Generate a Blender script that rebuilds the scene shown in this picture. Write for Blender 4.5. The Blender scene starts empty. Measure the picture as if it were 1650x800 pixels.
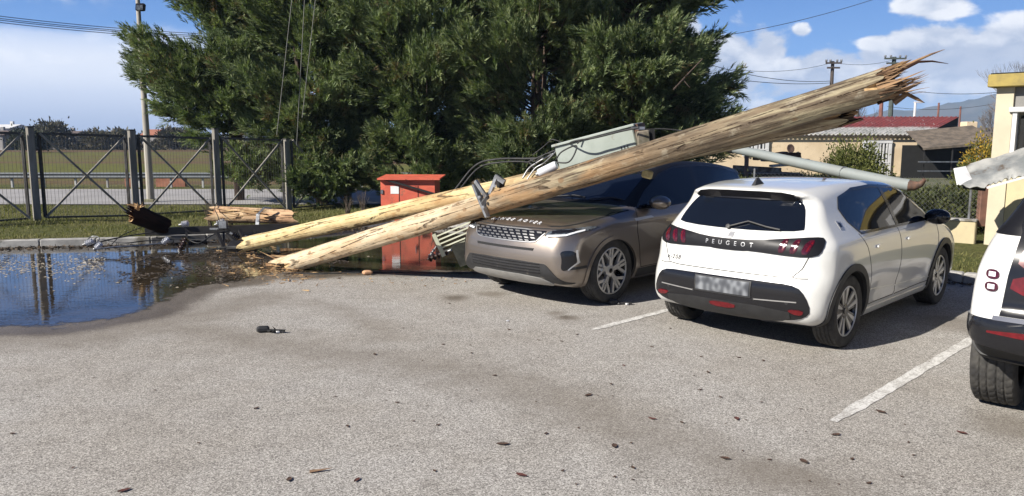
import bpy, math, random
import numpy as np
from mathutils import Vector, Matrix, Euler
from mathutils.geometry import delaunay_2d_cdt
R = math.radians
rng = np.random.default_rng(7)
random.seed(7)
scene = bpy.context.scene
col = scene.collection

# ------------------------------------------------------------------ camera
F_PX, HZ, CAM_H = 1250.0, 224.0, 1.82
PITCH = math.atan((400 - HZ) / F_PX)
cam_d = bpy.data.cameras.new('camera')
cam_d.sensor_width = 36.0
cam_d.lens = 36.0 * F_PX / 1650.0
cam_d.clip_start = 0.05
cam_d.clip_end = 20000
cam = bpy.data.objects.new('camera', cam_d)
col.objects.link(cam)
cam.location = (0, 0, CAM_H)
cam.rotation_euler = (R(90) - PITCH, 0, 0)
scene.camera = cam
scene.render.resolution_x, scene.render.resolution_y = 1024, 496

# ------------------------------------------------------------------ sun + sky
SUN_TRAVEL = 31.0      # direction the light travels, degrees from +X towards +Y
SUN_EL = 34.0
sd = Vector((math.cos(R(SUN_TRAVEL)) * math.cos(R(SUN_EL)), math.sin(R(SUN_TRAVEL)) * math.cos(R(SUN_EL)), -math.sin(R(SUN_EL))))
sun_l = bpy.data.lights.new('sun', 'SUN')
sun_l.energy = 5.0
sun_l.angle = R(0.53)
sun_l.color = (1.0, 0.945, 0.86)
sun_o = bpy.data.objects.new('sun', sun_l)
col.objects.link(sun_o)
sun_o.rotation_euler = sd.to_track_quat('-Z', 'Y').to_euler()
scene.view_settings.view_transform = 'Standard'
scene.view_settings.look = 'None'
scene.view_settings.gamma = 1.0
scene.view_settings.exposure = 0.87
scene.view_settings.use_curve_mapping = False

world = bpy.data.worlds.new('World')
scene.world = world
world.use_nodes = True


class NT:
    """tiny node helper"""
    def __init__(s, tree):
        s.t = tree
        tree.nodes.clear()

    def n(s, kind, ins=None, **kw):
        nd = s.t.nodes.new('ShaderNode' + kind)
        for k, v in kw.items():
            setattr(nd, k, v)
        for k, v in (ins or {}).items():
            s.put(nd, k, v)
        return nd

    def put(s, nd, k, v):
        sock = nd.inputs[k]
        if isinstance(v, bpy.types.NodeSocket):
            s.t.links.new(v, sock)
        elif isinstance(v, bpy.types.Node):
            s.t.links.new(v.outputs[0], sock)
        else:
            sock.default_value = v

    def math(s, op, a, b=0.0, c=0.0, clamp=False):
        return s.n('Math', {0: a, 1: b, 2: c}, operation=op, use_clamp=clamp).outputs[0]

    def vmath(s, op, a, b=(0, 0, 0)):
        return s.n('VectorMath', {0: a, 1: b}, operation=op).outputs[0]

    def mix(s, f, a, b, mode='MIX'):
        nd = s.t.nodes.new('ShaderNodeMix')
        nd.data_type = 'RGBA'
        nd.blend_type = mode
        s.put(nd, 0, f)
        s.put(nd, 6, a)
        s.put(nd, 7, b)
        return nd.outputs[2]

    def noise(s, vec, scale, detail=4.0, rough=0.55, dist=0.0, out=0):
        return s.n('TexNoise', {'Vector': vec, 'Scale': scale, 'Detail': detail, 'Roughness': rough, 'Distortion': dist}).outputs[out]

    def ramp(s, f, stops, interp='LINEAR'):
        nd = s.n('ValToRGB', {0: f})
        cr = nd.color_ramp
        cr.interpolation = interp
        while len(cr.elements) < len(stops):
            cr.elements.new(0.5)
        for e, (p, c) in zip(cr.elements, stops):
            e.position = p
            e.color = c if len(c) == 4 else (*c, 1)
        return nd.outputs[0]

    def smooth(s, f, lo, hi, a=0.0, b=1.0):
        nd = s.n('MapRange', {0: f, 1: lo, 2: hi, 3: a, 4: b}, interpolation_type='SMOOTHSTEP')
        return nd.outputs[0]


# ---- world: Nishita sky with cloud banks by azimuth / elevation
def build_world():
    w = NT(world.node_tree)
    sky = w.n('TexSky', sky_type='NISHITA')
    sky.sun_disc = False
    sky.sun_elevation = R(SUN_EL)
    to_sun = -sd
    sky.sun_rotation = math.atan2(to_sun.x, to_sun.y)
    sky.altitude = 50
    sky.air_density = 1.0
    sky.dust_density = 0.35
    sky.ozone_density = 2.4
    geo = w.n('TexCoord').outputs['Generated']
    sep = w.n('SeparateXYZ', {0: geo})
    x, y, z = sep.outputs
    az = w.math('ARCTAN2', x, y)          # 0 = straight ahead, + = right
    el = w.math('ARCSINE', z)
    p = w.n('CombineXYZ', {0: az, 1: w.math('MULTIPLY', el, 1.7), 2: 0.0}).outputs[0]
    p2 = w.n('CombineXYZ', {0: az, 1: w.math('MULTIPLY', w.math('ADD', el, 0.018), 1.7), 2: 0.0}).outputs[0]

    def blob(a0, e0, ra, re, amp=1.0):
        da = w.math('DIVIDE', w.math('SUBTRACT', az, a0), ra)
        de = w.math('DIVIDE', w.math('SUBTRACT', el, e0), re)
        d2 = w.math('ADD', w.math('MULTIPLY', da, da), w.math('MULTIPLY', de, de))
        return w.math('MULTIPLY', w.math('POWER', 2.718, w.math('MULTIPLY', d2, -1.0)), amp)

    def total(lst):
        t = lst[0]
        for q in lst[1:]:
            t = w.math('MAXIMUM', t, q)
        return t

    cumulus = total([blob(0.245, 0.065, 0.07, 0.055, 1.1), blob(0.36, 0.075, 0.09, 0.035, 1.0), blob(0.53, 0.075, 0.12, 0.04, 1.0), blob(0.66, 0.13, 0.10, 0.05, 1.1),  blob(0.31, 0.105, 0.04, 0.035, .95), blob(0.43, 0.10, 0.03, 0.025, .9), blob(0.275, 0.085, 0.075, 0.052, 1.0), blob(0.215, 0.125, 0.03, 0.035, .9), blob(0.38, 0.085, 0.055, 0.03, .82), blob(0.345, 0.125, 0.016, 0.012, .62),
                     blob(0.485, 0.155, 0.055, 0.03, 1.0), blob(0.47, 0.095, 0.08, 0.035, .95), blob(0.60, 0.10, 0.08, 0.045, 1.0), blob(0.30, 0.035, 0.10, 0.03, .6),
                     blob(0.75, 0.14, 0.14, 0.06, .9), blob(-1.1, 0.2, 0.2, 0.09, .9), blob(1.3, 0.2, 0.25, 0.09, .8)])
    n1 = w.noise(p, 13.0, 7.0, 0.56, 0.25)
    n2 = w.noise(p2, 13.0, 7.0, 0.56, 0.25)
    # generic far clouds for the rest of the dome
    nb = w.noise(p, 2.4, 5.0, 0.55)
    behind = w.math('MULTIPLY', w.smooth(w.math('ABSOLUTE', az), 0.75, 1.3), w.smooth(nb, 0.66, 0.80))
    cov = w.math('MAXIMUM', cumulus, behind)
    dens = w.math('ADD', cov, w.math('MULTIPLY', w.math('SUBTRACT', n1, 0.5), 1.7))
    dens2 = w.math('ADD', cov, w.math('MULTIPLY', w.math('SUBTRACT', n2, 0.5), 1.7))
    mask = w.smooth(dens, 0.42, 0.66)
    shade = w.smooth(w.math('SUBTRACT', dens, dens2), -0.10, 0.30)     # underside is denser above
    thick = w.smooth(dens, 0.60, 1.35)
    k = w.math('ADD', w.math('MULTIPLY', thick, 0.45), w.math('MULTIPLY', w.math('SUBTRACT', 1.0, shade), 0.62), clamp=True)
    ccol = w.mix(k, (7.0, 7.1, 7.3, 1), (2.5, 3.1, 4.3, 1))
    # soft low bank on the left
    bank = w.math('MULTIPLY', w.smooth(az, -0.12, -0.42), w.smooth(el, 0.150, 0.085))
    bn = w.noise(p, 5.0, 5.0, 0.5, 0.3)
    puff_ = w.noise(p, 16.0, 7.0, 0.6, 0.3)
    bank = w.math('MULTIPLY', bank, w.smooth(w.math('ADD', w.math('ADD', bn, w.math('MULTIPLY', w.math('SUBTRACT', puff_, .5), .5)), w.smooth(el, 0.145, 0.09)), 0.66, 1.05))
    bcol = w.mix(w.smooth(el, 0.0, 0.075), (3.1, 3.7, 5.0, 1), (6.4, 6.7, 7.3, 1))
    puff = w.noise(p, 16.0, 7.0, 0.6, 0.3)
    bcol = w.mix(w.math('MULTIPLY', w.smooth(puff, 0.46, 0.62), w.smooth(el, 0.055, 0.125)), bcol, (7.6, 7.7, 7.9, 1))
    wisp = w.math('MULTIPLY', blob(-0.555, 0.157, 0.07, 0.012, .9), w.smooth(w.noise(p, 22, 5, .6), .42, .62))
    low = w.smooth(el, 0.0, 0.11)
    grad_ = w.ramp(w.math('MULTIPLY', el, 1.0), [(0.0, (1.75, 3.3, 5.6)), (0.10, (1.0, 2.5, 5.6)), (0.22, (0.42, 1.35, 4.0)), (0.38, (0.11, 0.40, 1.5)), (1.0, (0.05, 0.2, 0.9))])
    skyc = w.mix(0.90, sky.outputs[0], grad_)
    c = w.mix(w.math('MULTIPLY', bank, 0.93), skyc, bcol)
    c = w.mix(wisp, c, (5.4, 5.6, 6.0, 1))
    c = w.mix(w.math('MULTIPLY', mask, 0.95), c, ccol)
    # thin veil low over the right side
    veil = w.math('MULTIPLY', w.smooth(el, 0.10, 0.02), w.math('MULTIPLY', w.smooth(az, 0.05, 0.3), 0.35))
    c = w.mix(veil, c, (3.0, 4.2, 6.0, 1))
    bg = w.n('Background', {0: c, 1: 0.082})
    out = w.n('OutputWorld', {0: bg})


build_world()


# ------------------------------------------------------------------ picture geometry (pixels of the 1650 x 800 photograph)
def ray(u, v):
    x = (u - 825.0) / F_PX
    z = -(v - 400.0) / F_PX
    return Vector((x, math.cos(PITCH) + z * math.sin(PITCH), -math.sin(PITCH) + z * math.cos(PITCH)))


def G(u, v, h=0.0):
    r = ray(u, v)
    return Vector((0, 0, CAM_H)) + r * ((h - CAM_H) / r.z)


def P(u, v, Y):
    r = ray(u, v)
    return Vector((0, 0, CAM_H)) + r * (Y / r.y)


# ------------------------------------------------------------------ object helpers
def tag(o, label=None, cat=None, group=None, kind=None):
    if label:
        o['label'] = label
    if cat:
        o['category'] = cat
    if group:
        o['group'] = group
    if kind:
        o['kind'] = kind
    return o


def empty(name, loc=(0, 0, 0), rz=0.0, parent=None):
    o = bpy.data.objects.new(name, None)
    o.empty_display_size = 0.2
    col.objects.link(o)
    o.location = loc
    o.rotation_euler = (0, 0, rz)
    if parent:
        o.parent = parent
    return o


def base_of(o):
    """world translation of an unrotated parent chain"""
    v = Vector((0, 0, 0))
    while o is not None:
        v = v + Vector(o.location)
        o = o.parent
    return v


def link(name, verts, faces, m, parent=None, smooth=False, local=False, mats=None, loc=None):
    """verts in world space unless local; parents here are unrotated empties"""
    me = bpy.data.meshes.new(name)
    verts = np.asarray(verts, dtype=float)
    off = np.zeros(3)
    if loc is not None:
        off = np.array(loc, dtype=float)
        verts = verts - off
    if parent is not None and not local:
        b = np.array(base_of(parent))
        if loc is None:
            verts = verts - b
        else:
            off = off - b
    me.from_pydata(verts.tolist(), [], faces if isinstance(faces, list) else faces.tolist())
    me.update()
    if smooth:
        me.polygons.foreach_set('use_smooth', [True] * len(me.polygons))
    o = bpy.data.objects.new(name, me)
    if m is not None:
        me.materials.append(m)
    col.objects.link(o)
    if loc is not None:
        o.location = off
    if parent is not None:
        o.parent = parent
    return o


class MB:
    def __init__(s):
        s.v = []
        s.f = []

    def add(s, vs, fs):
        b = len(s.v)
        s.v.extend([tuple(q) for q in vs])
        s.f.extend([tuple(b + i for i in f) for f in fs])
        return s

    def box(s, c, size, rz=0.0, rot=None, bev=0.0):
        c = Vector(c)
        hx, hy, hz = [d / 2 for d in size]
        M = rot if rot is not None else Matrix.Rotation(rz, 3, 'Z')
        if bev <= 0:
            vs = [c + M @ Vector((x, y, z)) for z in (-hz, hz) for x, y in ((-hx, -hy), (hx, -hy), (hx, hy), (-hx, hy))]
            return s.add(vs, [(3, 2, 1, 0), (4, 5, 6, 7), (0, 1, 5, 4), (1, 2, 6, 5), (2, 3, 7, 6), (3, 0, 4, 7)])
        b = min(bev, hx * .9, hy * .9, hz * .9)
        rings = []
        for z, k in ((-hz, b), (-hz + b, 0), (hz - b, 0), (hz, b)):
            x, y = hx - k, hy - k
            bb = b
            rings.append([Vector(q) for q in ((-x + bb, -y, z), (x - bb, -y, z), (x, -y + bb, z), (x, y - bb, z), (x - bb, y, z), (-x + bb, y, z), (-x, y - bb, z), (-x, -y + bb, z))])
        vs = [c + M @ q for r in rings for q in r]
        fs = [tuple(range(7, -1, -1)), tuple(24 + i for i in range(8))]
        for k in range(3):
            for i in range(8):
                j = (i + 1) % 8
                fs.append((k * 8 + i, k * 8 + j, (k + 1) * 8 + j, (k + 1) * 8 + i))
        return s.add(vs, fs)

    def bar(s, a, b, w, h=None, up=Vector((0, 0, 1))):
        """rectangular bar from a to b"""
        a, b = Vector(a), Vector(b)
        d = (b - a)
        L = d.length
        d.normalize()
        if abs(d.dot(up)) > 0.99:
            up = Vector((0, 1, 0))
        sx = d.cross(up).normalized()
        sy = sx.cross(d).normalized()
        M = Matrix((sx, d, sy)).transposed()
        return s.box((a + b) / 2, (w, L, h if h else w), rot=M)

    def tube(s, pts, r, n=8, cap=True, r_end=None):
        pts = [Vector(p) for p in pts]
        m = len(pts)
        rs = [r if r_end is None else r + (r_end - r) * i / (m - 1) for i in range(m)] if not isinstance(r, (list, tuple)) else list(r)
        t0 = (pts[1] - pts[0]).normalized()
        ref = Vector((0, 0, 1)) if abs(t0.z) < 0.9 else Vector((1, 0, 0))
        nrm = t0.cross(ref).normalized()
        vs = []
        for i, p in enumerate(pts):
            t = (pts[min(i + 1, m - 1)] - pts[max(i - 1, 0)]).normalized()
            nrm = (nrm - t * nrm.dot(t)).normalized()
            bn = t.cross(nrm)
            for k in range(n):
                a = 2 * math.pi * k / n
                vs.append(p + (nrm * math.cos(a) + bn * math.sin(a)) * rs[i])
        fs = []
        for i in range(m - 1):
            for k in range(n):
                j = (k + 1) % n
                fs.append((i * n + k, i * n + j, (i + 1) * n + j, (i + 1) * n + k))
        if cap:
            fs.append(tuple(range(n - 1, -1, -1)))
            fs.append(tuple((m - 1) * n + k for k in range(n)))
        return s.add(vs, fs)

    def lathe(s, c, axis, prof, n=32):
        """prof: list of (along, radius)"""
        axis = Vector(axis).normalized()
        ref = Vector((0, 0, 1)) if abs(axis.z) < 0.9 else Vector((1, 0, 0))
        u = axis.cross(ref).normalized()
        w = axis.cross(u)
        c = Vector(c)
        vs = []
        for a, r in prof:
            for k in range(n):
                t = 2 * math.pi * k / n
                vs.append(c + axis * a + (u * math.cos(t) + w * math.sin(t)) * r)
        fs = []
        m = len(prof)
        for i in range(m - 1):
            for k in range(n):
                j = (k + 1) % n
                fs.append((i * n + k, i * n + j, (i + 1) * n + j, (i + 1) * n + k))
        fs.append(tuple(range(n - 1, -1, -1)))
        fs.append(tuple((m - 1) * n + k for k in range(n)))
        return s.add(vs, fs)

    def prism(s, poly, z0, z1, f=None):
        """poly in 2D, extruded between z0 and z1; f maps (x,y,z)->world"""
        n = len(poly)
        f = f or (lambda x, y, z: (x, y, z))
        vs = [f(x, y, z0) for x, y in poly] + [f(x, y, z1) for x, y in poly]
        fs = [tuple(range(n - 1, -1, -1)), tuple(range(n, 2 * n))] + [(i, (i + 1) % n, n + (i + 1) % n, n + i) for i in range(n)]
        return s.add(vs, fs)

    def build(s, name, m, parent=None, smooth=False, local=False, loc=None):
        return link(name, s.v, s.f, m, parent, smooth, local, loc=loc)


def auto_smooth(o, ang=35):
    me = o.data
    me.polygons.foreach_set('use_smooth', [True] * len(me.polygons))
    try:
        me.set_sharp_from_angle(angle=R(ang))
    except Exception:
        pass
    return o


# ------------------------------------------------------------------ materials
MATS = {}


def pm(name, base, rough=0.6, metal=0.0, coat=0.0, col2=None, var=0.25, vs=4.0, bump=0.0, bs=40.0, stretch=None, spec=0.5, rvar=0.0, trans=0.0, croug=0.05, detail=5.0, dirt=None):
    if name in MATS:
        return MATS[name]
    m = bpy.data.materials.new(name)
    m.use_nodes = True
    t = NT(m.node_tree)
    tc = t.n('TexCoord').outputs['Object']
    if stretch:
        tc = t.n('Mapping', {'Vector': tc, 'Scale': stretch}).outputs[0]
    nz = t.noise(tc, vs, detail, 0.6)
    c2 = col2 if col2 else tuple(max(0, c * (1 - var)) for c in base)
    f = t.smooth(nz, 0.35, 0.65)
    c = t.mix(f, (*base, 1), (*c2, 1))
    if dirt:
        nd = t.noise(tc, dirt[1], 6, 0.65)
        c = t.mix(t.smooth(nd, dirt[2], dirt[2] + 0.12), c, (*dirt[0], 1))
    b = t.n('BsdfPrincipled', {'Base Color': c, 'Metallic': metal, 'Roughness': rough, 'Coat Weight': coat, 'Coat Roughness': croug, 'Specular IOR Level': spec, 'Transmission Weight': trans})
    if rvar:
        t.put(b, 'Roughness', t.math('ADD', rough, t.math('MULTIPLY', t.math('SUBTRACT', nz, 0.5), rvar)))
    if bump:
        nb = t.noise(tc, bs, 4.0, 0.6)
        bp = t.n('Bump', {'Height': nb, 'Strength': bump, 'Distance': 0.02})
        t.put(b, 'Normal', bp)
    t.n('OutputMaterial', {0: b})
    MATS[name] = m
    return m


def emit_free():
    pass
# ================================================================== GROUND
def sm(x, a, b):
    t = np.clip((x - a) / (b - a), 0, 1)
    return t * t * (3 - 2 * t)


def seg_dist(px, py, poly, closed=False):
    pts = np.array([(p[0], p[1]) for p in poly], float)
    if closed:
        pts = np.vstack([pts, pts[:1]])
    d = np.full(px.shape, 1e9)
    for a, b in zip(pts[:-1], pts[1:]):
        ab = b - a
        t = np.clip(((px - a[0]) * ab[0] + (py - a[1]) * ab[1]) / (ab @ ab), 0, 1)
        d = np.minimum(d, np.hypot(px - a[0] - t * ab[0], py - a[1] - t * ab[1]))
    return d


def inside(px, py, poly):
    c = np.zeros(px.shape, bool)
    n = len(poly)
    for i in range(n):
        x0, y0 = poly[i][:2]
        x1, y1 = poly[(i + 1) % n][:2]
        if y0 == y1:
            continue
        cond = ((y0 > py) != (y1 > py)) & (px < (x1 - x0) * (py - y0) / (y1 - y0) + x0)
        c ^= cond
    return c


# kerb line (lot side), from far left round the corner to the right behind the cars
KERB = [(-60, 8.2), (-14, 12.35), (-8.9, 12.9), (-6.3, 13.4), (-4.7, 14.3), (-3.2, 15.9), (-2.1, 16.4), (-0.6, 15.6), (5.75, 9.75), (9.5, 6.3), (30, -13)]

M_asphalt = bpy.data.materials.new('asphalt')
M_asphalt.use_nodes = True
t = NT(M_asphalt.node_tree)
geo = t.n('NewGeometry').outputs['Position']
at = t.n('Attribute', attribute_name='wet').outputs['Fac']
at2 = t.n('Attribute', attribute_name='silt').outputs['Fac']
grain = t.n('TexVoronoi', {'Vector': geo, 'Scale': 150.0, 'Randomness': 1.0}).outputs['Color']
grain = t.n('SeparateColor', {0: grain}).outputs[0]
g2 = t.noise(geo, 230.0, 3.0, 0.75)
big = t.noise(geo, 0.55, 5.0, 0.6)
mid = t.noise(geo, 3.5, 6.0, 0.65)
gg = t.math('ADD', t.math('MULTIPLY', grain, 0.6), t.math('MULTIPLY', g2, 0.4))
c = t.ramp(gg, [(0.16, (0.068, 0.062, 0.056)), (0.33, (0.240, 0.226, 0.207)), (0.58, (0.345, 0.328, 0.302)), (0.82, (0.60, 0.575, 0.535))])
c = t.mix(t.smooth(big, 0.35, 0.65), c, t.mix(1.0, c, (0.90, 0.88, 0.85, 1), 'MULTIPLY'))
c = t.mix(t.smooth(mid, 0.45, 0.70), c, t.mix(1.0, c, (0.87, 0.865, 0.86, 1), 'MULTIPLY'))
# silt: brown fine dirt left by the water
sm_ = t.smooth(t.math('ADD', at2, t.math('MULTIPLY', t.math('SUBTRACT', mid, 0.5), 0.55)), 0.1, 0.9)
c = t.mix(t.math('MULTIPLY', sm_, 0.85), c, t.mix(0.25, (0.150, 0.128, 0.102, 1), c))
wm = t.smooth(t.math('ADD', at, t.math('MULTIPLY', t.math('SUBTRACT', t.noise(geo, 1.8, 6.0, 0.65), 0.5), 0.7)), 0.25, 0.85)
c = t.mix(wm, c, t.mix(1.0, c, (0.42, 0.38, 0.34, 1), 'MULTIPLY'))
rr = t.math('SUBTRACT', 0.88, t.math('MULTIPLY', wm, 0.45))
# fine cracks
cr = t.n('TexVoronoi', {'Vector': t.mix(0.06, geo, t.noise(geo, 1.5, 5, .6, out=1)), 'Scale': 0.42}, feature='DISTANCE_TO_EDGE').outputs[0]
crm = t.math('MULTIPLY', t.smooth(cr, 0.006, 0.001), t.smooth(big, 0.50, 0.58))
c = t.mix(t.math('MULTIPLY', crm, 0.10), c, (0.05, 0.045, 0.04, 1))
bp = t.n('Bump', {'Height': gg, 'Strength': 0.55, 'Distance': 0.006})
b = t.n('BsdfPrincipled', {'Base Color': c, 'Roughness': rr, 'Normal': bp, 'Specular IOR Level': 0.35})
t.n('OutputMaterial', {0: b})

# near edge of the puddle, picture pixels on the ground plane
near = [(-160, 522), (-60, 532), (0, 531), (60, 529), (110, 527), (160, 520), (205, 512), (238, 503), (262, 493), (282, 483), (300, 473), (325, 464), (355, 459), (392, 455), (420, 448), (445, 441), (480, 444), (515, 443), (560, 439), (610, 438), (660, 439), (705, 438), (750, 440), (800, 442), (850, 436)]
near_w = [G(u, v) for u, v in near]
far_w = [Vector((1.5, 13.7, 0)), Vector((-0.6, 15.6, 0)), Vector((-2.1, 16.4, 0)), Vector((-3.2, 15.9, 0)), Vector((-4.7, 14.3, 0)), Vector((-6.3, 13.4, 0)), Vector((-8.9, 12.9, 0)), Vector((-14, 12.35, 0)), Vector((-16, 12.1, 0)), Vector((-16, 9, 0))]
pud = [(p.x, p.y) for p in near_w] + [(p.x, p.y) for p in far_w]


def dense(poly, step=0.06):
    out = []
    n = len(poly)
    for i in range(n):
        a, b = np.array(poly[i]), np.array(poly[(i + 1) % n])
        k = max(1, int(np.linalg.norm(b - a) / step))
        for j in range(k):
            out.append(a + (b - a) * j / k)
    return np.array(out)


# lot grid
xs = np.concatenate([np.linspace(-60, -17, 20)[:-1], np.arange(-17, 9.01, 0.09), np.linspace(9.2, 40, 25)])
ys = np.concatenate([np.linspace(-25, 1.0, 14)[:-1], np.arange(1.0, 17.2, 0.09)])
XX, YY = np.meshgrid(xs, ys)
# lot region = on camera side of kerb
kx = np.array([p[0] for p in KERB])
ky = np.array([p[1] for p in KERB])
lim = np.interp(XX, kx, ky)
YC = np.minimum(YY, lim)
vv = np.stack([XX, YC, np.zeros_like(XX)], -1).reshape(-1, 3)
ny, nx = XX.shape
idx = np.arange(nx * ny).reshape(ny, nx)
q = np.stack([idx[:-1, :-1], idx[:-1, 1:], idx[1:, 1:], idx[1:, :-1]], -1).reshape(-1, 4)
okq = (YC[1:, :-1] - YC[:-1, :-1] > 1e-4).reshape(-1) | (YC[1:, 1:] - YC[:-1, 1:] > 1e-4).reshape(-1)
q = q[okq]
PX, PY = vv[:, 0], vv[:, 1]
dp = seg_dist(PX, PY, pud, True)
ins = inside(PX, PY, pud)
sdp = np.where(ins, -dp, dp)
wet = np.clip(1.0 - sm(sdp, 0.0, 0.70), 0, 1)
# long damp drain band from the puddle to the lower right
band = [G(230, 520), G(400, 545), G(540, 570), (G(680, 590)), G(800, 615), G(900, 645), G(1010, 690), G(1110, 725), G(1200, 760), G(1330, 790)]
db = seg_dist(PX, PY, band)
silt = 0.62 * np.exp(-(db / 0.50) ** 2)
silt = np.maximum(silt, 0.75 * np.exp(-(seg_dist(PX, PY, [G(0, 548), G(150, 545), G(300, 512), G(420, 480)]) / 0.55) ** 2))
silt = np.maximum(silt, 0.9 * np.exp(-(seg_dist(PX, PY, [G(430, 478), G(560, 500), G(640, 545)]) / 0.30) ** 2) * .6)
for (u, v, r_) in ((915, 512, 0.16), (895, 505, 0.12), (735, 480, 0.22), (790, 474, 0.2), (1535, 520, 0.5), (1240, 765, 0.28), (1290, 770, .2), (1640, 690, .3)):
    g_ = G(u, v)
    silt = np.maximum(silt, 0.95 * np.exp(-(np.hypot(PX - g_.x, PY - g_.y) / r_) ** 2))
wet = np.maximum(wet, 0.16 * np.exp(-(db / 0.3) ** 2))
for (u, v, r_) in ((915, 512, 0.14), (735, 480, 0.18)):
    g_ = G(u, v)
    wet = np.maximum(wet, 0.7 * np.exp(-(np.hypot(PX - g_.x, PY - g_.y) / r_) ** 2))
lot = link('parking_lot', vv, q, M_asphalt)
for nm, arr in (('wet', wet), ('silt', silt)):
    a = lot.data.attributes.new(nm, 'FLOAT', 'POINT')
    a.data.foreach_set('value', arr.astype(np.float32))
tag(lot, 'pale grey chip asphalt of the car park', kind='structure')

# puddle
M_water = bpy.data.materials.new('puddle_water')
M_water.use_nodes = True
t = NT(M_water.node_tree)
geo = t.n('NewGeometry').outputs['Position']
nz = t.noise(geo, 2.2, 5.0, 0.6)
at = t.n('Attribute', attribute_name='depth').outputs['Fac']
c = t.mix(t.smooth(nz, 0.35, 0.65), (0.022, 0.018, 0.013, 1), (0.045, 0.034, 0.022, 1))
edge = t.smooth(t.math('ADD', at, t.math('MULTIPLY', t.math('SUBTRACT', t.noise(geo, 5.0, 5, .6), 0.5), 0.25)), 0.24, 0.03)
c = t.mix(edge, c, (0.060, 0.050, 0.040, 1))
rp = t.noise(t.n('Mapping', {'Vector': geo, 'Scale': (1.0, 2.6, 1.0)}).outputs[0], 5.0, 3.0, 0.5)
bp = t.n('Bump', {'Height': rp, 'Strength': 0.04, 'Distance': 0.03})
b = t.n('BsdfPrincipled', {'Base Color': c, 'Roughness': 0.014, 'IOR': 1.45, 'Specular IOR Level': 1.0, 'Normal': bp})
# the film of water thins out to nothing at a ragged shore, so that the wet asphalt below shows
film = t.math('ADD', at, t.math('MULTIPLY', t.math('SUBTRACT', t.noise(geo, 7.0, 7, .65), 0.5), 0.55))
film = t.math('ADD', film, t.math('MULTIPLY', t.math('SUBTRACT', t.noise(geo, 60.0, 4, .7), 0.5), 0.16))
b = t.n('MixShader', {0: t.smooth(film, 0.05, 0.20), 1: t.n('BsdfTransparent'), 2: b})
t.n('OutputMaterial', {0: b})
dn = dense(pud, 0.07)
ph = np.arange(len(dn))
wig = 0.035 * np.sin(ph * 0.53) + 0.05 * np.sin(ph * 0.171 + 1) + 0.02 * np.sin(ph * 1.37)
isnear = dn[:, 1] < np.interp(dn[:, 0], kx, ky) - 0.25
wig = wig + .05 * np.sin(ph * .093 + 2) + .03 * np.sin(ph * .31 + .5) + .018 * np.sin(ph * 2.3) + np.random.default_rng(2).normal(0, .014, len(dn)) + .06 * np.sin(ph * .057 + 4) * np.sin(ph * .21) + .04 * np.sin(ph * .43 + 1.5 * np.sin(ph * .11))
dn[:, 1] += np.where(isnear, wig, 0.02)
pts2 = [Vector((a, b_)) for a, b_ in dn]
gx, gy = np.meshgrid(np.arange(-16, 1.6, 0.16), np.arange(8.2, 16.6, 0.16))
gi = inside(gx, gy, dn) & (seg_dist(gx, gy, dn, True) > 0.06)
pts2 += [Vector((a, b_)) for a, b_ in zip(gx[gi], gy[gi])]
nb_ = len(dn)
r_ = delaunay_2d_cdt(pts2, [(i, (i + 1) % nb_) for i in range(nb_)], [], 1, 1e-5)
V2 = np.array([(a.x, a.y, 0.004) for a in r_[0]])
puddle = link('puddle', V2, [list(f) for f in r_[2]], M_water)
dd = seg_dist(V2[:, 0], V2[:, 1], [tuple(p) for p in near_w])
a = puddle.data.attributes.new('depth', 'FLOAT', 'POINT')
a.data.foreach_set('value', dd.astype(np.float32))
tag(puddle, 'brown rain puddle lying along the kerb', kind='structure')

# kerb: real stone step
M_kerb = pm('kerb_concrete', (0.36, 0.35, 0.33), 0.85, var=0.35, vs=3.0, bump=0.4, bs=60, dirt=((0.10, 0.09, 0.07), 2.2, 0.54))
mb = MB()
kp = [Vector((x, y, 0)) for x, y in KERB[1:-1]]
kd = []
for a_, b_ in zip(kp[:-1], kp[1:]):
    n_ = max(1, round((b_ - a_).length / 1.0))
    for i in range(n_):
        kd.append((a_.lerp(b_, i / n_), a_.lerp(b_, (i + 1) / n_)))
for i, (a_, b_) in enumerate(kd):
    d_ = (b_ - a_).normalized()
    nrm = Vector((-d_.y, d_.x, 0))
    cc = (a_ + b_) / 2 + nrm * 0.075
    mb.box((cc.x, cc.y, 0.03), ((b_ - a_).length - 0.012, 0.15, 0.19), rz=math.atan2(d_.y, d_.x), bev=0.015)
kerb = mb.build('kerb', M_kerb)
tag(kerb, 'weathered concrete kerb edging the car park', kind='structure')

# lawn + verge + far terrain, one large sheet each
M_lawn = bpy.data.materials.new('lawn')
M_lawn.use_nodes = True
t = NT(M_lawn.node_tree)
geo = t.n('NewGeometry').outputs['Position']
n1 = t.noise(geo, 0.5, 5.0, 0.6)
n2 = t.noise(geo, 14.0, 5.0, 0.7)
n3 = t.noise(geo, 90.0, 3.0, 0.7)
c = t.mix(t.smooth(n1, 0.35, 0.65), (0.105, 0.120, 0.036, 1), (0.175, 0.160, 0.068, 1))
c = t.mix(t.smooth(n2, 0.40, 0.66), c, (0.055, 0.062, 0.022, 1))
c = t.mix(t.smooth(n3, 0.50, 0.72), c, (0.21, 0.19, 0.095, 1))
bp = t.n('Bump', {'Height': t.math('ADD', n2, n3), 'Strength': 0.8, 'Distance': 0.05})
b = t.n('BsdfPrincipled', {'Base Color': c, 'Roughness': 0.95, 'Normal': bp, 'Specular IOR Level': 0.1})
t.n('OutputMaterial', {0: b})

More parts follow.
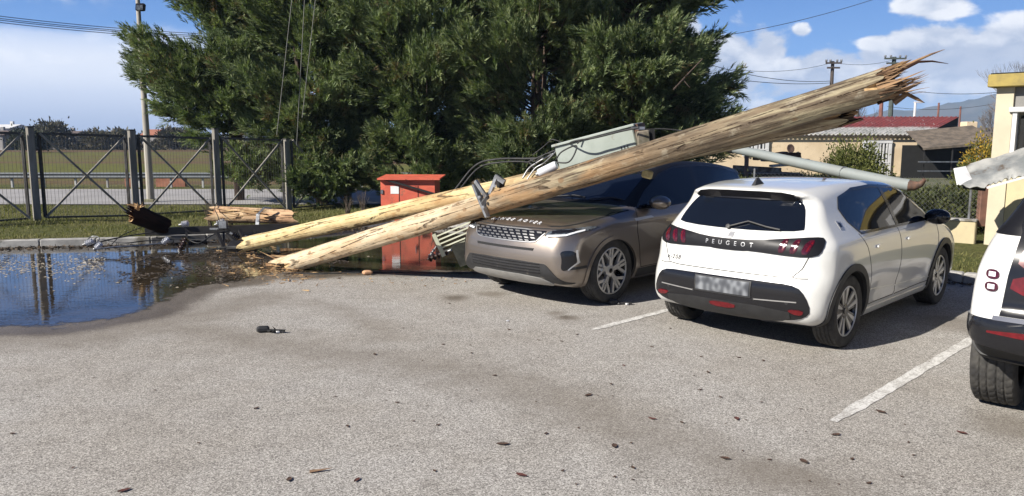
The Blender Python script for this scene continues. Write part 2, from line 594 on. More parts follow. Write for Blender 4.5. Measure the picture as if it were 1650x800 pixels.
M_field = bpy.data.materials.new('field')
M_field.use_nodes = True
t = NT(M_field.node_tree)
geo = t.n('NewGeometry').outputs['Position']
st = t.n('Mapping', {'Vector': geo, 'Scale': (0.006, 0.06, 1)}).outputs[0]
n1 = t.noise(st, 1.6, 4.0, 0.6)
n2 = t.noise(geo, 1.2, 6.0, 0.7)
yy = t.n('SeparateXYZ', {0: geo}).outputs[1]
bnd = t.smooth(yy, 70, 90)
c = t.mix(t.smooth(n1, 0.42, 0.58), (0.115, 0.118, 0.032, 1), (0.125, 0.080, 0.050, 1))
c = t.mix(t.smooth(n2, 0.4, 0.68), c, t.mix(1.0, c, (0.72, 0.72, 0.7, 1), 'MULTIPLY'))
b = t.n('BsdfPrincipled', {'Base Color': c, 'Roughness': 0.95, 'Specular IOR Level': 0.1})
t.n('OutputMaterial', {0: b})

terrain = link('ground', [(-1580, -280, -0.30), (3080, -280, -0.30), (3080, 2180, -0.30), (-1580, 2180, -0.30)], [(0, 1, 2, 3)], M_field)
tag(terrain, 'flat farm fields stretching to the hills', kind='structure')

# lawn strip between kerb and road (slightly falling), fine grid with undulation
LX = np.concatenate([np.arange(-45, -14, 1.5), np.arange(-14, 12, 0.25), np.arange(12, 46, 1.5)])
tt = np.linspace(0, 1, 46)
kyl = np.interp(LX, kx, ky)
rows = []
for s_ in tt:
    far_y = np.full_like(LX, 24.0)
    y = kyl + 0.14 + (np.maximum(far_y, kyl + 6) - kyl - 0.14) * s_
    zz = 0.10 - 0.26 * sm(y, 14, 23.5) + 0.02 * np.sin(LX * 1.3 + y * 0.9) * (0.02 < s_ < .85) + 0.012 * np.sin(LX * 3.1 - y * 2.2) * (0.02 < s_ < .85)
    rows.append(np.stack([LX, y, zz], -1))
LV = np.array(rows)
ny, nx = LV.shape[:2]
idx = np.arange(nx * ny).reshape(ny, nx)
q = np.stack([idx[:-1, :-1], idx[:-1, 1:], idx[1:, 1:], idx[1:, :-1]], -1).reshape(-1, 4)
lawn = link('lawn', LV.reshape(-1, 3), q, M_lawn, smooth=True)
tag(lawn, 'grass verge between kerb and road', kind='structure')


def lawn_z(x, y):
    return 0.10 - 0.26 * float(sm(np.array(y), 14, 23.5)) + 0.02 * math.sin(x * 1.3 + y * 0.9) + 0.012 * math.sin(x * 3.1 - y * 2.2)


# back yard ground beyond the kerb on the right
M_yard = pm('yard_earth', (0.13, 0.12, 0.075), 0.95, col2=(0.07, 0.085, 0.035), vs=1.5, bump=0.6, bs=8)
yard = link('yard_ground', [(2, 16, -0.12), (60, 5, -0.12), (80, 60, -0.2), (0, 60, -0.2), (-2, 24, -0.2)], [(0, 1, 2, 3, 4)], M_yard)
tag(yard, 'rough yard ground behind the car park', kind='structure')

# road beyond the fence
M_road = pm('road_asphalt', (0.30, 0.29, 0.285), 0.85, var=0.2, vs=0.6, bump=0.2, bs=80)
road = link('road', [(-70, 23.3, -0.13), (14, 23.3, -0.13), (14, 30.4, -0.13), (-70, 30.4, -0.13)], [(0, 1, 2, 3)], M_road)
tag(road, 'grey road beyond the fence', kind='structure')
M_line = bpy.data.materials.new('road_paint')
M_line.use_nodes = True
t = NT(M_line.node_tree)
geo = t.n('NewGeometry').outputs['Position']
nz = t.noise(geo, 6.0, 6, 0.7)
nf = t.noise(geo, 70.0, 3, 0.7)
wear = t.smooth(t.math('ADD', t.math('MULTIPLY', nz, 0.5), t.math('MULTIPLY', nf, 0.5)), 0.46, 0.56)
c = t.mix(wear, (0.60, 0.59, 0.56, 1), (0.34, 0.325, 0.30, 1))
b = t.n('BsdfPrincipled', {'Base Color': c, 'Roughness': 0.8})
t.n('OutputMaterial', {0: b})
for yy_ in (29.8,):
    tag(link('road_marking', [(-70, yy_ - .07, -0.126), (14, yy_ - .07, -0.126), (14, yy_ + .07, -0.126), (-70, yy_ + .07, -0.126)], [(0, 1, 2, 3)], M_line), 'thin white edge line on the far road', kind='structure')
tag(link('verge', [(-70, 30.4, -0.17), (14, 30.4, -0.17), (14, 35.5, -0.25), (-70, 35.5, -0.25)], [(0, 1, 2, 3)], M_lawn), 'grass verge beyond the road', kind='structure')


# painted bay lines with worn, ragged edges
def bay_line(a, b, w0, w1, lab):
    a, b = Vector(a), Vector(b)
    d = (b - a).normalized()
    nn = Vector((-d.y, d.x, 0))
    k = 70
    L, Rr = [], []
    r0 = random.Random(int(w0 * 1e5))
    for i in range(k + 1):
        s_ = i / k
        p = a.lerp(b, s_)
        w = (w0 + (w1 - w0) * s_) / 2
        if s_ < .05:
            w *= .5 + s_ * 10
        L.append(p + nn * (w + r0.uniform(-.007, .007)) + Vector((0, 0, 0.004)))
        Rr.append(p - nn * (w + r0.uniform(-.007, .007)) + Vector((0, 0, 0.004)))
    vs = L + Rr
    fs = [(i + k + 1, i + k + 2, i + 1, i) for i in range(k)]
    tag(link('parking_line', vs, fs, M_line), lab, kind='structure')


bay_line(G(1342, 680), G(1342, 680) + (G(1562, 550) - G(1342, 680)) * 2.4, 0.095, 0.10, 'worn white bay line between the hatchback and the car at the right edge')
bay_line(G(955, 532), G(955, 532) + (G(1065, 503) - G(955, 532)) * 2.6, 0.085, 0.085, 'faint white bay line between the two parked cars')
# ================================================================== CAR TOOLKIT
def catmull(pts, closed=True, step=8):
    P_ = [np.array(p[:2], float) for p in pts]
    n = len(P_)
    out = []
    rng_ = range(n) if closed else range(n - 1)
    for i in rng_:
        if closed:
            p0, p1, p2, p3 = P_[(i - 1) % n], P_[i], P_[(i + 1) % n], P_[(i + 2) % n]
        else:
            p0, p1, p2, p3 = P_[max(i - 1, 0)], P_[i], P_[i + 1], P_[min(i + 2, n - 1)]
        # centripetal
        t0 = 0.0
        t1 = t0 + max(np.linalg.norm(p1 - p0), 1e-4) ** 0.5
        t2 = t1 + max(np.linalg.norm(p2 - p1), 1e-4) ** 0.5
        t3 = t2 + max(np.linalg.norm(p3 - p2), 1e-4) ** 0.5
        for k in range(step):
            tq = t1 + (t2 - t1) * k / step
            A1 = (t1 - tq) / (t1 - t0) * p0 + (tq - t0) / (t1 - t0) * p1
            A2 = (t2 - tq) / (t2 - t1) * p1 + (tq - t1) / (t2 - t1) * p2
            A3 = (t3 - tq) / (t3 - t2) * p2 + (tq - t2) / (t3 - t2) * p3
            B1 = (t2 - tq) / (t2 - t0) * A1 + (tq - t0) / (t2 - t0) * A2
            B2 = (t3 - tq) / (t3 - t1) * A2 + (tq - t1) / (t3 - t1) * A3
            out.append((t2 - tq) / (t2 - t1) * B1 + (tq - t1) / (t2 - t1) * B2)
    if not closed:
        out.append(P_[-1])
    return np.array(out)


def spline_fn(pts):
    c = catmull(pts, False, 10)
    o = np.argsort(c[:, 0], kind='stable')
    X, Y = c[o, 0], c[o, 1]
    return lambda q: np.interp(q, X, Y)


def poly_sdf_grid(poly, h=0.01, pad=0.4):
    lo = poly.min(0) - pad
    hi = poly.max(0) + pad
    gx = np.arange(lo[0], hi[0], h)
    gz = np.arange(lo[1], hi[1], h)
    X, Z = np.meshgrid(gx, gz, indexing='ij')
    d = np.full(X.shape, 1e9)
    n = len(poly)
    c = np.zeros(X.shape, bool)
    for i in range(n):
        a, b = poly[i], poly[(i + 1) % n]
        ab = b - a
        t_ = np.clip(((X - a[0]) * ab[0] + (Z - a[1]) * ab[1]) / (ab @ ab + 1e-12), 0, 1)
        d = np.minimum(d, (X - a[0] - t_ * ab[0]) ** 2 + (Z - a[1] - t_ * ab[1]) ** 2)
        if a[1] != b[1]:
            c ^= ((a[1] > Z) != (b[1] > Z)) & (X < (b[0] - a[0]) * (Z - a[1]) / (b[1] - a[1]) + a[0])
    d = np.sqrt(d)
    d = np.where(c, -d, d)

    def f(x, z):
        u = np.clip((x - lo[0]) / h, 0, len(gx) - 1.001)
        v = np.clip((z - lo[1]) / h, 0, len(gz) - 1.001)
        i, j = u.astype(int), v.astype(int)
        fu, fv = u - i, v - j
        return (d[i, j] * (1 - fu) * (1 - fv) + d[i + 1, j] * fu * (1 - fv) + d[i, j + 1] * (1 - fu) * fv + d[i + 1, j + 1] * fu * fv)
    return f


def rmax(a, b, k):
    return np.minimum(np.maximum(a, b), -k) + np.hypot(np.maximum(a + k, 0), np.maximum(b + k, 0))


def grad(Fn, p, e=0.006):
    g = np.empty_like(p)
    for i in range(3):
        q1, q2 = p.copy(), p.copy()
        q1[:, i] += e
        q2[:, i] -= e
        g[:, i] = (Fn(q1) - Fn(q2)) / (2 * e)
    return g


def surface_nets(Fn, lo, hi, h, newton=3):
    ax = [np.arange(lo[i], hi[i] + h, h) for i in range(3)]
    X, Y, Z = np.meshgrid(*ax, indexing='ij')
    sh = X.shape
    v = Fn(np.stack([X.ravel(), Y.ravel(), Z.ravel()], -1)).reshape(sh)
    neg = v < 0
    cs = tuple(s - 1 for s in sh)
    cnt = np.zeros(cs)
    acc = np.zeros(cs + (3,))
    offs = [(0, 0), (0, 1), (1, 0), (1, 1)]
    for axis in range(3):
        o = [a for a in range(3) if a != axis]
        for da, db in offs:
            s0 = [None] * 3
            s1 = [None] * 3
            s0[axis] = slice(0, -1)
            s1[axis] = slice(1, None)
            for ax_, dd_ in zip(o, (da, db)):
                sl = slice(dd_, sh[ax_] - 1 + dd_)
                s0[ax_] = sl
                s1[ax_] = sl
            a, b = v[tuple(s0)], v[tuple(s1)]
            cr = (a < 0) != (b < 0)
            den = np.where(np.abs(a - b) < 1e-12, 1, a - b)
            tq = np.where(cr, a / den, 0)
            cnt += cr
            pos = np.zeros(cs + (3,))
            pos[..., axis] = tq
            pos[..., o[0]] = da
            pos[..., o[1]] = db
            acc += pos * cr[..., None]
    act = cnt > 0
    ids = -np.ones(cs, int)
    ids[act] = np.arange(act.sum())
    I = np.argwhere(act)
    vert = (I + acc[act] / cnt[act][:, None]) * h + np.array(lo)
    quads = []
    for axis in range(3):
        o = [a for a in range(3) if a != axis]
        s0 = [slice(1, -1)] * 3
        s1 = [slice(1, -1)] * 3
        s0[axis] = slice(0, -1)
        s1[axis] = slice(1, None)
        a, b = neg[tuple(s0)], neg[tuple(s1)]
        E = np.argwhere(a != b)
        if len(E) == 0:
            continue
        E_ = E.copy()
        for k in o:
            E_[:, k] += 1
        flip = a[a != b]
        def at(d0, d1):
            c_ = E_.copy()
            c_[:, o[0]] -= d0
            c_[:, o[1]] -= d1
            return ids[c_[:, 0], c_[:, 1], c_[:, 2]]
        qd = np.stack([at(1, 1), at(0, 1), at(0, 0), at(1, 0)], -1)
        if axis == 1:
            flip = ~flip
        qd[~flip] = qd[~flip][:, ::-1]
        quads.append(qd)
    quads = np.vstack(quads)
    for _ in range(newton):
        g = grad(Fn, vert)
        f = Fn(vert)
        n2 = np.maximum((g ** 2).sum(1), 0.05)
        st = g * (f / n2)[:, None]
        L = np.linalg.norm(st, axis=1)
        st *= np.minimum(1, 0.5 * h / np.maximum(L, 1e-9))[:, None]
        vert = vert - st
    return vert, quads


class CarBody:
    def __init__(s, side, wz, taper, gh_taper, belt, arches, bow_r=0.12, bow_f=0.20, kend=0.20, kmid=0.075, kbot=0.05, crown=0.05, length=4.0, flare=0.0, extra=None, zdark=((0, 4), (.205, .205))):
        s.zdark = zdark
        s.poly = catmull(side, True, 8)
        s.dside = poly_sdf_grid(s.poly)
        s.wz, s.taper, s.gt = spline_fn(wz), spline_fn(taper), spline_fn(gh_taper)
        s.belt, s.arches, s.L = belt, arches, length
        s.bow_r, s.bow_f, s.kend, s.kmid, s.kbot, s.crown, s.flare, s.extra = bow_r, bow_f, kend, kmid, kbot, crown, flare, extra

    def width(s, x, z):
        g = sm(z, s.belt - 0.03, s.belt + 0.25)
        w = s.wz(z) * s.taper(x) * (1 - g + g * s.gt(x))
        # shallow door hollow low on the flanks
        w = w - 0.018 * np.exp(-((z - 0.42) / 0.11) ** 2) * sm(x, s.arches[0][0] + .35, s.arches[0][0] + .7) * (1 - sm(x, s.arches[1][0] - .7, s.arches[1][0] - .35))
        for xa, za, ra in s.arches:
            w = w + s.flare * np.exp(-((x - xa) / (ra * 1.25)) ** 2) * np.exp(-((z - za - .1) / 0.36) ** 2)
        return w

    def solid(s, p):
        x, y, z = p[:, 0], p[:, 1], p[:, 2]
        m = s.L / 2
        y2 = y * y
        xr = x - s.bow_r * y2 * (1 - sm(x, 0.0, 1.3))
        xf = x + s.bow_f * y2 * sm(x, s.L - 1.5, s.L - 0.2)
        xx = np.where(x < m, xr, xf)
        zz = z + s.crown * y2 * sm(z, 0.7, 1.1)
        d1 = s.dside(xx, zz)
        d2 = (np.abs(y) - s.width(x, z)) * 0.93
        e = np.maximum(1 - sm(x, 0.15, 0.9), sm(x, s.L - 1.0, s.L - 0.2))
        low = sm(z, 0.30, 0.60)
        k = (s.kbot + (s.kmid - s.kbot) * low) + e * (s.kend - s.kmid) * (0.35 + 0.65 * low) * (1 - 0.5 * sm(z, s.belt, s.belt + 0.2))
        return rmax(d1, d2, k)

    def __call__(s, p):
        d = s.solid(p)
        if s.extra:
            d = s.extra(p, d)
        for xa, za, ra in s.arches:
            c = ra - np.hypot(p[:, 0] - xa, p[:, 2] - za)
            c = np.minimum(c, np.abs(p[:, 1]) - 0.52)
            d = np.maximum(d, c)
        return d

    def mesh(s, root, paint, dark, h=0.022, name='body', top=None):
        lo = (-0.12, -1.08, 0.06)
        hi = (s.L + 0.12, 1.08, 1.80)
        v, q = surface_nets(s, lo, hi, h)
        o = link(name, v, q, paint, root, smooth=True, local=True)
        o.data.materials.append(dark)
        fc = v[q].mean(1)
        mi = np.zeros(len(q), int)
        for xa, za, ra in s.arches:
            mi[(np.hypot(fc[:, 0] - xa, fc[:, 2] - za) < ra + 0.006) & (np.abs(fc[:, 1]) < s.width(fc[:, 0], fc[:, 2]) - 0.004)] = 1
        zb = np.interp(fc[:, 0], s.zdark[0], s.zdark[1])
        mi[fc[:, 2] < zb] = 1
        if top is not None:
            o.data.materials.append(top[0])
            mi[fc[:, 2] > np.interp(fc[:, 0], top[1], top[2])] = 2
        o.data.polygons.foreach_set('material_index', mi.tolist())
        return o

    # ---- projecting outlines onto the body so that panels follow its curves
    def hit(s, ab, view):
        ab = np.asarray(ab, float)
        n = len(ab)
        p = np.zeros((n, 3))
        if view in ('left', 'right'):
            sg = 1 if view == 'left' else -1
            p[:, 0], p[:, 2], p[:, 1] = ab[:, 0], ab[:, 1], sg * 1.25
            d = np.array([0, -sg, 0.0])
        elif view == 'rear':
            p[:, 1], p[:, 2], p[:, 0] = ab[:, 0], ab[:, 1], -0.4
            d = np.array([1.0, 0, 0])
        elif view == 'front':
            p[:, 1], p[:, 2], p[:, 0] = ab[:, 0], ab[:, 1], s.L + 0.4
            d = np.array([-1.0, 0, 0])
        else:
            p[:, 0], p[:, 1], p[:, 2] = ab[:, 0], ab[:, 1], 2.0
            d = np.array([0, 0, -1.0])
        tt_ = np.zeros(n)
        lim_ = 1.0 if view in ('left', 'right') else 3.2
        for _ in range(110):
            f = s.solid(p + d * tt_[:, None])
            tt_ = np.minimum(tt_ + np.maximum(f, -0.02) * 0.7, lim_)
        h = p + d * tt_[:, None]
        g = grad(s.solid, h, 0.008)
        L = np.linalg.norm(g, axis=1, keepdims=True)
        return h, g / np.maximum(L, 1e-6)

    def decal(s, name, poly, view, m, root, off=0.003, grid=0.035, chaikin=0, skirt=0.012, smooth=True, swap=None, dish=0.0):
        P_ = [tuple(p) for p in poly]
        for _ in range(chaikin):
            o = []
            for i in range(len(P_)):
                a, b = P_[i], P_[(i + 1) % len(P_)]
                o += [(a[0] * .75 + b[0] * .25, a[1] * .75 + b[1] * .25), (a[0] * .25 + b[0] * .75, a[1] * .25 + b[1] * .75)]
            P_ = o
        P_ = dense(P_, grid * 0.7)
        gx_, gz_ = np.meshgrid(np.arange(P_[:, 0].min(), P_[:, 0].max(), grid), np.arange(P_[:, 1].min(), P_[:, 1].max(), grid))
        gx_, gz_ = gx_.ravel(), gz_.ravel()
        tl = [tuple(q_) for q_ in P_]
        ok = inside(gx_, gz_, tl) & (seg_dist(gx_, gz_, tl, True) > grid * 0.4)
        allp = [Vector(q_) for q_ in P_] + [Vector((a, b)) for a, b in zip(gx_[ok], gz_[ok])]
        n = len(P_)
        r = delaunay_2d_cdt(allp, [(i, (i + 1) % n) for i in range(n)], [], 1, 1e-6)
        ab = np.array([(q_.x, q_.y) for q_ in r[0]])
        fs = [list(f) for f in r[2]]
        return s._panel(name, ab, fs, view, m, root, off, skirt, smooth, dish, tl)

    def _panel(s, name, ab, fs, view, m, root, off, skirt, smooth, dish=0.0, tl=None):
        h, g = s.hit(ab, view)
        o_ = off
        if dish and tl is not None:
            o_ = (off + dish * np.clip(seg_dist(ab[:, 0], ab[:, 1], tl, True) / 0.05, 0, 1))[:, None]
        v = h + g * o_
        # orientation
        f0 = np.array([f[:3] for f in fs])
        nrm = np.cross(v[f0[:, 1]] - v[f0[:, 0]], v[f0[:, 2]] - v[f0[:, 0]])
        sgn = (nrm * g[f0[:, 0]]).sum(1)
        fs = [f if k_ > 0 else f[::-1] for f, k_ in zip(fs, sgn)]
        cnt = {}
        for f in fs:
            for i in range(len(f)):
                e = (f[i], f[(i + 1) % len(f)])
                cnt[e] = 1
        bd = [e for e in cnt if (e[1], e[0]) not in cnt]
        V_ = v.tolist()
        mp = {}
        if skirt:
            for a, b in bd:
                for q_ in (a, b):
                    if q_ not in mp:
                        mp[q_] = len(V_)
                        V_.append((h[q_] - g[q_] * skirt).tolist())
            for a, b in bd:
                fs.append([b, a, mp[a], mp[b]])
        o = link(name, V_, fs, m, root, smooth=False, local=True)
        if smooth:
            auto_smooth(o, 45)
        return o

    def ribbon(s, name, pts, w, view, m, root, off=0.0016, closed=False, seg=0.03):
        pts = [np.array(p, float) for p in pts]
        if closed:
            pts.append(pts[0])
        D = [pts[0]]
        for a, b in zip(pts[:-1], pts[1:]):
            k = max(1, int(np.linalg.norm(b - a) / seg))
            for i in range(1, k + 1):
                D.append(a + (b - a) * i / k)
        D = np.array(D)
        T = np.gradient(D, axis=0)
        T /= np.maximum(np.linalg.norm(T, axis=1, keepdims=True), 1e-9)
        N = np.stack([-T[:, 1], T[:, 0]], -1)
        ww = (np.asarray(w) if np.ndim(w) else np.full(len(D), w))
        if np.ndim(w):
            ww = np.interp(np.linspace(0, 1, len(D)), np.linspace(0, 1, len(w)), w)
        A, B = D + N * ww[:, None] / 2, D - N * ww[:, None] / 2
        ab = np.vstack([A, B])
        k = len(D)
        fs = [[i, i + 1, k + i + 1, k + i] for i in range(k - 1)]
        return s._panel(name, ab, fs, view, m, root, off, 0.004 if off > 0.003 else 0.003, True)

    def text(s, name, body, size, at, view, m, root, off=0.004, mirror=False, spacing=1.0, squash=1.0, turn=False):
        cu = bpy.data.curves.new('tmp_text', 'FONT')
        cu.body = body
        cu.size = size
        cu.align_x = 'CENTER'
        cu.align_y = 'CENTER'
        cu.space_character = spacing
        cu.resolution_u = 3
        to = bpy.data.objects.new('tmp_text', cu)
        col.objects.link(to)
        bpy.context.view_layer.update()
        dg = bpy.context.evaluated_depsgraph_get()
        me = to.evaluated_get(dg).to_mesh()
        ab = np.array([(v.co.x, v.co.y * squash) for v in me.vertices])
        fs = [list(p.vertices) for p in me.polygons]
        to.evaluated_get(dg).to_mesh_clear()
        bpy.data.objects.remove(to)
        bpy.data.curves.remove(cu)
        if mirror:
            ab[:, 0] *= -1
        if turn:
            ab = np.stack([-ab[:, 1], ab[:, 0]], -1)
        ab = ab + np.array(at)
        return s._panel(name, ab, fs, view, m, root, off, 0.003, False)


def arc_poly(xa, za, r0, r1, a0, a1, n=28):
    A = np.linspace(R(a0), R(a1), n)
    return [(xa + r1 * math.cos(t_), za + r1 * math.sin(t_)) for t_ in A] + [(xa + r0 * math.cos(t_), za + r0 * math.sin(t_)) for t_ in A[::-1]]


def make_wheel(root, x, y, Rt, width, rim_r, style, M_ty, M_rim, M_dark, side, steer=0.0, tread=True, zs=1.0):
    """axis along local y; side=+1 left (outer face towards +y)"""
    hub = empty('wheel', (x, y, Rt / zs), parent=root)
    hub.scale = (1, 1, 1 / zs)
    hub.rotation_euler = (0, 0, steer)
    w = width / 2
    prof = [(-w * .82, rim_r), (-w * .95, rim_r + .012), (-w, rim_r + (Rt - rim_r) * .45), (-w * .97, rim_r + (Rt - rim_r) * .78), (-w * .88, Rt - .012)]
    nt = 26
    for i in range(nt + 1):
        a = -w * .84 + 2 * w * .84 * i / nt
        crown_ = Rt - .004 * (a / w) ** 2 * 2
        prof.append((a, crown_))
    prof += [(w * .88, Rt - .012), (w * .97, rim_r + (Rt - rim_r) * .78), (w, rim_r + (Rt - rim_r) * .45), (w * .95, rim_r + .012), (w * .82, rim_r)]
    n = 200 if tread else 64
    vs = []
    m = len(prof)
    for j, (a, r) in enumerate(prof):
        tr = 5 <= j <= 5 + nt
        for k in range(n):
            t_ = 2 * math.pi * k / n
            rr_ = r
            if tr and tread:
                i = j - 5
                rib = int(i // 5.4)
                if i in (5, 10, 16, 21):
                    rr_ -= .009
                else:
                    ph_ = (k + rib * 2 + (i % 6) * (1 if rib % 2 else -1) * 0.5) % 5
                    if ph_ < 1:
                        rr_ -= .006
            vs.append((rr_ * math.cos(t_), a, rr_ * math.sin(t_)))
    fs = [(i * n + k, (i + 1) * n + k, (i + 1) * n + (k + 1) % n, i * n + (k + 1) % n) for i in range(m - 1) for k in range(n)]
    ty = link('tyre', vs, fs, M_ty, hub, local=True)
    auto_smooth(ty, 30)
    # rim barrel
    s_ = side
    mb = MB()
    mb.lathe((0, 0, 0), (0, s_, 0), [(-w * .8, rim_r), (-w * .8, rim_r * .93), (w * .55, rim_r * .90), (w * .80, rim_r * .95), (w * .86, rim_r * .985), (w * .84, rim_r * 1.01), (w * .5, rim_r * 1.0)], 56)
    # drop caps
    mb.f = [f for f in mb.f if len(f) == 4]
    br = mb.build('rim_barrel', M_dark if style != 'silver' else M_rim, hub, local=True)
    auto_smooth(br, 40)
    lip = MB()
    lip.lathe((0, 0, 0), (0, s_, 0), [(w * .80, rim_r * .945), (w * .875, rim_r * .955), (w * .885, rim_r * .985), (w * .85, rim_r * 1.012)], 64)
    lip.f = [f for f in lip.f if len(f) == 4]
    sp_ = MB()
    dk = MB()
    yo = w * .80 * s_

    def spoke(mbb, a_in, r_in, a_out, r_out, wi, wo, depth, yl):
        p0 = (r_in * math.cos(a_in), r_in * math.sin(a_in))
        p1 = (r_out * math.cos(a_out), r_out * math.sin(a_out))
        dx, dz = p1[0] - p0[0], p1[1] - p0[1]
        L_ = math.hypot(dx, dz)
        nx_, nz_ = -dz / L_, dx / L_
        q = []
        for yy_, kk in ((yl, 1.0), (yl - depth * s_, 1.15)):
            dip = 0.012 * s_
            q += [(p0[0] + nx_ * wi / 2 * kk, yy_ - dip, p0[1] + nz_ * wi / 2 * kk), (p0[0] - nx_ * wi / 2 * kk, yy_ - dip, p0[1] - nz_ * wi / 2 * kk),
                  (p1[0] - nx_ * wo / 2 * kk, yy_, p1[1] - nz_ * wo / 2 * kk), (p1[0] + nx_ * wo / 2 * kk, yy_, p1[1] + nz_ * wo / 2 * kk)]
        mbb.add(q, [(0, 1, 2, 3), (7, 6, 5, 4), (0, 4, 5, 1), (1, 5, 6, 2), (2, 6, 7, 3), (3, 7, 4, 0)])

    for k in range(5):
        a = 2 * math.pi * k / 5 + math.pi / 2 + (0.0 if style == 'y' else 0.2)
        if style == 'y':       # paired spokes that fork towards the rim
            spoke(sp_, a - .10, rim_r * .22, a - .13, rim_r * .62, .034, .030, .03, yo)
            spoke(sp_, a + .10, rim_r * .22, a + .13, rim_r * .62, .034, .030, .03, yo)
            spoke(sp_, a - .13, rim_r * .58, a - .09, rim_r * .96, .030, .030, .03, yo)
            spoke(sp_, a + .13, rim_r * .58, a + .09, rim_r * .96, .030, .030, .03, yo)
            spoke(sp_, a - .15, rim_r * .50, a - .50, rim_r * .95, .030, .034, .03, yo)
            spoke(sp_, a + .15, rim_r * .50, a + .50, rim_r * .95, .030, .034, .03, yo)
        else:                   # five broad twin-blade spokes, bright faces on a black wheel
            spoke(sp_, a - .30, rim_r * .30, a - .24, rim_r * .95, .012, .042, .02, yo)
            spoke(sp_, a + .30, rim_r * .30, a + .24, rim_r * .95, .012, .042, .02, yo)
            spoke(dk, a, rim_r * .2, a, rim_r * .94, .09, .12, .03, yo - .006 * s_)
            spoke(dk, a - .3, rim_r * .2, a - .25, rim_r * .94, .05, .085, .03, yo - .004 * s_)
            spoke(dk, a + .3, rim_r * .2, a + .25, rim_r * .94, .05, .085, .03, yo - .004 * s_)
    sp_.v += []
    b0 = len(sp_.v)
    sp_.add(lip.v, lip.f)
    sp_.lathe((0, 0, 0), (0, s_, 0), [(w * .3, rim_r * .30), (w * .62, rim_r * .28), (w * .70, rim_r * .22), (w * .70, .001)], 30) if style == 'y' else dk.lathe((0, 0, 0), (0, s_, 0), [(w * .3, rim_r * .34), (w * .60, rim_r * .32), (w * .68, rim_r * .22), (w * .68, .001)], 30)
    rim = sp_.build('rim', M_rim, hub, local=True)
    auto_smooth(rim, 35)
    if dk.v:
        dk.build('rim_insert', M_dark, hub, local=True)
    cp = MB().lathe((0, 0, 0), (0, s_, 0), [(w * .66, .028), (w * .74, .027), (w * .75, .001)], 20)
    cp.build('centre_cap', M_dark, hub, local=True)
    di = MB().lathe((0, 0, 0), (0, s_, 0), [(w * .05, rim_r * .68), (w * .12, rim_r * .68), (w * .12, .001)], 40)
    di.build('brake_disc', pm('disc_steel', (0.22, 0.21, 0.2), 0.45, 0.9), hub, local=True)
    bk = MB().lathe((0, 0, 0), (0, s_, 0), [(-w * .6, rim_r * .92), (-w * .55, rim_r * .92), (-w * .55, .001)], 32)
    bk.build('wheel_well_shadow_plate', M_dark, hub, local=True).name = 'shade_plate'  # black disc added behind the spokes in place of wheel-well shade
    return hub


def car_paint(name, base, metal=0.0, rough=0.35, flake=0.0):
    m = bpy.data.materials.new(name)
    m.use_nodes = True
    t = NT(m.node_tree)
    tc = t.n('TexCoord').outputs['Object']
    n1 = t.noise(tc, 2.5, 6, .7)
    z = t.n('SeparateXYZ', {0: tc}).outputs[2]
    low = t.smooth(z, 0.62, 0.22)
    dirt = t.math('MULTIPLY', t.smooth(t.noise(tc, 7, 6, .7), .35, .75), t.math('ADD', 0.05, t.math('MULTIPLY', low, 0.35)))
    c = t.mix(dirt, (*base, 1), (0.26, 0.235, 0.20, 1))
    nz = t.noise(tc, 900, 2, .5)
    b = t.n('BsdfPrincipled', {'Base Color': c, 'Metallic': t.math('MULTIPLY', t.math('SUBTRACT', 1.0, dirt), metal), 'Roughness': t.math('ADD', rough, t.math('MULTIPLY', dirt, .4)),
                               'Coat Weight': t.math('SUBTRACT', 1.0, t.math('MULTIPLY', dirt, 1.4), clamp=True), 'Coat Roughness': t.math('ADD', 0.03, t.math('MULTIPLY', n1, 0.03))})
    if flake:
        bp = t.n('Bump', {'Height': nz, 'Strength': flake, 'Distance': 0.001})
        t.put(b, 'Normal', bp)
    t.n('OutputMaterial', {0: b})
    return m


M_tyre = pm('tyre_rubber', (0.030, 0.029, 0.028), 0.82, col2=(0.058, 0.055, 0.050), vs=9.0, spec=0.3)
M_glass = pm('tinted_glass', (0.005, 0.007, 0.012), 0.03, var=0.1, spec=0.5)
M_gloss = pm('gloss_black', (0.010, 0.010, 0.012), 0.16, coat=0.25, var=0.1, spec=.4)
M_plastic = pm('black_plastic', (0.022, 0.022, 0.023), 0.55, var=0.3, vs=12, dirt=((0.09, 0.08, 0.07), 6, .60))
M_under = pm('underbody', (0.012, 0.012, 0.012), 0.9, var=0.3)
M_seam = pm('panel_gap', (0.008, 0.008, 0.008), 0.8)
M_chrome = pm('bright_metal', (0.62, 0.62, 0.63), 0.18, 1.0, var=0.1)
M_satin = pm('satin_alloy', (0.60, 0.595, 0.585), 0.36, 0.75, var=0.1)
M_red = pm('red_lens', (0.13, 0.004, 0.008), 0.25, coat=0.2, var=0.35, vs=30)
M_redd = pm('dark_red_lens', (0.060, 0.005, 0.012), 0.15, coat=0.5, var=0.4, vs=25)
M_lamp = pm('headlamp_glass', (0.10, 0.115, 0.13), 0.06, coat=1.0, col2=(0.02, 0.022, 0.026), vs=22)
M_lampw = pm('lamp_white', (0.75, 0.76, 0.78), 0.15, coat=1.0, var=0.05)


def plate_material():
    m = bpy.data.materials.new('number_plate')
    m.use_nodes = True
    t = NT(m.node_tree)
    tc = t.n('TexCoord').outputs['Object']
    wn = t.noise(t.n('Mapping', {'Vector': tc, 'Scale': (0.0, 1.0, 0.8)}).outputs[0], 17.0, 0.0, 0.5)
    wn = t.smooth(wn, 0.22, 0.80)
    c = t.ramp(wn, [(0.0, (0.045, 0.048, 0.055)), (0.35, (0.085, 0.09, 0.10)), (0.6, (0.135, 0.143, 0.155)), (1.0, (0.21, 0.22, 0.235))])
    b = t.n('BsdfPrincipled', {'Base Color': c, 'Roughness': 0.35})
    t.n('OutputMaterial', {0: b})
    return m
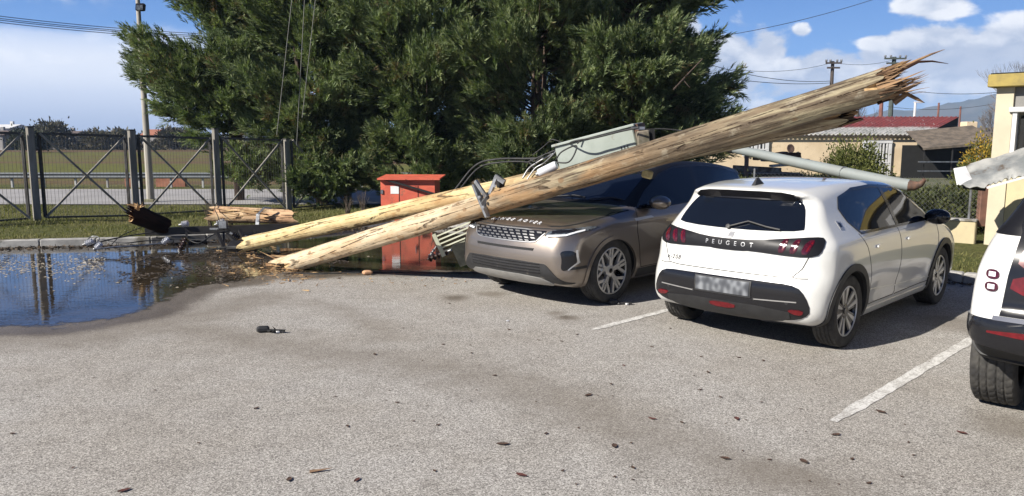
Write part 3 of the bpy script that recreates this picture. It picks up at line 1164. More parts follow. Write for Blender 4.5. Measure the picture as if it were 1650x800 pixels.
# ================================================================== WHITE HATCHBACK
HEAD = R(45.2)
fwd = Vector((math.cos(HEAD), math.sin(HEAD), 0))
lft = Vector((-math.sin(HEAD), math.cos(HEAD), 0))
rr_c = G(1366, 560)                         # outer foot of the right rear tyre
HX, HY = 0.69, 0.86                           # its place in the car's own axes
org = rr_c - fwd * HX + lft * HY
hb = empty('hatchback_car', (org.x, org.y, 0), HEAD)
tag(hb, 'white hatchback with black tail band, parked nose away between the two cars', 'car', 'cars parked in the bays')
side208 = [(0.10, 0.27), (0.035, 0.34), (0.0, 0.46), (0.0, 0.58), (0.035, 0.665), (0.075, 0.74), (0.085, 0.84), (0.10, 0.94), (0.15, 1.00), (0.27, 1.155), (0.385, 1.30), (0.33, 1.345), (0.36, 1.372),
           (0.7, 1.412), (1.3, 1.43), (1.9, 1.42), (2.3, 1.365), (2.7, 1.19), (3.05, 1.00), (3.35, 0.95), (3.7, 0.875), (3.93, 0.77), (4.03, 0.62), (4.055, 0.45), (4.02, 0.28), (3.85, 0.20), (3.2, 0.18), (2.0, 0.175), (0.9, 0.18), (0.3, 0.23)]
wz208 = [(0.1, .79), (0.2, .80), (0.3, .835), (0.5, .862), (0.68, .8725), (0.82, .868), (0.92, .848), (1.0, .805), (1.1, .757), (1.25, .685), (1.38, .615), (1.5, .55)]
arch208 = [(0.67, 0.325, 0.362), (3.21, 0.325, 0.362)]


def ex208(p, d):
    # number plate recess sits in the black bumper insert; shoulder crease over the rear arch
    return d


B1 = CarBody(side208, wz208, [(-.2, .93), (0, .95), (.4, .995), (1.2, 1.0), (2.5, 1.0), (3.2, .99), (3.7, .96), (4.2, .90)],
             [(-.2, .93), (.3, .94), (1.2, 1.0), (2.2, 1.0), (3.0, .96), (4.2, .93)], 0.95, arch208, bow_r=0.13, bow_f=0.22, kend=0.20, kmid=0.07, length=4.055, flare=0.016)
M_band = pm('tail_band_black', (.009, .009, .011), .42, spec=.22, var=.1)
M_galv0 = pm('grey_lettering', (.10, .10, .11), .4)
M_white = car_paint('white_paint', (0.63, 0.63, 0.605), 0.0, 0.30)
B1.mesh(hb, M_white, M_under)
# glass
B1.decal('rear_window', [(-.61, 1.025), (.61, 1.025), (.60, 1.10), (.53, 1.275), (.40, 1.325), (-.40, 1.325), (-.53, 1.275), (-.60, 1.10)], 'rear', M_glass, hb, off=.004, chaikin=2)
sp_ = B1.decal('spoiler', [(-.50, 1.275), (.50, 1.275), (.50, 1.335), (.30, 1.352), (-.30, 1.352), (-.50, 1.335)], 'rear', M_gloss, hb, off=.02, chaikin=1)
side_win = [(0.96, 0.985), (2.93, 0.985), (2.98, 1.0), (2.72, 1.135), (2.42, 1.27), (2.1, 1.345), (1.6, 1.372), (1.15, 1.36), (0.82, 1.30), (0.74, 1.21), (0.80, 1.10)]
for vw in ('left', 'right'):
    dlo = B1.decal('side_window', side_win, vw, M_glass, hb, off=.004, chaikin=1)
    B1.ribbon('window_trim', side_win, .022, vw, M_gloss, hb, off=.0065, closed=True)
    B1.ribbon('door_pillar', [(1.86, .99), (1.80, 1.37)], .075, vw, M_gloss, hb, off=.0068)
B1.decal('windscreen', [(-.60, 1.03), (.60, 1.03), (.57, 1.20), (.50, 1.345), (-.50, 1.345), (-.57, 1.20)], 'front', M_glass, hb, off=.004, chaikin=1)
# black tail band with three-claw lamps
band_ = [(-.765, .99), (-.70, 1.00), (-.50, .975), (-.25, .945), (0, .94), (.25, .945), (.50, .975), (.70, 1.00), (.765, .99), (.785, .90), (.75, .845), (.60, .835), (.20, .855), (.12, .845), (-.12, .845), (-.20, .855), (-.60, .835), (-.75, .845), (-.785, .90)]
B1.decal('tail_band', band_, 'rear', M_band, hb, off=.010, chaikin=1)
for s_ in (-1, 1):
    for i in range(3):
        a = s_ * (.46 + i * .095)
        lean = .018 * s_
        cl = [(a + lean, .972), (a + lean + .05 * s_, .972), (a - lean + .062 * s_, .862), (a - lean, .862)]
        B1.decal('tail_lamp', cl, 'rear', M_redd, hb, off=.0125, chaikin=1, grid=.02)
        B1.ribbon('lamp_blade', [(a + lean + .035 * s_, .955), (a - lean + .045 * s_, .885)], .013, 'rear', M_red, hb, off=.0145)
B1.text('lettering', 'PEUGEOT', .052, (0, .902), 'rear', M_satin, hb, off=.013, mirror=True, spacing=2.5)
B1.decal('maker_badge', [(-.022, 1.0), (-.026, .958), (0, .945), (.026, .958), (.022, 1.0)], 'rear', M_satin, hb, off=.006, grid=.012)
B1.text('model_lettering', 'e-208', .058, (.57, .72), 'rear', M_gloss, hb, off=.004, mirror=True, spacing=1.2)
B1.text('trim_lettering', 'GT Line', .040, (-.44, .72), 'rear', M_galv0, hb, off=.004, mirror=True, spacing=1.15)
# tailgate shut lines
B1.ribbon('tailgate_gap', [(.70, .84), (.66, .74), (.60, .672), (.50, .662), (-.50, .662), (-.60, .672), (-.66, .74), (-.70, .84)], .007, 'rear', M_seam, hb)
# bumper insert
ins_ = [(-.50, .615), (.50, .615), (.655, .60), (.72, .53), (.765, .40), (.72, .34), (.60, .30), (.30, .27), (-.30, .27), (-.60, .30), (-.72, .34), (-.765, .40), (-.72, .53), (-.655, .60)]
bi = B1.decal('bumper_insert', ins_, 'rear', M_gloss, hb, off=.007, chaikin=1)
B1.decal('bumper_valance', [(-.60, .40), (.60, .40), (.60, .30), (.30, .262), (-.30, .262), (-.60, .30)], 'rear', M_plastic, hb, off=.013, chaikin=1)
pl_ = B1.decal('plate_surround', [(-.275, .60), (.275, .60), (.275, .46), (-.275, .46)], 'rear', M_plastic, hb, off=.014)
B1.decal('number_plate', [(-.26, .59), (.26, .59), (.26, .475), (-.26, .475)], 'rear', plate_material(), hb, off=.019)
B1.decal('fog_lamp', [(-.13, .388), (.13, .388), (.115, .345), (-.115, .345)], 'rear', M_red, hb, off=.020, chaikin=1, grid=.02)
for s_ in (-1, 1):
    B1.decal('reflector', [(s_ * .58, .400), (s_ * .715, .405), (s_ * .70, .362), (s_ * .62, .368)], 'rear', M_red, hb, off=.018, chaikin=1, grid=.02)
    B1.ribbon('insert_trim', [(s_ * .30, .455), (s_ * .66, .47)], .008, 'rear', M_satin, hb, off=.011)
for yq in (-.58, -.30, .30, .58):
    B1.decal('parking_sensor', [(yq + .013 * math.cos(q_), .455 + .013 * math.sin(q_)) for q_ in np.linspace(0, 6.283, 13)[:-1]], 'rear', M_plastic, hb, off=.010, grid=.012)
B1.ribbon('bumper_gap', [(-.72, .665), (-.64, .662), (-.60, .672)], .006, 'rear', M_seam, hb)
B1.ribbon('bumper_gap', [(.72, .665), (.64, .662), (.60, .672)], .006, 'rear', M_seam, hb)
# rear wiper
h_, g_ = B1.hit(np.array([(-.02, 1.035), (.18, 1.06), (.38, 1.045)]), 'rear')
mb = MB()
hw_ = [Vector(a + b * .022) for a, b in zip(*B1.hit(np.array([(0.05, 1.03), (-.12, 1.085), (-.30, 1.05), (-.42, 1.035)]), 'rear'))]
mb.tube(hw_, .008, 6)
mb.lathe(tuple(hw_[0]), (-1, 0, 0.5), [(-.02, .022), (.012, .020), (.014, .001)], 12)
mb.build('wiper', M_plastic, hb, local=True)
# shark fin aerial
mb = MB()
mb.add([(.50, .0, 1.385), (.66, .025, 1.402), (.66, -.025, 1.402), (.585, 0, 1.470), (.548, .006, 1.462), (.548, -.006, 1.462), (.48, .02, 1.385), (.48, -.02, 1.385)],
       [(1, 2, 3), (6, 1, 3, 4), (2, 7, 5, 3), (3, 5, 4), (4, 5, 7, 6), (6, 7, 2, 1)])
mb.build('aerial', M_plastic, hb, local=True)
for vw, s_ in (('left', 1), ('right', -1)):
    # arches, sills, shut lines, handles, badges
    for xa in (.67, 3.21):
        B1.decal('arch_cladding', arc_poly(xa, .325, .362, .425, -14, 194), vw, M_plastic, hb, off=.012, grid=.03, skirt=.02)
    B1.decal('sill', [(1.10, .235), (2.78, .235), (2.80, .275), (1.08, .275)], vw, M_white, hb, off=.010)
    B1.ribbon('door_gap', [(1.83, .985), (1.86, .70), (1.84, .34), (1.80, .315), (1.15, .315)], .007, vw, M_seam, hb)
    B1.ribbon('door_gap', [(.90, .985), (1.00, .86), (1.10, .62), (1.13, .40), (1.15, .315)], .007, vw, M_seam, hb)
    B1.ribbon('door_gap', [(2.93, .985), (2.98, .80), (2.97, .50), (2.84, .325), (1.84, .315)], .007, vw, M_seam, hb)
    B1.ribbon('flank_crease', [(1.12, .455), (1.9, .40), (2.8, .37)], .010, vw, M_satin if False else M_white, hb, off=.006)
    for xh in (1.30, 2.10):
        B1.decal('door_handle', [(xh - .10, .862), (xh + .10, .858), (xh + .10, .828), (xh - .10, .832)], vw, M_white, hb, off=.022, chaikin=1, grid=.02)
    B1.decal('quarter_badge', [(.585, 1.115), (.665, 1.105), (.665, 1.045), (.600, 1.045)], vw, M_satin, hb, off=.004, grid=.015)
    B1.decal('badge_face', [(.605, 1.10), (.648, 1.095), (.648, 1.06), (.612, 1.06)], vw, M_gloss, hb, off=.006, grid=.015)
    mr = MB()
    my = s_ * .93
    c_ = Vector((2.72, my, 1.02))
    prof = [(-.10, .02), (-.085, .075), (-.04, .098), (.02, .092), (.07, .06), (.10, .015)]
    mr.lathe(c_, (1, 0, 0), prof, 20)
    mr.v = [tuple((v[0], c_.y + (v[1] - c_.y) * 1.25, c_.z + (v[2] - c_.z) * .82)) for v in mr.v]
    auto_smooth(mr.build('wing_mirror', M_gloss, hb, local=True), 50)
    MB().box((2.72, s_ * .83, .985), (.06, .12, .035)).build('mirror_arm', M_gloss, hb, local=True)
    h2, g2 = B1.hit(np.array([(0.3, .93)]), vw)
for x_, y_, s_ in ((.67, .755, 1), (.67, -.755, -1), (3.21, .75, 1), (3.21, -.75, -1)):
    make_wheel(hb, x_, y_, .325, .205, .222, 'blade', M_tyre, M_satin, M_gloss, s_, tread=True)
B1.decal('grille', [(-.55, .56), (.55, .56), (.62, .40), (.50, .30), (-.50, .30), (-.62, .40)], 'front', M_gloss, hb, off=.004, chaikin=1)
for s_ in (-1, 1):
    B1.decal('headlight', [(s_ * .40, .70), (s_ * .74, .78), (s_ * .76, .68), (s_ * .45, .63)], 'front', M_lamp, hb, off=.005, chaikin=1)

# ================================================================== BRONZE SUV (faces the camera side)
HEAD2 = R(44.5) + math.pi
ZS2 = 0.935
fwd2 = Vector((math.cos(HEAD2), math.sin(HEAD2), 0))
lft2 = Vector((-math.sin(HEAD2), math.cos(HEAD2), 0))
wc = G(987, 489)                              # outer foot of its left front tyre
WX, WY = 3.515, 0.90
org2 = wc - fwd2 * WX - lft2 * WY
sv = empty('suv_car', (org2.x, org2.y, 0), HEAD2)
sv.scale = (1, 0.96, ZS2)
tag(sv, 'bronze grey suv facing the camera, with the fallen logs across its bonnet', 'car', 'cars parked in the bays')
sideE = [(0.12, 0.33), (0.03, 0.45), (0.0, 0.62), (0.02, 0.85), (0.06, 1.02), (0.14, 1.16), (0.27, 1.38), (0.20, 1.455), (0.24, 1.50), (0.6, 1.565), (1.1, 1.62), (1.65, 1.649), (2.1, 1.625), (2.4, 1.55), (2.8, 1.34), (3.15, 1.135),
         (3.35, 1.09), (3.7, 1.055), (4.05, 1.005), (4.22, .945), (4.30, 0.86), (4.35, 0.72), (4.37, 0.55), (4.34, 0.38), (4.24, 0.28), (4.0, 0.225), (3.0, 0.215), (2.0, 0.21), (1.0, 0.22), (0.4, 0.26)]
wzE = [(0.1, .86), (0.25, .88), (0.4, .93), (0.6, .952), (0.8, .95), (0.95, .935), (1.05, .90), (1.15, .855), (1.3, .785), (1.45, .715), (1.58, .65), (1.7, .58)]
archE = [(0.83, 0.365, 0.405), (3.515, 0.365, 0.405)]
B2 = CarBody(sideE, wzE, [(-.2, .93), (0, .95), (.5, .99), (1.2, 1.0), (3.0, 1.0), (3.6, .99), (4.0, .97), (4.5, .92)],
             [(-.2, .90), (.3, .91), (1.2, .99), (2.2, 1.0), (3.2, .96), (4.2, .96)], 1.05, archE, bow_r=0.12, bow_f=0.16, kend=0.20, kmid=0.07, kbot=.06, length=4.37, flare=0.022, crown=0.035)
M_bronze = car_paint('bronze_paint', (0.265, 0.225, 0.19), 0.85, 0.34, 0.0)
B2.mesh(sv, M_bronze, M_under, top=(M_band, [0, .4, 2.9, 3.05, 3.25, 4.4], [1.20, 1.145, 1.10, 1.115, 1.16, 1.3]))
B2.decal('windscreen', [(-.70, 1.165), (.70, 1.165), (.685, 1.25), (.60, 1.54), (-.60, 1.54), (-.685, 1.25)], 'front', M_glass, sv, off=.004, chaikin=1)
B2.decal('rear_window', [(-.60, 1.12), (.60, 1.12), (.53, 1.40), (-.53, 1.40)], 'rear', M_glass, sv, off=.004, chaikin=1)
M_roofblk = M_gloss
B2.decal('roof_panel', [(.35, -.50), (2.25, -.57), (2.25, .57), (.35, .50)], 'top', M_gloss, sv, off=.004, chaikin=1)
swE = [(.42, 1.20), (1.2, 1.145), (2.4, 1.10), (3.02, 1.10), (2.78, 1.27), (2.36, 1.49), (2.0, 1.57), (1.5, 1.585), (.9, 1.545), (.50, 1.46), (.36, 1.33)]
for vw, s_ in (('left', 1), ('right', -1)):
    B2.decal('side_window', swE, vw, M_glass, sv, off=.004, chaikin=1)
    B2.ribbon('door_pillar', [(1.66, 1.13), (1.60, 1.58)], .09, vw, M_gloss, sv, off=.0065)
    B2.ribbon('window_trim', swE, .02, vw, M_gloss, sv, off=.006, closed=True)
    for xa in (.83, 3.515):
        B2.decal('arch_cladding', arc_poly(xa, .365, .405, .452, -14, 194), vw, M_bronze, sv, off=.012, grid=.03, skirt=.02)
    B2.decal('sill', [(1.30, .26), (3.04, .26), (3.06, .36), (1.28, .36)], vw, M_plastic, sv, off=.008)
    B2.ribbon('door_gap', [(3.05, 1.10), (3.10, .85), (3.04, .50), (2.98, .375), (1.30, .375)], .008, vw, M_seam, sv)
    B2.ribbon('door_gap', [(1.63, 1.13), (1.67, .80), (1.66, .375)], .008, vw, M_seam, sv)
    B2.ribbon('bonnet_gap', [(3.15, 1.085), (3.6, 1.03), (4.0, .97), (4.16, .945)], .009, vw, M_seam, sv)
    B2.decal('fender_vent', [(3.13, .99), (2.80, 1.00), (2.76, .975), (3.12, .955)], vw, M_satin, sv, off=.006, grid=.02)
    for xh in (1.42, 2.42):
        B2.decal('door_handle', [(xh - .12, .93), (xh + .12, .93), (xh + .12, .905), (xh - .12, .905)], vw, M_bronze, sv, off=.004, chaikin=1, grid=.02)
    B2.ribbon('side_strip', [(3.96, .50), (4.18, .49)], .028, vw, M_plastic, sv, off=.006)
    mr = MB()
    c_ = Vector((2.78, s_ * 1.02, 1.165))
    mr.lathe(c_, (1, 0, 0), [(-.09, .03), (-.08, .085), (-.03, .105), (.03, .098), (.08, .065), (.11, .015)], 20)
    mr.v = [tuple((v[0], c_.y + (v[1] - c_.y) * 1.3, c_.z + (v[2] - c_.z) * .85)) for v in mr.v]
    auto_smooth(mr.build('wing_mirror', M_bronze, sv, local=True), 50)
    MB().box((2.80, s_ * .92, 1.11), (.07, .14, .04)).build('mirror_arm', M_gloss, sv, local=True)
# face: grille, lamps, slots
B2.decal('grille', [(-.60, .905), (.60, .905), (.50, .775), (.38, .755), (-.38, .755), (-.50, .775)], 'front', pm('grille_frame', (.38, .38, .38), .4, .7), sv, off=.010, chaikin=1, grid=.02)
B2.decal('grille_opening', [(-.57, .893), (.57, .893), (.485, .785), (.37, .768), (-.37, .768), (-.485, .785)], 'front', M_gloss, sv, off=.0125, grid=.03)
gr = MB()
for row in range(4):
    zz = .882 - row * .030
    half = .56 - row * .035
    nseg = 11
    for i in range(nseg):
        y0 = -half + 2 * half * i / nseg + (.04 if row % 2 else 0)
        w_ = 2 * half / nseg * .62
        if y0 + w_ > half:
            continue
        pts_ = np.array([(y0, zz - .004), (y0 + w_, zz - .004), (y0 + w_ + .018, zz - .019), (y0 + .018, zz - .019)])
        hh, gg_ = B2.hit(pts_, 'front')
        q_ = [Vector(a + b * .020) for a, b in zip(hh, gg_)] + [Vector(a + b * .008) for a, b in zip(hh, gg_)]
        gr.add(q_, [(0, 1, 2, 3), (3, 2, 1, 0)][:1] + [(0, 4, 5, 1), (1, 5, 6, 2), (2, 6, 7, 3), (3, 7, 4, 0)])
gr.build('grille_mesh', pm('grille_grey', (.20, .20, .20), .4, .6), sv, local=True)
B2.text('lettering', 'RANGE ROVER', .078, (4.14, 0), 'top', M_lampw, sv, off=.006, spacing=1.75, turn=True)
B2.ribbon('bonnet_gap', [(-.90, .935), (-.62, .922), (-.3, .918), (.3, .918), (.62, .922), (.90, .935)], .008, 'front', M_seam, sv)
for s_ in (-1, 1):
    B2.decal('headlight', [(s_ * .60, .905), (s_ * .80, .925), (s_ * .915, .955), (s_ * .905, .90), (s_ * .80, .845), (s_ * .565, .822)], 'front', M_lamp, sv, off=.007, chaikin=1, grid=.02)
    B2.ribbon('daytime_lamp', [(s_ * .60, .845), (s_ * .80, .862), (s_ * .885, .91)], .018, 'front', M_lampw, sv, off=.0105)
    B2.ribbon('lamp_lens', [(s_ * .64, .888), (s_ * .84, .908)], .03, 'front', M_gloss, sv, off=.0100)
    B2.decal('bumper_vent', [(s_ * .78, .69), (s_ * .905, .70), (s_ * .915, .56), (s_ * .86, .47), (s_ * .80, .47), (s_ * .81, .60)], 'front', M_gloss, sv, off=.006, chaikin=2, grid=.015)
    B2.ribbon('vent_trim', [(s_ * .905, .70), (s_ * .917, .56), (s_ * .86, .475)], .010, 'front', M_satin, sv, off=.0095)
B2.decal('bumper_slot', [(-.47, .700), (.47, .700), (.46, .672), (-.46, .672)], 'front', M_seam, sv, off=.004, grid=.02)
B2.decal('lower_intake', [(-.60, .545), (.60, .545), (.665, .50), (.80, .335), (.88, .305), (.70, .30), (.50, .385), (-.50, .385), (-.70, .30), (-.88, .305), (-.80, .335), (-.665, .50)], 'front', M_plastic, sv, off=.008, chaikin=1, grid=.025)
for k in range(4):
    B2.ribbon('intake_slat', [(-.56, .525 - k * .034), (.56, .525 - k * .034)], .008, 'front', M_gloss, sv, off=.014)
B2.decal('skid_plate', [(-.50, .385), (.50, .385), (.68, .305), (.62, .268), (-.62, .268), (-.68, .305)], 'front', pm('satin_silver', (.42, .415, .40), .45, .6), sv, off=.016, chaikin=1, grid=.025)
B2.decal('tail_lamp', [(.60, 1.02), (.90, 1.02), (.90, .94), (.60, .94)], 'rear', M_red, sv, off=.006)
B2.decal('tail_lamp', [(-.60, 1.02), (-.90, 1.02), (-.90, .94), (-.60, .94)], 'rear', M_red, sv, off=.006)
for x_, y_, s_ in ((.83, .825, 1), (.83, -.825, -1), (3.515, .82, 1), (3.515, -.82, -1)):
    make_wheel(sv, x_, y_, .365, .235, .262, 'y', M_tyre, M_satin, M_gloss, s_, tread=True, zs=ZS2)
# wipers
for s_ in (0, 1):
    hw_ = [Vector(a + b * .016) for a, b in zip(*B2.hit(np.array([(-.45 + .65 * s_, 1.165), (-.1 + .6 * s_, 1.20), (.10 + .56 * s_, 1.185)]), 'front'))]
    MB().tube(hw_, .008, 6).build('wiper', M_plastic, sv, local=True)

# ================================================================== WHITE CAR AT THE RIGHT EDGE (rear left corner in view)
sideW = [(0.12, 0.53), (0.02, 0.56), (0.0, 0.62), (0.0, 0.72), (0.05, 0.80), (0.07, 0.95), (0.10, 1.12), (0.20, 1.32), (0.34, 1.55), (0.30, 1.62), (0.5, 1.68), (1.2, 1.73), (2.0, 1.72), (2.5, 1.60), (2.95, 1.30), (3.25, 1.14),
         (3.7, 1.08), (4.1, .98), (4.3, 0.75), (4.33, 0.5), (4.2, 0.30), (3.2, 0.26), (2.0, 0.26), (1.0, 0.28), (0.5, 0.36)]
wzW = [(0.1, .86), (0.3, .90), (0.5, .935), (0.62, .945), (0.75, .948), (0.85, .945), (1.0, .93), (1.15, .89), (1.3, .83), (1.45, .76), (1.6, .70), (1.75, .63)]
tyc = G(1603, 657)
a3 = R(48.5)
fwd3 = Vector((math.cos(a3), math.sin(a3), 0))
lft3 = Vector((-math.sin(a3), math.cos(a3), 0))
W3X, W3Y = 0.86, 0.80
org3 = G(1600, 642) - Vector((.075, 0, 0)) - fwd3 * W3X - lft3 * .93
wt = empty('white_suv_car', (org3.x, org3.y, 0), a3)
tag(wt, 'white car cut by the right edge, showing only its rear corner and chunky tyre', 'car', 'cars parked in the bays')
B3 = CarBody(sideW, wzW, [(-.2, .95), (0, .965), (.5, 1.0), (3.0, 1.0), (3.8, .97), (4.5, .90)],
             [(-.2, .95), (.3, .96), (1.2, 1.0), (2.2, 1.0), (3.2, .96), (4.4, .96)], 1.2, [(0.86, 0.385, 0.44), (3.45, 0.385, 0.44)], bow_r=0.07, bow_f=0.18, kend=0.13, kmid=0.07, length=4.33, flare=.0, zdark=((0, .42, .5, 4.3), (.68, .68, .3, .3)))
B3.mesh(wt, M_white, M_under, top=(M_band, [0, .4, 2.9, 3.05, 3.25, 4.4], [1.26, 1.26, 1.22, 1.25, 1.30, 1.5]))
B3.decal('rear_bumper', [(-.95, .735), (.95, .735), (.96, .64), (.93, .585), (.6, .55), (-.6, .55), (-.93, .585), (-.96, .64)], 'rear', M_gloss, wt, off=.012)
for vw in ('left', 'right'):
    B3.decal('bumper_wrap', [(.03, .735), (.42, .735), (.42, .64), (.03, .58)], vw, M_gloss, wt, off=.011)
    B3.decal('arch_cladding', arc_poly(.86, .385, .44, .50, -10, 190), vw, M_plastic, wt, off=.012, grid=.03, skirt=.02)
    B3.decal('arch_cladding', arc_poly(3.45, .385, .44, .50, -10, 190), vw, M_plastic, wt, off=.012, grid=.03, skirt=.02)
    B3.decal('side_window', [(.45, 1.22), (3.0, 1.18), (2.75, 1.38), (2.4, 1.58), (1.5, 1.66), (.7, 1.62), (.42, 1.45)], vw, M_glass, wt, off=.004, chaikin=1)
B3.decal('tailgate_trim', [(-.75, .76), (.75, .76), (.73, 1.00), (.69, 1.26), (.70, 1.30), (.63, 1.60), (-.63, 1.60), (-.70, 1.30), (-.69, 1.26), (-.73, 1.00)], 'rear', M_gloss, wt, off=.006)
for s_ in (-1, 1):
    B3.decal('tail_lamp', [(s_ * .42, 1.19), (s_ * .66, 1.19), (s_ * .69, 1.04), (s_ * .42, 1.02)], 'rear', M_red, wt, off=.014, chaikin=1, grid=.02)
    B3.decal('tail_lamp', [(s_ * .42, 1.0), (s_ * .695, 1.015), (s_ * .715, .90), (s_ * .42, .885)], 'rear', M_red, wt, off=.014, chaikin=1, grid=.02)
    for zc in (1.00, .925):
        q_ = [(s_ * .775, zc + .030), (s_ * .845, zc + .030), (s_ * .845, zc - .026), (s_ * .775, zc - .026)]
        B3.decal('square_lamp', q_, 'rear', M_redd, wt, off=.010, chaikin=2, grid=.015)
        q2_ = [(s_ * .792, zc + .016), (s_ * .828, zc + .016), (s_ * .828, zc - .012), (s_ * .792, zc - .012)]
        B3.decal('lamp_centre', q2_, 'rear', M_lampw, wt, off=.013, grid=.015)
for vw in ('left', 'right'):
    B3.ribbon('waist_trim', [(.10, 1.262), (.60, 1.262), (1.6, 1.25), (2.9, 1.222)], .05, vw, M_band, wt, off=.006)
B3.ribbon('waist_trim', [(-.84, 1.262), (.84, 1.262)], .05, 'rear', M_band, wt, off=.005)
B3.ribbon('bumper_strip', [(-.78, .742), (.78, .742)], .022, 'rear', M_chrome, wt, off=.016)
B3.ribbon('reflector', [(-.80, .665), (-.45, .665)], [.012, .034, .034], 'rear', M_red, wt, off=.015)
B3.ribbon('reflector', [(.80, .665), (.45, .665)], [.012, .034, .034], 'rear', M_red, wt, off=.015)
for x_, y_, s_ in ((.86, .83, 1), (.86, -.83, -1), (3.45, .80, 1), (3.45, -.80, -1)):
    make_wheel(wt, x_, y_, .385, .275, .25, 'y', M_tyre, M_satin, M_gloss, s_, tread=True)
# ================================================================== FALLEN POLES
def log_material(name, fresh, old, lo, hi, dark_under=False):
    """debarked wood with knots and drying cracks; weathered grey-brown towards the butt (local Z runs tip to butt)"""
    m = bpy.data.materials.new(name)
    m.use_nodes = True
    t = NT(m.node_tree)
    tc = t.n('TexCoord').outputs['Object']
    z = t.n('SeparateXYZ', {0: tc}).outputs[2]
    st = t.n('Mapping', {'Vector': tc, 'Scale': (1.0, 1.0, 0.09)}).outputs[0]
    st2 = t.n('Mapping', {'Vector': tc, 'Scale': (1.0, 1.0, 0.30)}).outputs[0]
    fib = t.noise(st, 42.0, 6.0, 0.7)
    big = t.noise(st2, 5.0, 5.0, 0.6)
    blot = t.noise(tc, 7.0, 6.0, 0.65)
    age = t.smooth(t.math('ADD', z, t.math('MULTIPLY', t.math('SUBTRACT', big, 0.5), 2.2)), lo, hi)
    c1 = t.mix(t.smooth(big, 0.35, 0.65), (*fresh[0], 1), (*fresh[1], 1))
    c1 = t.mix(t.math('MULTIPLY', t.smooth(blot, 0.54, 0.66), .75), c1, (*fresh[2], 1))
    c2 = t.mix(t.smooth(big, 0.35, 0.62), (*old[0], 1), (*old[1], 1))
    c2 = t.mix(t.math('MULTIPLY', t.smooth(blot, 0.54, 0.68), .8), c2, (*old[2], 1))
    c = t.mix(age, c1, c2)
    stk = t.noise(t.n('Mapping', {'Vector': tc, 'Scale': (1.0, 1.0, 0.10)}).outputs[0], 13.0, 4.0, 0.6)
    c = t.mix(t.math('MULTIPLY', age, t.math('MULTIPLY', t.smooth(stk, 0.50, 0.66), .8)), c, (0.33, 0.285, 0.185, 1))
    c = t.mix(t.math('MULTIPLY', age, t.math('MULTIPLY', t.smooth(stk, 0.48, 0.34), .8)), c, (0.085, 0.062, 0.040, 1))
    amb = t.math('MULTIPLY', t.smooth(z, 2.2, 3.4), t.math('MULTIPLY', t.smooth(z, 6.2, 4.6), t.smooth(t.noise(st2, 3.0, 5, .6), .44, .60)))
    c = t.mix(t.math('MULTIPLY', amb, .65), c, (0.36, 0.205, 0.09, 1))
    # knots
    kn = t.n('TexVoronoi', {'Vector': t.n('Mapping', {'Vector': tc, 'Scale': (1.0, 1.0, 0.75)}).outputs[0], 'Scale': 4.6, 'Randomness': 1.0}).outputs[0]
    knm = t.smooth(kn, 0.16, 0.09)
    c = t.mix(t.math('MULTIPLY', knm, 0.6), c, (0.17, 0.085, 0.035, 1))
    # fine fibre + cracks
    c = t.mix(t.smooth(fib, 0.52, 0.75), c, t.mix(1.0, c, (0.55, 0.50, 0.44, 1), 'MULTIPLY'))
    crk = t.n('TexVoronoi', {'Vector': t.n('Mapping', {'Vector': t.mix(0.012, tc, t.noise(tc, 3, 3, .5, out=1)), 'Scale': (1.0, 1.0, 0.035)}).outputs[0], 'Scale': 14.0}, feature='DISTANCE_TO_EDGE').outputs[0]
    ck = t.math('MULTIPLY', t.smooth(crk, 0.045, 0.010), t.smooth(blot, 0.42, 0.55))
    c = t.mix(t.math('MULTIPLY', ck, 0.75), c, (0.05, 0.03, 0.018, 1))
    hgt = t.math('ADD', t.math('MULTIPLY', fib, 0.5), t.math('SUBTRACT', t.math('MULTIPLY', blot, 0.5), t.math('MULTIPLY', ck, 0.9)))
    bp = t.n('Bump', {'Height': hgt, 'Strength': 1.0, 'Distance': 0.02})
    b = t.n('BsdfPrincipled', {'Base Color': c, 'Roughness': 0.82, 'Normal': bp, 'Specular IOR Level': 0.25})
    t.n('OutputMaterial', {0: b})
    return m


M_galv = pm('galvanised_steel', (0.34, 0.35, 0.36), 0.42, 0.75, col2=(0.20, 0.20, 0.20), vs=9, dirt=((0.16, 0.10, 0.06), 7, .62))
FRESH = [(0.56, 0.44, 0.27), (0.46, 0.335, 0.19), (0.33, 0.20, 0.095)]
OLD = [(0.185, 0.140, 0.090), (0.095, 0.072, 0.050), (0.28, 0.245, 0.18)]
M_log = log_material('debarked_pole', [(0.58, 0.475, 0.33), (0.47, 0.35, 0.215), (0.33, 0.20, 0.10)], OLD, 2.4, 5.2)
M_log2 = log_material('yellow_pole', [(0.60, 0.49, 0.27), (0.50, 0.375, 0.19), (0.36, 0.23, 0.10)], OLD, 4.6, 6.2)
M_heart = pm('split_wood', (0.46, 0.31, 0.15), 0.8, col2=(0.22, 0.115, 0.05), vs=14, stretch=(1, 1, 0.15), bump=0.6, bs=60, detail=7)
M_charred = pm('dark_wood', (0.040, 0.020, 0.013), 0.95, spec=.1, col2=(0.014, 0.009, 0.007), vs=9, stretch=(1, 1, 0.2), bump=0.8, bs=50)


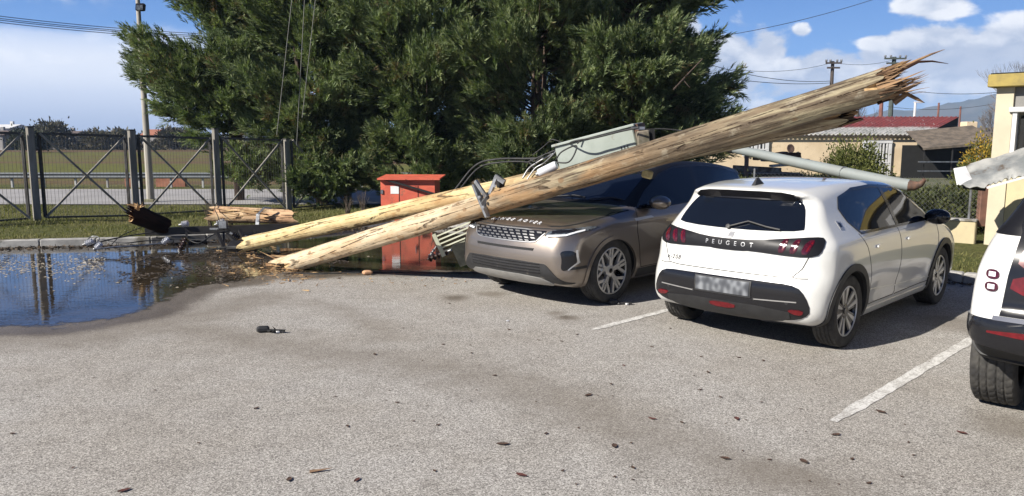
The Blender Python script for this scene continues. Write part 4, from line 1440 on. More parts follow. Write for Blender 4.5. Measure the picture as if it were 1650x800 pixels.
def shard(mb, base, d, L, w, bend=(0, 0, 0), n=5, flat=0.5, rnd=random):
    d = Vector(d).normalized()
    ref = Vector((0, 0, 1)) if abs(d.z) < .9 else Vector((1, 0, 0))
    u = d.cross(ref).normalized()
    v = u.cross(d)
    ang = rnd.uniform(0, 3.14)
    u, v = u * math.cos(ang) + v * math.sin(ang), v * math.cos(ang) - u * math.sin(ang)
    bend = Vector(bend)
    vs = []
    for i in range(n + 1):
        s_ = i / n
        ww = w * (1 - s_) ** 0.8 + 0.0008
        c = Vector(base) + d * L * s_ + bend * s_ * s_ + u * rnd.uniform(-1, 1) * w * .15
        vs += [c + u * ww, c + v * ww * flat, c - u * ww, c - v * ww * flat]
    fs = []
    for i in range(n):
        for k in range(4):
            fs.append((i * 4 + k, i * 4 + (k + 1) % 4, (i + 1) * 4 + (k + 1) % 4, (i + 1) * 4 + k))
    fs += [(3, 2, 1, 0), tuple(n * 4 + k for k in range(4))]
    mb.add(vs, fs)


def pole(name, A, B, r0, r1, m, seed, jag0=0.06, jag1=0.06, tipz=0.0, sag=0.0):
    """A tip, B butt; local +Z along the pole. Ends are torn, not cut."""
    A, B = Vector(A), Vector(B)
    d = B - A
    L = d.length
    rd = np.random.default_rng(seed)
    nA, nL = 48, int(L / 0.05)
    th = np.linspace(0, 2 * np.pi, nA, endpoint=False)
    ph = rd.uniform(0, 6.28, 12)
    # smooth random jag around the ring
    def ring_jag(amp, k0):
        j = sum(rd.uniform(.4, 1) * np.sin(th * k + rd.uniform(0, 6.28)) / (k ** .5) for k in range(k0, k0 + 9))
        return amp * j
    j0, j1 = ring_jag(jag0, 1), ring_jag(jag1, 1)
    V_, F_ = [], []
    for i in range(nL + 1):
        s_ = i / nL
        z = s_ * L
        r = r0 + (r1 - r0) * s_
        r = r * (1 + 0.018 * math.sin(z * 3.1 + ph[0]) + 0.012 * math.sin(z * 7.3 + ph[1]))
        groove = 1 - 0.030 * np.exp(-((np.angle(np.exp(1j * (th - ph[2] - .25 * math.sin(z * .8))))) / 0.07) ** 2) - 0.04 * np.exp(-((np.angle(np.exp(1j * (th - ph[3] - .15 * math.sin(z * 1.1))))) / 0.06) ** 2)
        rr_ = r * groove * (1 + 0.012 * np.sin(3 * th + ph[4] + z * .6) + 0.010 * np.sin(5 * th + ph[5] - z * 1.7) + rd.normal(0, .004, nA))
        zz = np.full(nA, z)
        e0, e1 = math.exp(-z / .25), math.exp(-(L - z) / .25)
        zz = zz + j0 * e0 + j1 * e1
        bx = sag * math.sin(math.pi * s_)
        for k in range(nA):
            V_.append((rr_[k] * math.cos(th[k]) + bx, rr_[k] * math.sin(th[k]), zz[k]))
    for i in range(nL):
        for k in range(nA):
            F_.append((i * nA + k, i * nA + (k + 1) % nA, (i + 1) * nA + (k + 1) % nA, (i + 1) * nA + k))
    # torn caps, sunk in the middle
    for base_i, zz_, sgn, rr_ in ((0, -0.0, 1, r0), (nL * nA, L, -1, r1)):
        inner = len(V_)
        for k in range(nA):
            bz = V_[base_i + k][2]
            V_.append((V_[base_i + k][0] * .55, V_[base_i + k][1] * .55, zz_ + sgn * .05 + rd.normal(0, .035)))
        cidx = len(V_)
        V_.append((0, 0, zz_ + sgn * .08))
        for k in range(nA):
            a, b = base_i + k, base_i + (k + 1) % nA
            c_, d_ = inner + k, inner + (k + 1) % nA
            q1 = (b, a, c_, d_) if sgn == 1 else (a, b, d_, c_)
            F_.append(q1)
            F_.append((d_, c_, cidx) if sgn == 1 else (c_, d_, cidx))
    o = link(name, V_, F_, m, local=True)
    auto_smooth(o, 40)
    o.location = A
    o.rotation_euler = d.to_track_quat('Z', 'Y').to_euler()
    o.data.materials.append(M_heart)
    nf = len(o.data.polygons)
    mi = [0] * (nL * nA) + [1] * (nf - nL * nA)
    o.data.polygons.foreach_set('material_index', mi)
    return o, L


def to_local(o, p):
    q = Euler(o.rotation_euler).to_matrix()
    return q.transposed() @ (Vector(p) - Vector(o.location))


def child_local(parent, mb, name, m, smooth_ang=None):
    """mb holds world points; store them in the parent's own frame"""
    mb.v = [tuple(to_local(parent, v)) for v in mb.v]
    o = mb.build(name, m, parent, local=True)
    if smooth_ang:
        auto_smooth(o, smooth_ang)
    return o


mA, mB_ = P(462, 427, 10.9), P(1432, 134, 6.75)
main_pole, L1 = pole('fallen_pole', mA, mB_, 0.128, 0.139, M_log, 3, jag0=.17, jag1=.12)
tag(main_pole, 'thick torn wooden pole lying over the bonnet, its splintered butt high at the right', 'pole', 'snapped wooden poles')
d1 = (mB_ - mA).normalized()
rs = random.Random(5)
side1 = d1.cross(Vector((0, 0, 1))).normalized()
up1 = side1.cross(d1).normalized()


def on1(s_, a, r):
    """point at distance s_ along the main pole, angle a round it"""
    return mA + d1 * s_ + (side1 * math.cos(a) + up1 * math.sin(a)) * r


mb = MB()
# butt splinters
M_heart2 = pm('weathered_split_wood', (0.27, 0.165, 0.085), 0.85, col2=(0.11, 0.06, 0.032), vs=14, stretch=(1, 1, 0.15), bump=0.6, bs=60, detail=7)
for k in range(150):
    a = rs.uniform(-math.pi, math.pi)
    r_ = .14 * math.sqrt(rs.uniform(.15, .96))
    L_ = rs.uniform(.05, .20)
    if -1.9 < a < -0.2:
        L_ *= 1.7
    shard(mb, on1(L1 - .08, a, r_), d1 + Vector((rs.uniform(-.16, .16), rs.uniform(-.1, .1), rs.uniform(-.14, .14))), L_ + .06, rs.uniform(.004, .017), (rs.uniform(-.03, .03), 0, rs.uniform(-.03, .04)), flat=.3, rnd=rs)
child_local(main_pole, mb, 'butt_splinters', M_heart2)
mb = MB()
for k in range(26):
    a = rs.uniform(-2.6, -0.3)
    shard(mb, on1(L1 - .12, a, .14 * rs.uniform(.6, 1)), d1 + Vector((.05, 0, rs.uniform(-.02, .10))), rs.uniform(.10, .28), rs.uniform(.008, .022), (0, 0, rs.uniform(-.02, .03)), flat=.35, rnd=rs)
child_local(main_pole, mb, 'dark_splinters', M_charred)
# the two long curved slivers that reach past the break
for pts, w_ in (([P(1448, 112, 6.72), P(1475, 99, 6.68), P(1500, 88, 6.66), P(1522, 80, 6.64)], .014), ([P(1450, 114, 6.72), P(1480, 100, 6.66), P(1502, 99, 6.6), P(1528, 103, 6.55)], .012), ([P(1440, 165, 6.76), P(1462, 152, 6.7), P(1478, 160, 6.68), P(1490, 166, 6.66)], .022)):
    mb = MB()
    mb.tube(pts, [w_ * 1.6, w_, w_ * .7, .002], 6)
    child_local(main_pole, mb, 'long_splinter', M_heart2 if w_ > .013 else M_charred, 50)
# torn tip: split slabs fanning out on the ground
mb = MB()
tip = mA
for (u0, v0, u1, v1, w_, Yd) in ((500, 418, 430, 410, .035, 11.05), (492, 424, 440, 416, .03, 10.95), (500, 432, 438, 432, .032, 10.9), (490, 436, 447, 441, .04, 10.75), (505, 428, 452, 426, .03, 10.8), (470, 430, 415, 404, .02, 11.3)):
    a_, b_ = P(u0, v0, Yd - .05), P(u1, v1, Yd)
    b_.z = max(b_.z, .03)
    shard(mb, a_, b_ - a_, (b_ - a_).length, w_, (0, 0, rs.uniform(-.02, .03)), flat=.45, rnd=rs)
child_local(main_pole, mb, 'tip_splinters', M_heart)
# climbing bolts and staples
mb = MB()
for u, v in ((945, 275), (1182, 212), (1252, 188), (1330, 170), (1118, 240)):
    f_ = (u - 462) / (1440 - 462)
    Yd = 1 / ((1 - f_) / 10.9 + f_ / 6.75) - .17
    p = P(u, v, Yd)
    mb = MB().box(p + Vector((0, .045, 0)), (.018, .03, .018), rot=Matrix.Rotation(.4, 3, 'X'))
    child_local(main_pole, mb, 'bolt_head', M_galv)

# second pole: passes behind and reappears under the first one
sA, sB = P(397, 393, 12.1), P(1362, 184, 7.25)
pole2, L2 = pole('fallen_pole', sA, sB, 0.112, 0.115, M_log2, 8, jag0=.13, jag1=.08)
tag(pole2, 'yellower snapped pole lying behind the thick one, its tip at the puddle', 'pole', 'snapped wooden poles')
d2 = (sB - sA).normalized()
mb = MB()
for k in range(14):
    shard(mb, sA + d2 * .10 + Vector((rs.uniform(-.05, .05), rs.uniform(-.06, .06), rs.uniform(-.05, .07))), -d2 + Vector((0, rs.uniform(-.2, .2), rs.uniform(-.1, .15))), rs.uniform(.12, .30), rs.uniform(.01, .024), flat=.35, rnd=rs)
child_local(pole2, mb, 'tip_splinters', M_heart)
mb = MB()
for k in range(24):
    shard(mb, sB - d2 * .08 + Vector((rs.uniform(-.05, .05), rs.uniform(-.08, .08), rs.uniform(-.09, .09))), d2, rs.uniform(.10, .24), rs.uniform(.012, .028), rnd=rs)
child_local(pole2, mb, 'butt_splinters', M_charred)

# ================================================================== TRANSFORMER / CABINET BEHIND THE LOG
M_cab = pm('cabinet_grey_green', (0.33, 0.365, 0.33), 0.5, col2=(0.27, 0.305, 0.27), vs=3, dirt=((0.20, 0.17, 0.12), 5, .62), coat=.2)
M_cable = pm('black_cable', (0.022, 0.022, 0.023), 0.65, spec=.3, col2=(0.045, 0.045, 0.045), vs=8)
M_porc = pm('grey_porcelain', (0.62, 0.63, 0.66), 0.25, coat=.5, var=.15)
M_brownp = pm('brown_porcelain', (0.045, 0.025, 0.018), 0.22, coat=.7)

Yc = 8.75
q0, q1, q2, q3 = P(893, 237, Yc), P(1019, 204, Yc - .35), P(1026, 262, Yc - .35), P(900, 296, Yc)
ex = (q1 - q0).normalized()
ez = ((q0 - q3).normalized() - ex * (q0 - q3).normalized().dot(ex)).normalized()
ey = ez.cross(ex).normalized()
Mt = Matrix((ex, ey, ez)).transposed()
Lc, Hc, Dc = (q1 - q0).length, 0.42, 0.38
cc = q0 + ex * Lc / 2 - ez * Hc / 2 + ey * Dc / 2
tr = empty('transformer_cabinet', tuple(cc))
tag(tr, 'grey green metal transformer tank tipped behind the thick log above the bonnet', 'transformer')
MB().box(cc, (Lc, Dc, Hc), rot=Mt, bev=.012).build('tank', M_cab, tr)
MB().box(cc + ez * (Hc / 2 + .012), (Lc + .05, Dc + .05, .03), rot=Mt, bev=.006).build('lid', M_cab, tr)
mb = MB()
for k in range(3):
    mb.box(cc + ex * (Lc / 2 - .10 - k * .035) - ey * (Dc / 2 + .004) + ez * .0, (.008, .006, .055), rot=Mt)
    mb.box(cc - ex * (Lc / 2 - .10 - k * .035) - ey * (Dc / 2 + .004) - ez * .10, (.008, .006, .055), rot=Mt)
mb.build('louvre', M_seam, tr)
MB().box(cc + ex * (Lc / 2 + .03) + ez * .02, (.045, Dc * .9, Hc * .98), rot=Mt).build('end_flange', pm('rusty_steel', (.16, .085, .05), .8, .2, col2=(.07, .045, .035), vs=8), tr)
for k in range(0):
    b0 = cc + ex * (Lc / 2 - .02 + k * .10) + ez * (Hc / 2)
    MB().lathe(b0, ez, [(0, .03), (.03, .045), (.04, .03), (.06, .045), (.07, .03), (.09, .04), (.10, .012), (.15, .012)], 14).build('bushing', M_porc, tr)
# porcelain fuse holder resting on the log
f0, f1 = P(868, 280, 8.62), P(897, 266, 8.55)
fz = empty('fuse_holder', tuple((f0 + f1) / 2))
tag(fz, 'short white porcelain cylinder caught between log and transformer tank', 'insulator')
dv = (f1 - f0)
mbx = MB().lathe(f0, dv, [(0, .02), (0.005, .046), (.03, .05), (dv.length * .9, .05), (dv.length, .044), (dv.length + .004, .01)], 20)
auto_smooth(mbx.build('tube', M_porc, fz), 40)
MB().lathe(f0 - dv.normalized() * .035, dv, [(0, .015), (.01, .03), (.037, .03), (.04, .01)], 14).build('cap', M_galv, fz)
# weathered wood / steel block beyond the tank
bk = P(1036, 226, 8.35)
bo = empty('junction_box', tuple(bk))
tag(bo, 'rusty steel box standing on the thick log at the end of the transformer tank', 'junction box')
MB().box(bk, (.13, .14, .20), rot=Matrix.Rotation(-.12, 3, 'Y'), bev=.01).build('box', pm('mossy_steel', (.20, .17, .13), .8, col2=(.10, .09, .06), vs=9), bo)
MB().box(bk + Vector((.10, .02, .0)), (.05, .12, .24), rot=Matrix.Rotation(-.1, 3, 'Y')).build('side_bracket', M_under, bo)
MB().box(bk + Vector((-.06, -.02, .125)), (.14, .04, .03)).build('strap', M_galv, bo)


# ribbed radiator under the log, left of the suv
rad0 = P(722, 378, 10.0)
ra = empty('radiator_panel', tuple(rad0))
tag(ra, 'pale ribbed radiator panel wedged under the log beside the suv grille', 'radiator')
ax_ = (P(762, 358, 9.9) - P(700, 384, 10.1)).normalized()
dn_ = Vector((.38, 0, -.92))
dn_ = (dn_ - ax_ * dn_.dot(ax_)).normalized()
M_rad = pm('radiator_paint', (0.50, 0.52, 0.42), 0.5, col2=(0.38, 0.39, 0.30), vs=6)
mbq = MB()
p0 = P(700, 380, 10.1)
for k in range(5):
    a_ = p0 + dn_ * (.02 + k * .055) + ax_ * .02
    mbq.bar(a_, a_ + ax_ * .58, .018, .018)
mbq.build('ribs', M_rad, ra)
MB().bar(p0 - dn_ * .02, p0 + dn_ * .30, .045, .05).build('header_tube', M_rad, ra)
mbq = MB()
cq = p0 + dn_ * .36 + ax_ * .42
Mq = Matrix((ax_, ax_.cross(dn_) * -1, dn_ * -1)).transposed()
mbq.box(cq, (.50, .10, .30), rot=Mq, bev=.01)
mbq.build('casing', pm('grimy_green_steel', (0.15, 0.155, 0.115), .65, col2=(.08, .08, .06), vs=7), ra)


def insulator(name, a, b, r, m, lab, group=None, sheds=6):
    a, b = Vector(a), Vector(b)
    d = b - a
    L = d.length
    root = empty(name, tuple(a))
    tag(root, lab, 'insulator', group)
    pr = [(0, r * .5)]
    for i in range(sheds):
        z = L * (i + .15) / sheds
        pr += [(z, r * .45), (z + L / sheds * .30, r), (z + L / sheds * .42, r * .96), (z + L / sheds * .5, r * .45)]
    pr += [(L, r * .45), (L + .001, .005)]
    auto_smooth(MB().lathe(a, d, pr, 16).build('sheds', m, root), 35)
    MB().lathe(a - d.normalized() * .05, d, [(0, .006), (.0, r * .35), (.055, r * .4), (.056, .005)], 10).build('cap', M_galv, root)
    return root


insulator('pole_insulator', P(722, 405, 10.3), P(690, 418, 10.4), .05, M_brownp, 'dark ribbed insulator on the wet ground under the radiator panel', sheds=5)
insulator('pole_insulator', P(700, 402, 10.6), P(692, 414, 10.6), .03, M_galv, 'small metal pin insulator under the log in front of the orange cabinet', sheds=3)

# galvanised cross bracket strapped over the log above the grille
br = empty('steel_bracket', tuple(P(775, 320, 9.25)))
tag(br, 'bent galvanised bracket strapped round the log just above the suv grille', 'bracket')
mb = MB()
mb.bar(P(764, 298, 8.95), P(786, 350, 8.80), .065, .03)
mb.bar(P(784, 318, 8.85), P(766, 292, 8.95), .03, .04)
mb.build('strap', M_galv, br)
mb = MB()
mb.bar(P(776, 330, 8.85), P(792, 312, 8.92), .04, .05)
mb.bar(P(788, 316, 8.9), P(801, 284, 8.98), .055, .03)
mb.bar(P(798, 284, 8.98), P(813, 294, 8.95), .06, .05)
mb.build('arm', M_galv, br)
mb = MB()
mb.box(P(808, 297, 9.25), (.11, .07, .08), rz=.5, bev=.01)
mb.build('clamp', M_under, br)
mb = MB()
for u, v in ((772, 318), (778, 334), (797, 300)):
    mb.lathe(P(u, v, 8.80), (0, -1, 0), [(0, .018), (.02, .018), (.021, .004)], 6)
mb.build('bolt_row', M_satin, br)
# small square steel plate hooked on the suv roof edge
hk = P(1043, 281, 8.15)
ho = empty('strap_plate', tuple(hk))
tag(ho, 'ochre block hanging under the log beside the suv mirror', 'bracket')
MB().box(hk, (.11, .08, .09), rot=Matrix.Rotation(.25, 3, 'Y'), bev=.015).build('block', pm('ochre_wood', (.42, .35, .17), .8, col2=(.26, .2, .09), vs=14), ho)
MB().box(hk + Vector((0, 0, .06)), (.16, .06, .02), rot=Matrix.Rotation(-.3, 3, 'Y')).build('top_strap', M_galv, ho)


def cable(pts, r, m, lab, group=None, cat='cable', name='cable', n=7):
    c3 = [Vector(p) for p in pts]
    out = []
    for i in range(len(c3) - 1):
        p0 = c3[max(i - 1, 0)]
        p1, p2 = c3[i], c3[i + 1]
        p3 = c3[min(i + 2, len(c3) - 1)]
        for k in range(8):
            s_ = k / 8
            out.append(0.5 * ((2 * p1) + (p2 - p0) * s_ + (2 * p0 - 5 * p1 + 4 * p2 - p3) * s_ * s_ + (3 * p1 - p0 - 3 * p2 + p3) * s_ ** 3))
    out.append(c3[-1])
    mb = MB().tube(out, r * .72, n)
    o = mb.build(name, m, smooth=True, loc=tuple(out[0]))
    tag(o, lab, cat, group)
    return o


gcab = 'loose cables draped over the logs'
cable([P(640, 384, 10.6), P(690, 350, 10.2), P(728, 312, 9.9), P(765, 268, 9.8), P(800, 257, 9.6), P(850, 256, 9.4), P(880, 255, 9.3)], .018, M_cable, 'upper of two cables arching from the orange cabinet to the transformer tank', gcab)
cable([P(668, 352, 10.6), P(700, 345, 10.2), P(735, 312, 9.85), P(770, 272, 9.7), P(806, 262, 9.5), P(850, 262, 9.3), P(862, 275, 9.2)], .014, M_cable, 'lower of two cables arching from the logs to the transformer tank', gcab)
cable([P(678, 338, 10.5), P(690, 328, 10.3), P(712, 320, 10.1), P(738, 308, 9.9)], .012, M_cable, 'thin cable loop lying on the yellower log near the orange cabinet', gcab)
cable([P(850, 262, 9.2), P(872, 252, 9.0), P(910, 236, 8.85), P(925, 228, 8.5), P(960, 222, 8.4), P(1000, 212, 8.3), P(1030, 206, 8.2)], .014, M_cable, 'black cable running along the top of the transformer tank', gcab)
cable([P(897, 262, 8.45), P(915, 262, 8.35), P(925, 250, 8.3), P(928, 235, 8.4), P(905, 245, 8.45), P(896, 258, 8.5)], .012, M_cable, 'black cable loop hanging across the face of the transformer tank', gcab)
cable([P(842, 288, 9.1), P(852, 272, 9.1), P(866, 262, 9.05), P(880, 254, 9.0), P(892, 248, 8.9)], .016, M_galv, 'stiff grey conductor rising beside the white porcelain cylinder', gcab)
cable([P(848, 292, 9.0), P(862, 272, 9.0), P(878, 262, 8.95), P(900, 240, 8.8)], .012, M_galv, 'thinner grey conductor just right of the stiff one', gcab)
cable([P(930, 232, 8.6), P(945, 222, 8.6), P(980, 218, 8.55), P(1060, 208, 8.5), P(1130, 216, 8.4)], .010, M_cable, 'thin wire trailing from the transformer tank to the right behind the log', gcab)
cable([G(455, 440, .012), G(520, 441, .012), G(600, 439, .012), G(680, 440, .012), G(760, 440, .012), G(830, 441, .012)], .012, M_cable, 'black cable lying straight along the near edge of the puddle', gcab)
rs = random.Random(11)
KLAB = ['kinked wire just left of the transformer tank', 'kinked wire curling over the white porcelain cylinder', 'kinked wire lowest in the tangle by the tank', 'kinked wire highest in the tangle by the tank']
for k in range(4):
    a = (rs.uniform(850, 900), rs.uniform(250, 272))
    pts = [P(a[0], a[1], 9.05)]
    for j in range(4):
        a = (a[0] + rs.uniform(6, 26), a[1] + rs.uniform(-14, 8))
        pts.append(P(a[0], a[1], 9.0 - j * .05))
    cable(pts, .008, M_cable, KLAB[k], 'kinked wires in the tangle')

# ================================================================== LEFT DEBRIS: crossarm, stump, split log, insulators
M_steel = pm('black_steel', (0.022, 0.020, 0.020), 0.5, 0.3, var=.4, vs=8)
arm0, arm1 = P(235, 374, 13.3), P(482, 366, 13.6)
ca = empty('crossarm', tuple(arm0))
tag(ca, 'long black steel crossarm lying flat by the puddle between stump and split log', 'crossarm')
mb = MB()
mb.bar(arm0, arm1, .10, .13)
mb.build('beam', M_steel, ca)
MB().bar(arm0 + Vector((0, .22, -.03)), arm1 + Vector((-.3, .22, -.03)), .06, .06).build('rear_beam', M_steel, ca)
mb = MB()
for u in (300, 360, 410):
    mb.bar(P(u, 371, 13.2), P(u + 2, 402, 13.0), .035, .05)
mb.build('brace', M_steel, ca)
mb = MB()
mb.bar(P(354, 362, 13.2), P(366, 362, 13.2), .10, .12)
mb.bar(P(338, 369, 13.15), P(352, 369, 13.15), .02, .03)
mb.build('clamp', M_galv, ca)
# stump: dark butt of the broken pole top facing the camera
st0, st1 = P(268, 366, 13.4), P(214, 344, 12.9)
stump, _ = pole('pole_stump', st0, st1, .15, .165, M_charred, 21, jag0=.03, jag1=.05)
tag(stump, 'short charred pole stump pointing up left, at the left end of the crossarm', 'stump')
mb = MB()
for k in range(30):
    dd_ = (st1 - st0).normalized()
    shard(mb, st1 - dd_ * .06 + Vector((rs.uniform(-.09, .09), rs.uniform(-.09, .09), rs.uniform(-.12, .12))), dd_ + Vector((0, 0, rs.uniform(-.1, .3))), rs.uniform(.08, .2), rs.uniform(.01, .025), rnd=rs)
child_local(stump, mb, 'torn_fibres', M_charred)
# orange torn edge
mb = MB()
for k in range(10):
    shard(mb, st1 + Vector((rs.uniform(-.02, .18), rs.uniform(-.1, 0), rs.uniform(.10, .15))), (rs.uniform(-1, 1), -.2, .3), rs.uniform(.05, .10), .012, rnd=rs)
child_local(stump, mb, 'torn_edge', M_heart)
# split log
lg0, lg1 = P(350, 346, 14.0), P(466, 350, 13.8)
log3, L3 = pole('split_log', lg0, lg1, .155, .13, log_material('orange_split_log', [(0.55, 0.40, 0.24), (0.50, 0.30, 0.17), (0.28, 0.13, 0.06)], OLD, 50, 60), 33, jag0=.10, jag1=.12)
tag(log3, 'short orange split log resting along the crossarm', 'log')
mb = MB()
dd_ = (lg1 - lg0).normalized()
for k in range(34):
    e_ = rs.random() < .5
    b_ = (lg0 + dd_ * .08 if e_ else lg1 - dd_ * .10) + Vector((0, rs.uniform(-.07, .07), rs.uniform(-.08, .08)))
    shard(mb, b_, (-dd_ if e_ else dd_) + Vector((0, 0, rs.uniform(-.12, .2))), rs.uniform(.12, .3), rs.uniform(.012, .035), rnd=rs)
child_local(log3, mb, 'torn_ends', M_heart)
mb = MB()
for k in range(22):
    shard(mb, lg0.lerp(lg1, rs.uniform(.05, .8)) + Vector((0, -.11 - rs.uniform(0, .04), rs.uniform(-.06, .10))), dd_ * (1 if k % 2 else -1) + Vector((0, 0, .1)), rs.uniform(.2, .45), rs.uniform(.015, .03), rnd=rs)
child_local(log3, mb, 'peeled_slivers', M_heart)
# strap over the split log
sb = empty('pole_strap', tuple(P(416, 350, 13.6)))
tag(sb, 'bent galvanised strap hooked over the short split log', 'bracket')
mb = MB()
mb.bar(P(414, 374, 13.5), P(416, 345, 13.6), .06, .03)
mb.bar(P(416, 345, 13.6), P(426, 335, 13.6), .04, .03)
mb.bar(P(426, 335, 13.6), P(437, 336, 13.65), .04, .03)
mb.build('strap', M_galv, sb)
MB().lathe(P(416, 356, 13.5), (0, -1, 0), [(0, .025), (.03, .025), (.031, .004)], 6).build('bolt', M_satin, sb)
# insulators and fittings
gi_ = 'porcelain insulators scattered along the crossarm'
for (u, v, u1, v1, Yd, r, m_, lab) in (
        (293, 362, 304, 360, 13.3, .055, M_porc, 'white porcelain insulator lying on the crossarm right of the stump'),
        (262, 392, 272, 384, 12.7, .05, M_porc, 'white porcelain insulator standing in the puddle below the stump'),
        (290, 402, 300, 384, 12.6, .07, M_brownp, 'fat brown insulator hanging below the middle of the crossarm'),
        (350, 361, 362, 356, 13.4, .05, M_porc, 'white porcelain insulator on the crossarm next to the split log'),
        (138, 393, 150, 388, 12.3, .045, M_porc, 'white porcelain insulator at the far left end of the cable tangle'),
        (155, 400, 163, 392, 12.2, .045, M_porc, 'grey porcelain insulator in the puddle under the cable tangle'),
        (375, 378, 386, 384, 12.8, .05, M_brownp, 'small brown insulator in the wet just right of the clamp'),
        (398, 384, 404, 396, 12.7, .045, M_brownp, 'small brown insulator beside the tip of the yellower log')):
    insulator('porcelain_insulator', P(u, v, Yd), P(u1, v1, Yd), r, m_, lab, gi_, sheds=4)
ct = 'cables tangled at the kerb'
for pts, r_, m_, lab in (
        ([P(140, 398, 12.3), P(170, 388, 12.6), P(210, 380, 13.0), P(250, 374, 13.2)], .016, M_cable, 'black cable from the left porcelain insulators to the stump'),
        ([P(150, 402, 12.1), P(190, 398, 12.3), P(225, 396, 12.5), P(262, 392, 12.7)], .020, M_galv, 'grey cable lying along the puddle edge below the stump'),
        ([P(136, 396, 12.3), P(146, 382, 12.6), P(160, 384, 12.5), P(152, 398, 12.3), P(170, 402, 12.2)], .012, M_galv, 'coiled grey wire at the far left of the tangle'),
        ([P(165, 386, 12.8), P(200, 392, 12.4), P(240, 388, 12.6), P(300, 386, 12.8), P(350, 390, 12.8)], .014, M_cable, 'long black cable under the crossarm'),
        ([P(180, 394, 12.4), P(196, 380, 12.8), P(230, 366, 13.4), P(252, 358, 13.6)], .010, M_cable, 'thin black wire rising from the kerb to the stump'),
        ([P(300, 384, 12.9), P(320, 392, 12.7), P(345, 378, 13.0), P(372, 374, 13.2), P(380, 396, 12.7)], .014, M_cable, 'black cable looping below the clamp'),
        ([P(350, 372, 13.1), P(352, 352, 13.5), P(346, 336, 13.8), P(352, 322, 14.2)], .010, M_steel, 'thin black rod standing up beside the split log'),
        ([P(420, 392, 12.6), P(400, 400, 12.2), P(372, 398, 12.3), P(330, 404, 12.2)], .016, M_cable, 'black cable trailing left from the tip of the yellower log')):
    cable(pts, r_, m_, lab, ct)
# tarry tangle of steel under the crossarm
tg = empty('bent_frame', tuple(P(380, 388, 12.8)))
tag(tg, 'bent black steel frame half sunk in the puddle under the crossarm', 'steel frame')
mb = MB()
for (a, b, c_, d_) in ((350, 376, 366, 410), (366, 378, 398, 408), (352, 408, 402, 410), (372, 392, 412, 396), (386, 372, 408, 410)):
    mb.bar(P(a, b, 12.8), P(c_, d_, 12.4), .05, .05)
mb.build('bars', M_steel, tg)
MB().box(P(385, 398, 12.5), (.34, .24, .12), rz=.4, rot=Matrix.Rotation(.4, 3, 'X'), bev=.02).build('base_plate', M_steel, tg)
# planks and bark by the log tips
M_bark = pm('bark_chip', (0.20, 0.12, 0.07), .9, col2=(.10, .06, .035), vs=20, bump=.6, bs=70)
gp = 'torn wood slivers by the log tips'
for k, (u, v, L_, w_, az_, lab) in enumerate(((452, 404, .55, .045, .1, 'flat pale sliver of wood between the two log tips'), (438, 411, .40, .035, -.1, 'short pale sliver at the tip of the thick log'), (520, 405, .35, .03, .3, 'small pale sliver between the two logs further right'),
                                             (430, 428, .28, .04, -.5, 'brown sliver in the puddle left of the thick log tip'), (410, 415, .30, .03, -.8, 'dark brown sliver below the tip of the yellower log'))):
    mb = MB()
    g_ = G(u, v, .03)
    shard(mb, g_, (math.cos(az_), math.sin(az_), .03), L_, w_, flat=.4, rnd=rs)
    tag(mb.build('wood_sliver', M_heart, loc=tuple(g_)), lab, 'wood piece', gp)

# ================================================================== ORANGE CABINET
M_or = pm('faded_orange_paint', (0.62, 0.125, 0.068), 0.6, col2=(0.48, 0.09, 0.05), vs=4, dirt=((0.24, 0.10, 0.06), 5, .55), bump=.08)
ob = empty('orange_cabinet', tuple(P(664, 356, 16.3)))
tag(ob, 'faded orange metal cabinet with a sloping lid at the kerb behind the logs', 'cabinet')
oc = Vector(P(663, 356, 16.6))
W_, D_, H_ = 1.14, .75, .97
rzq = R(-3)
z0 = 0.0
Mo = Matrix.Rotation(rzq, 3, 'Z')
bx, by = oc.x, oc.y
def ol(x, y, z):
    q = Mo @ Vector((x, y, 0))
    return (bx + q.x, by + q.y, z0 + z)
mb = MB()
mb.add([ol(-W_ / 2, -D_ / 2, 0), ol(W_ / 2, -D_ / 2, 0), ol(W_ / 2, D_ / 2, 0), ol(-W_ / 2, D_ / 2, 0), ol(-W_ / 2, -D_ / 2, H_), ol(W_ / 2, -D_ / 2, H_), ol(W_ / 2, D_ / 2, H_ + .02), ol(-W_ / 2, D_ / 2, H_ + .02)],
       [(3, 2, 1, 0), (0, 1, 5, 4), (1, 2, 6, 5), (2, 3, 7, 6), (3, 0, 4, 7), (4, 5, 6, 7)])
mb.build('body', M_or, ob)
mb = MB()
mb.add([ol(-W_ / 2 - .05, -D_ / 2 - .10, H_ + .004), ol(W_ / 2 + .12, -D_ / 2 - .10, H_ + .004), ol(W_ / 2 + .12, D_ / 2 + .05, H_ + .05), ol(-W_ / 2 - .05, D_ / 2 + .05, H_ + .05),
        ol(-W_ / 2 - .05, -D_ / 2 - .10, H_ + .034), ol(W_ / 2 + .12, -D_ / 2 - .10, H_ + .034), ol(W_ / 2 + .12, D_ / 2 + .05, H_ + .08), ol(-W_ / 2 - .05, D_ / 2 + .05, H_ + .08)],
       [(3, 2, 1, 0), (0, 1, 5, 4), (1, 2, 6, 5), (2, 3, 7, 6), (3, 0, 4, 7), (4, 5, 6, 7)])
mb.build('lid', M_or, ob)
mb = MB()
for x in (-.18, .22):
    a = Vector(ol(x, -D_ / 2 - .003, .08))
    b = Vector(ol(x, -D_ / 2 - .003, H_ - .12))
    mb.bar(a, b, .012, .006)
mb.build('door_gap', M_seam, ob)
for hz_ in (.22, .72):
    MB().box(ol(-W_ / 2 + .03, -D_ / 2 - .012, hz_), (.05, .02, .09), bev=.004).build('hinge', M_galv, ob)
MB().box(ol(.16, -D_ / 2 - .016, .50), (.025, .03, .13), bev=.006).build('handle', M_galv, ob)
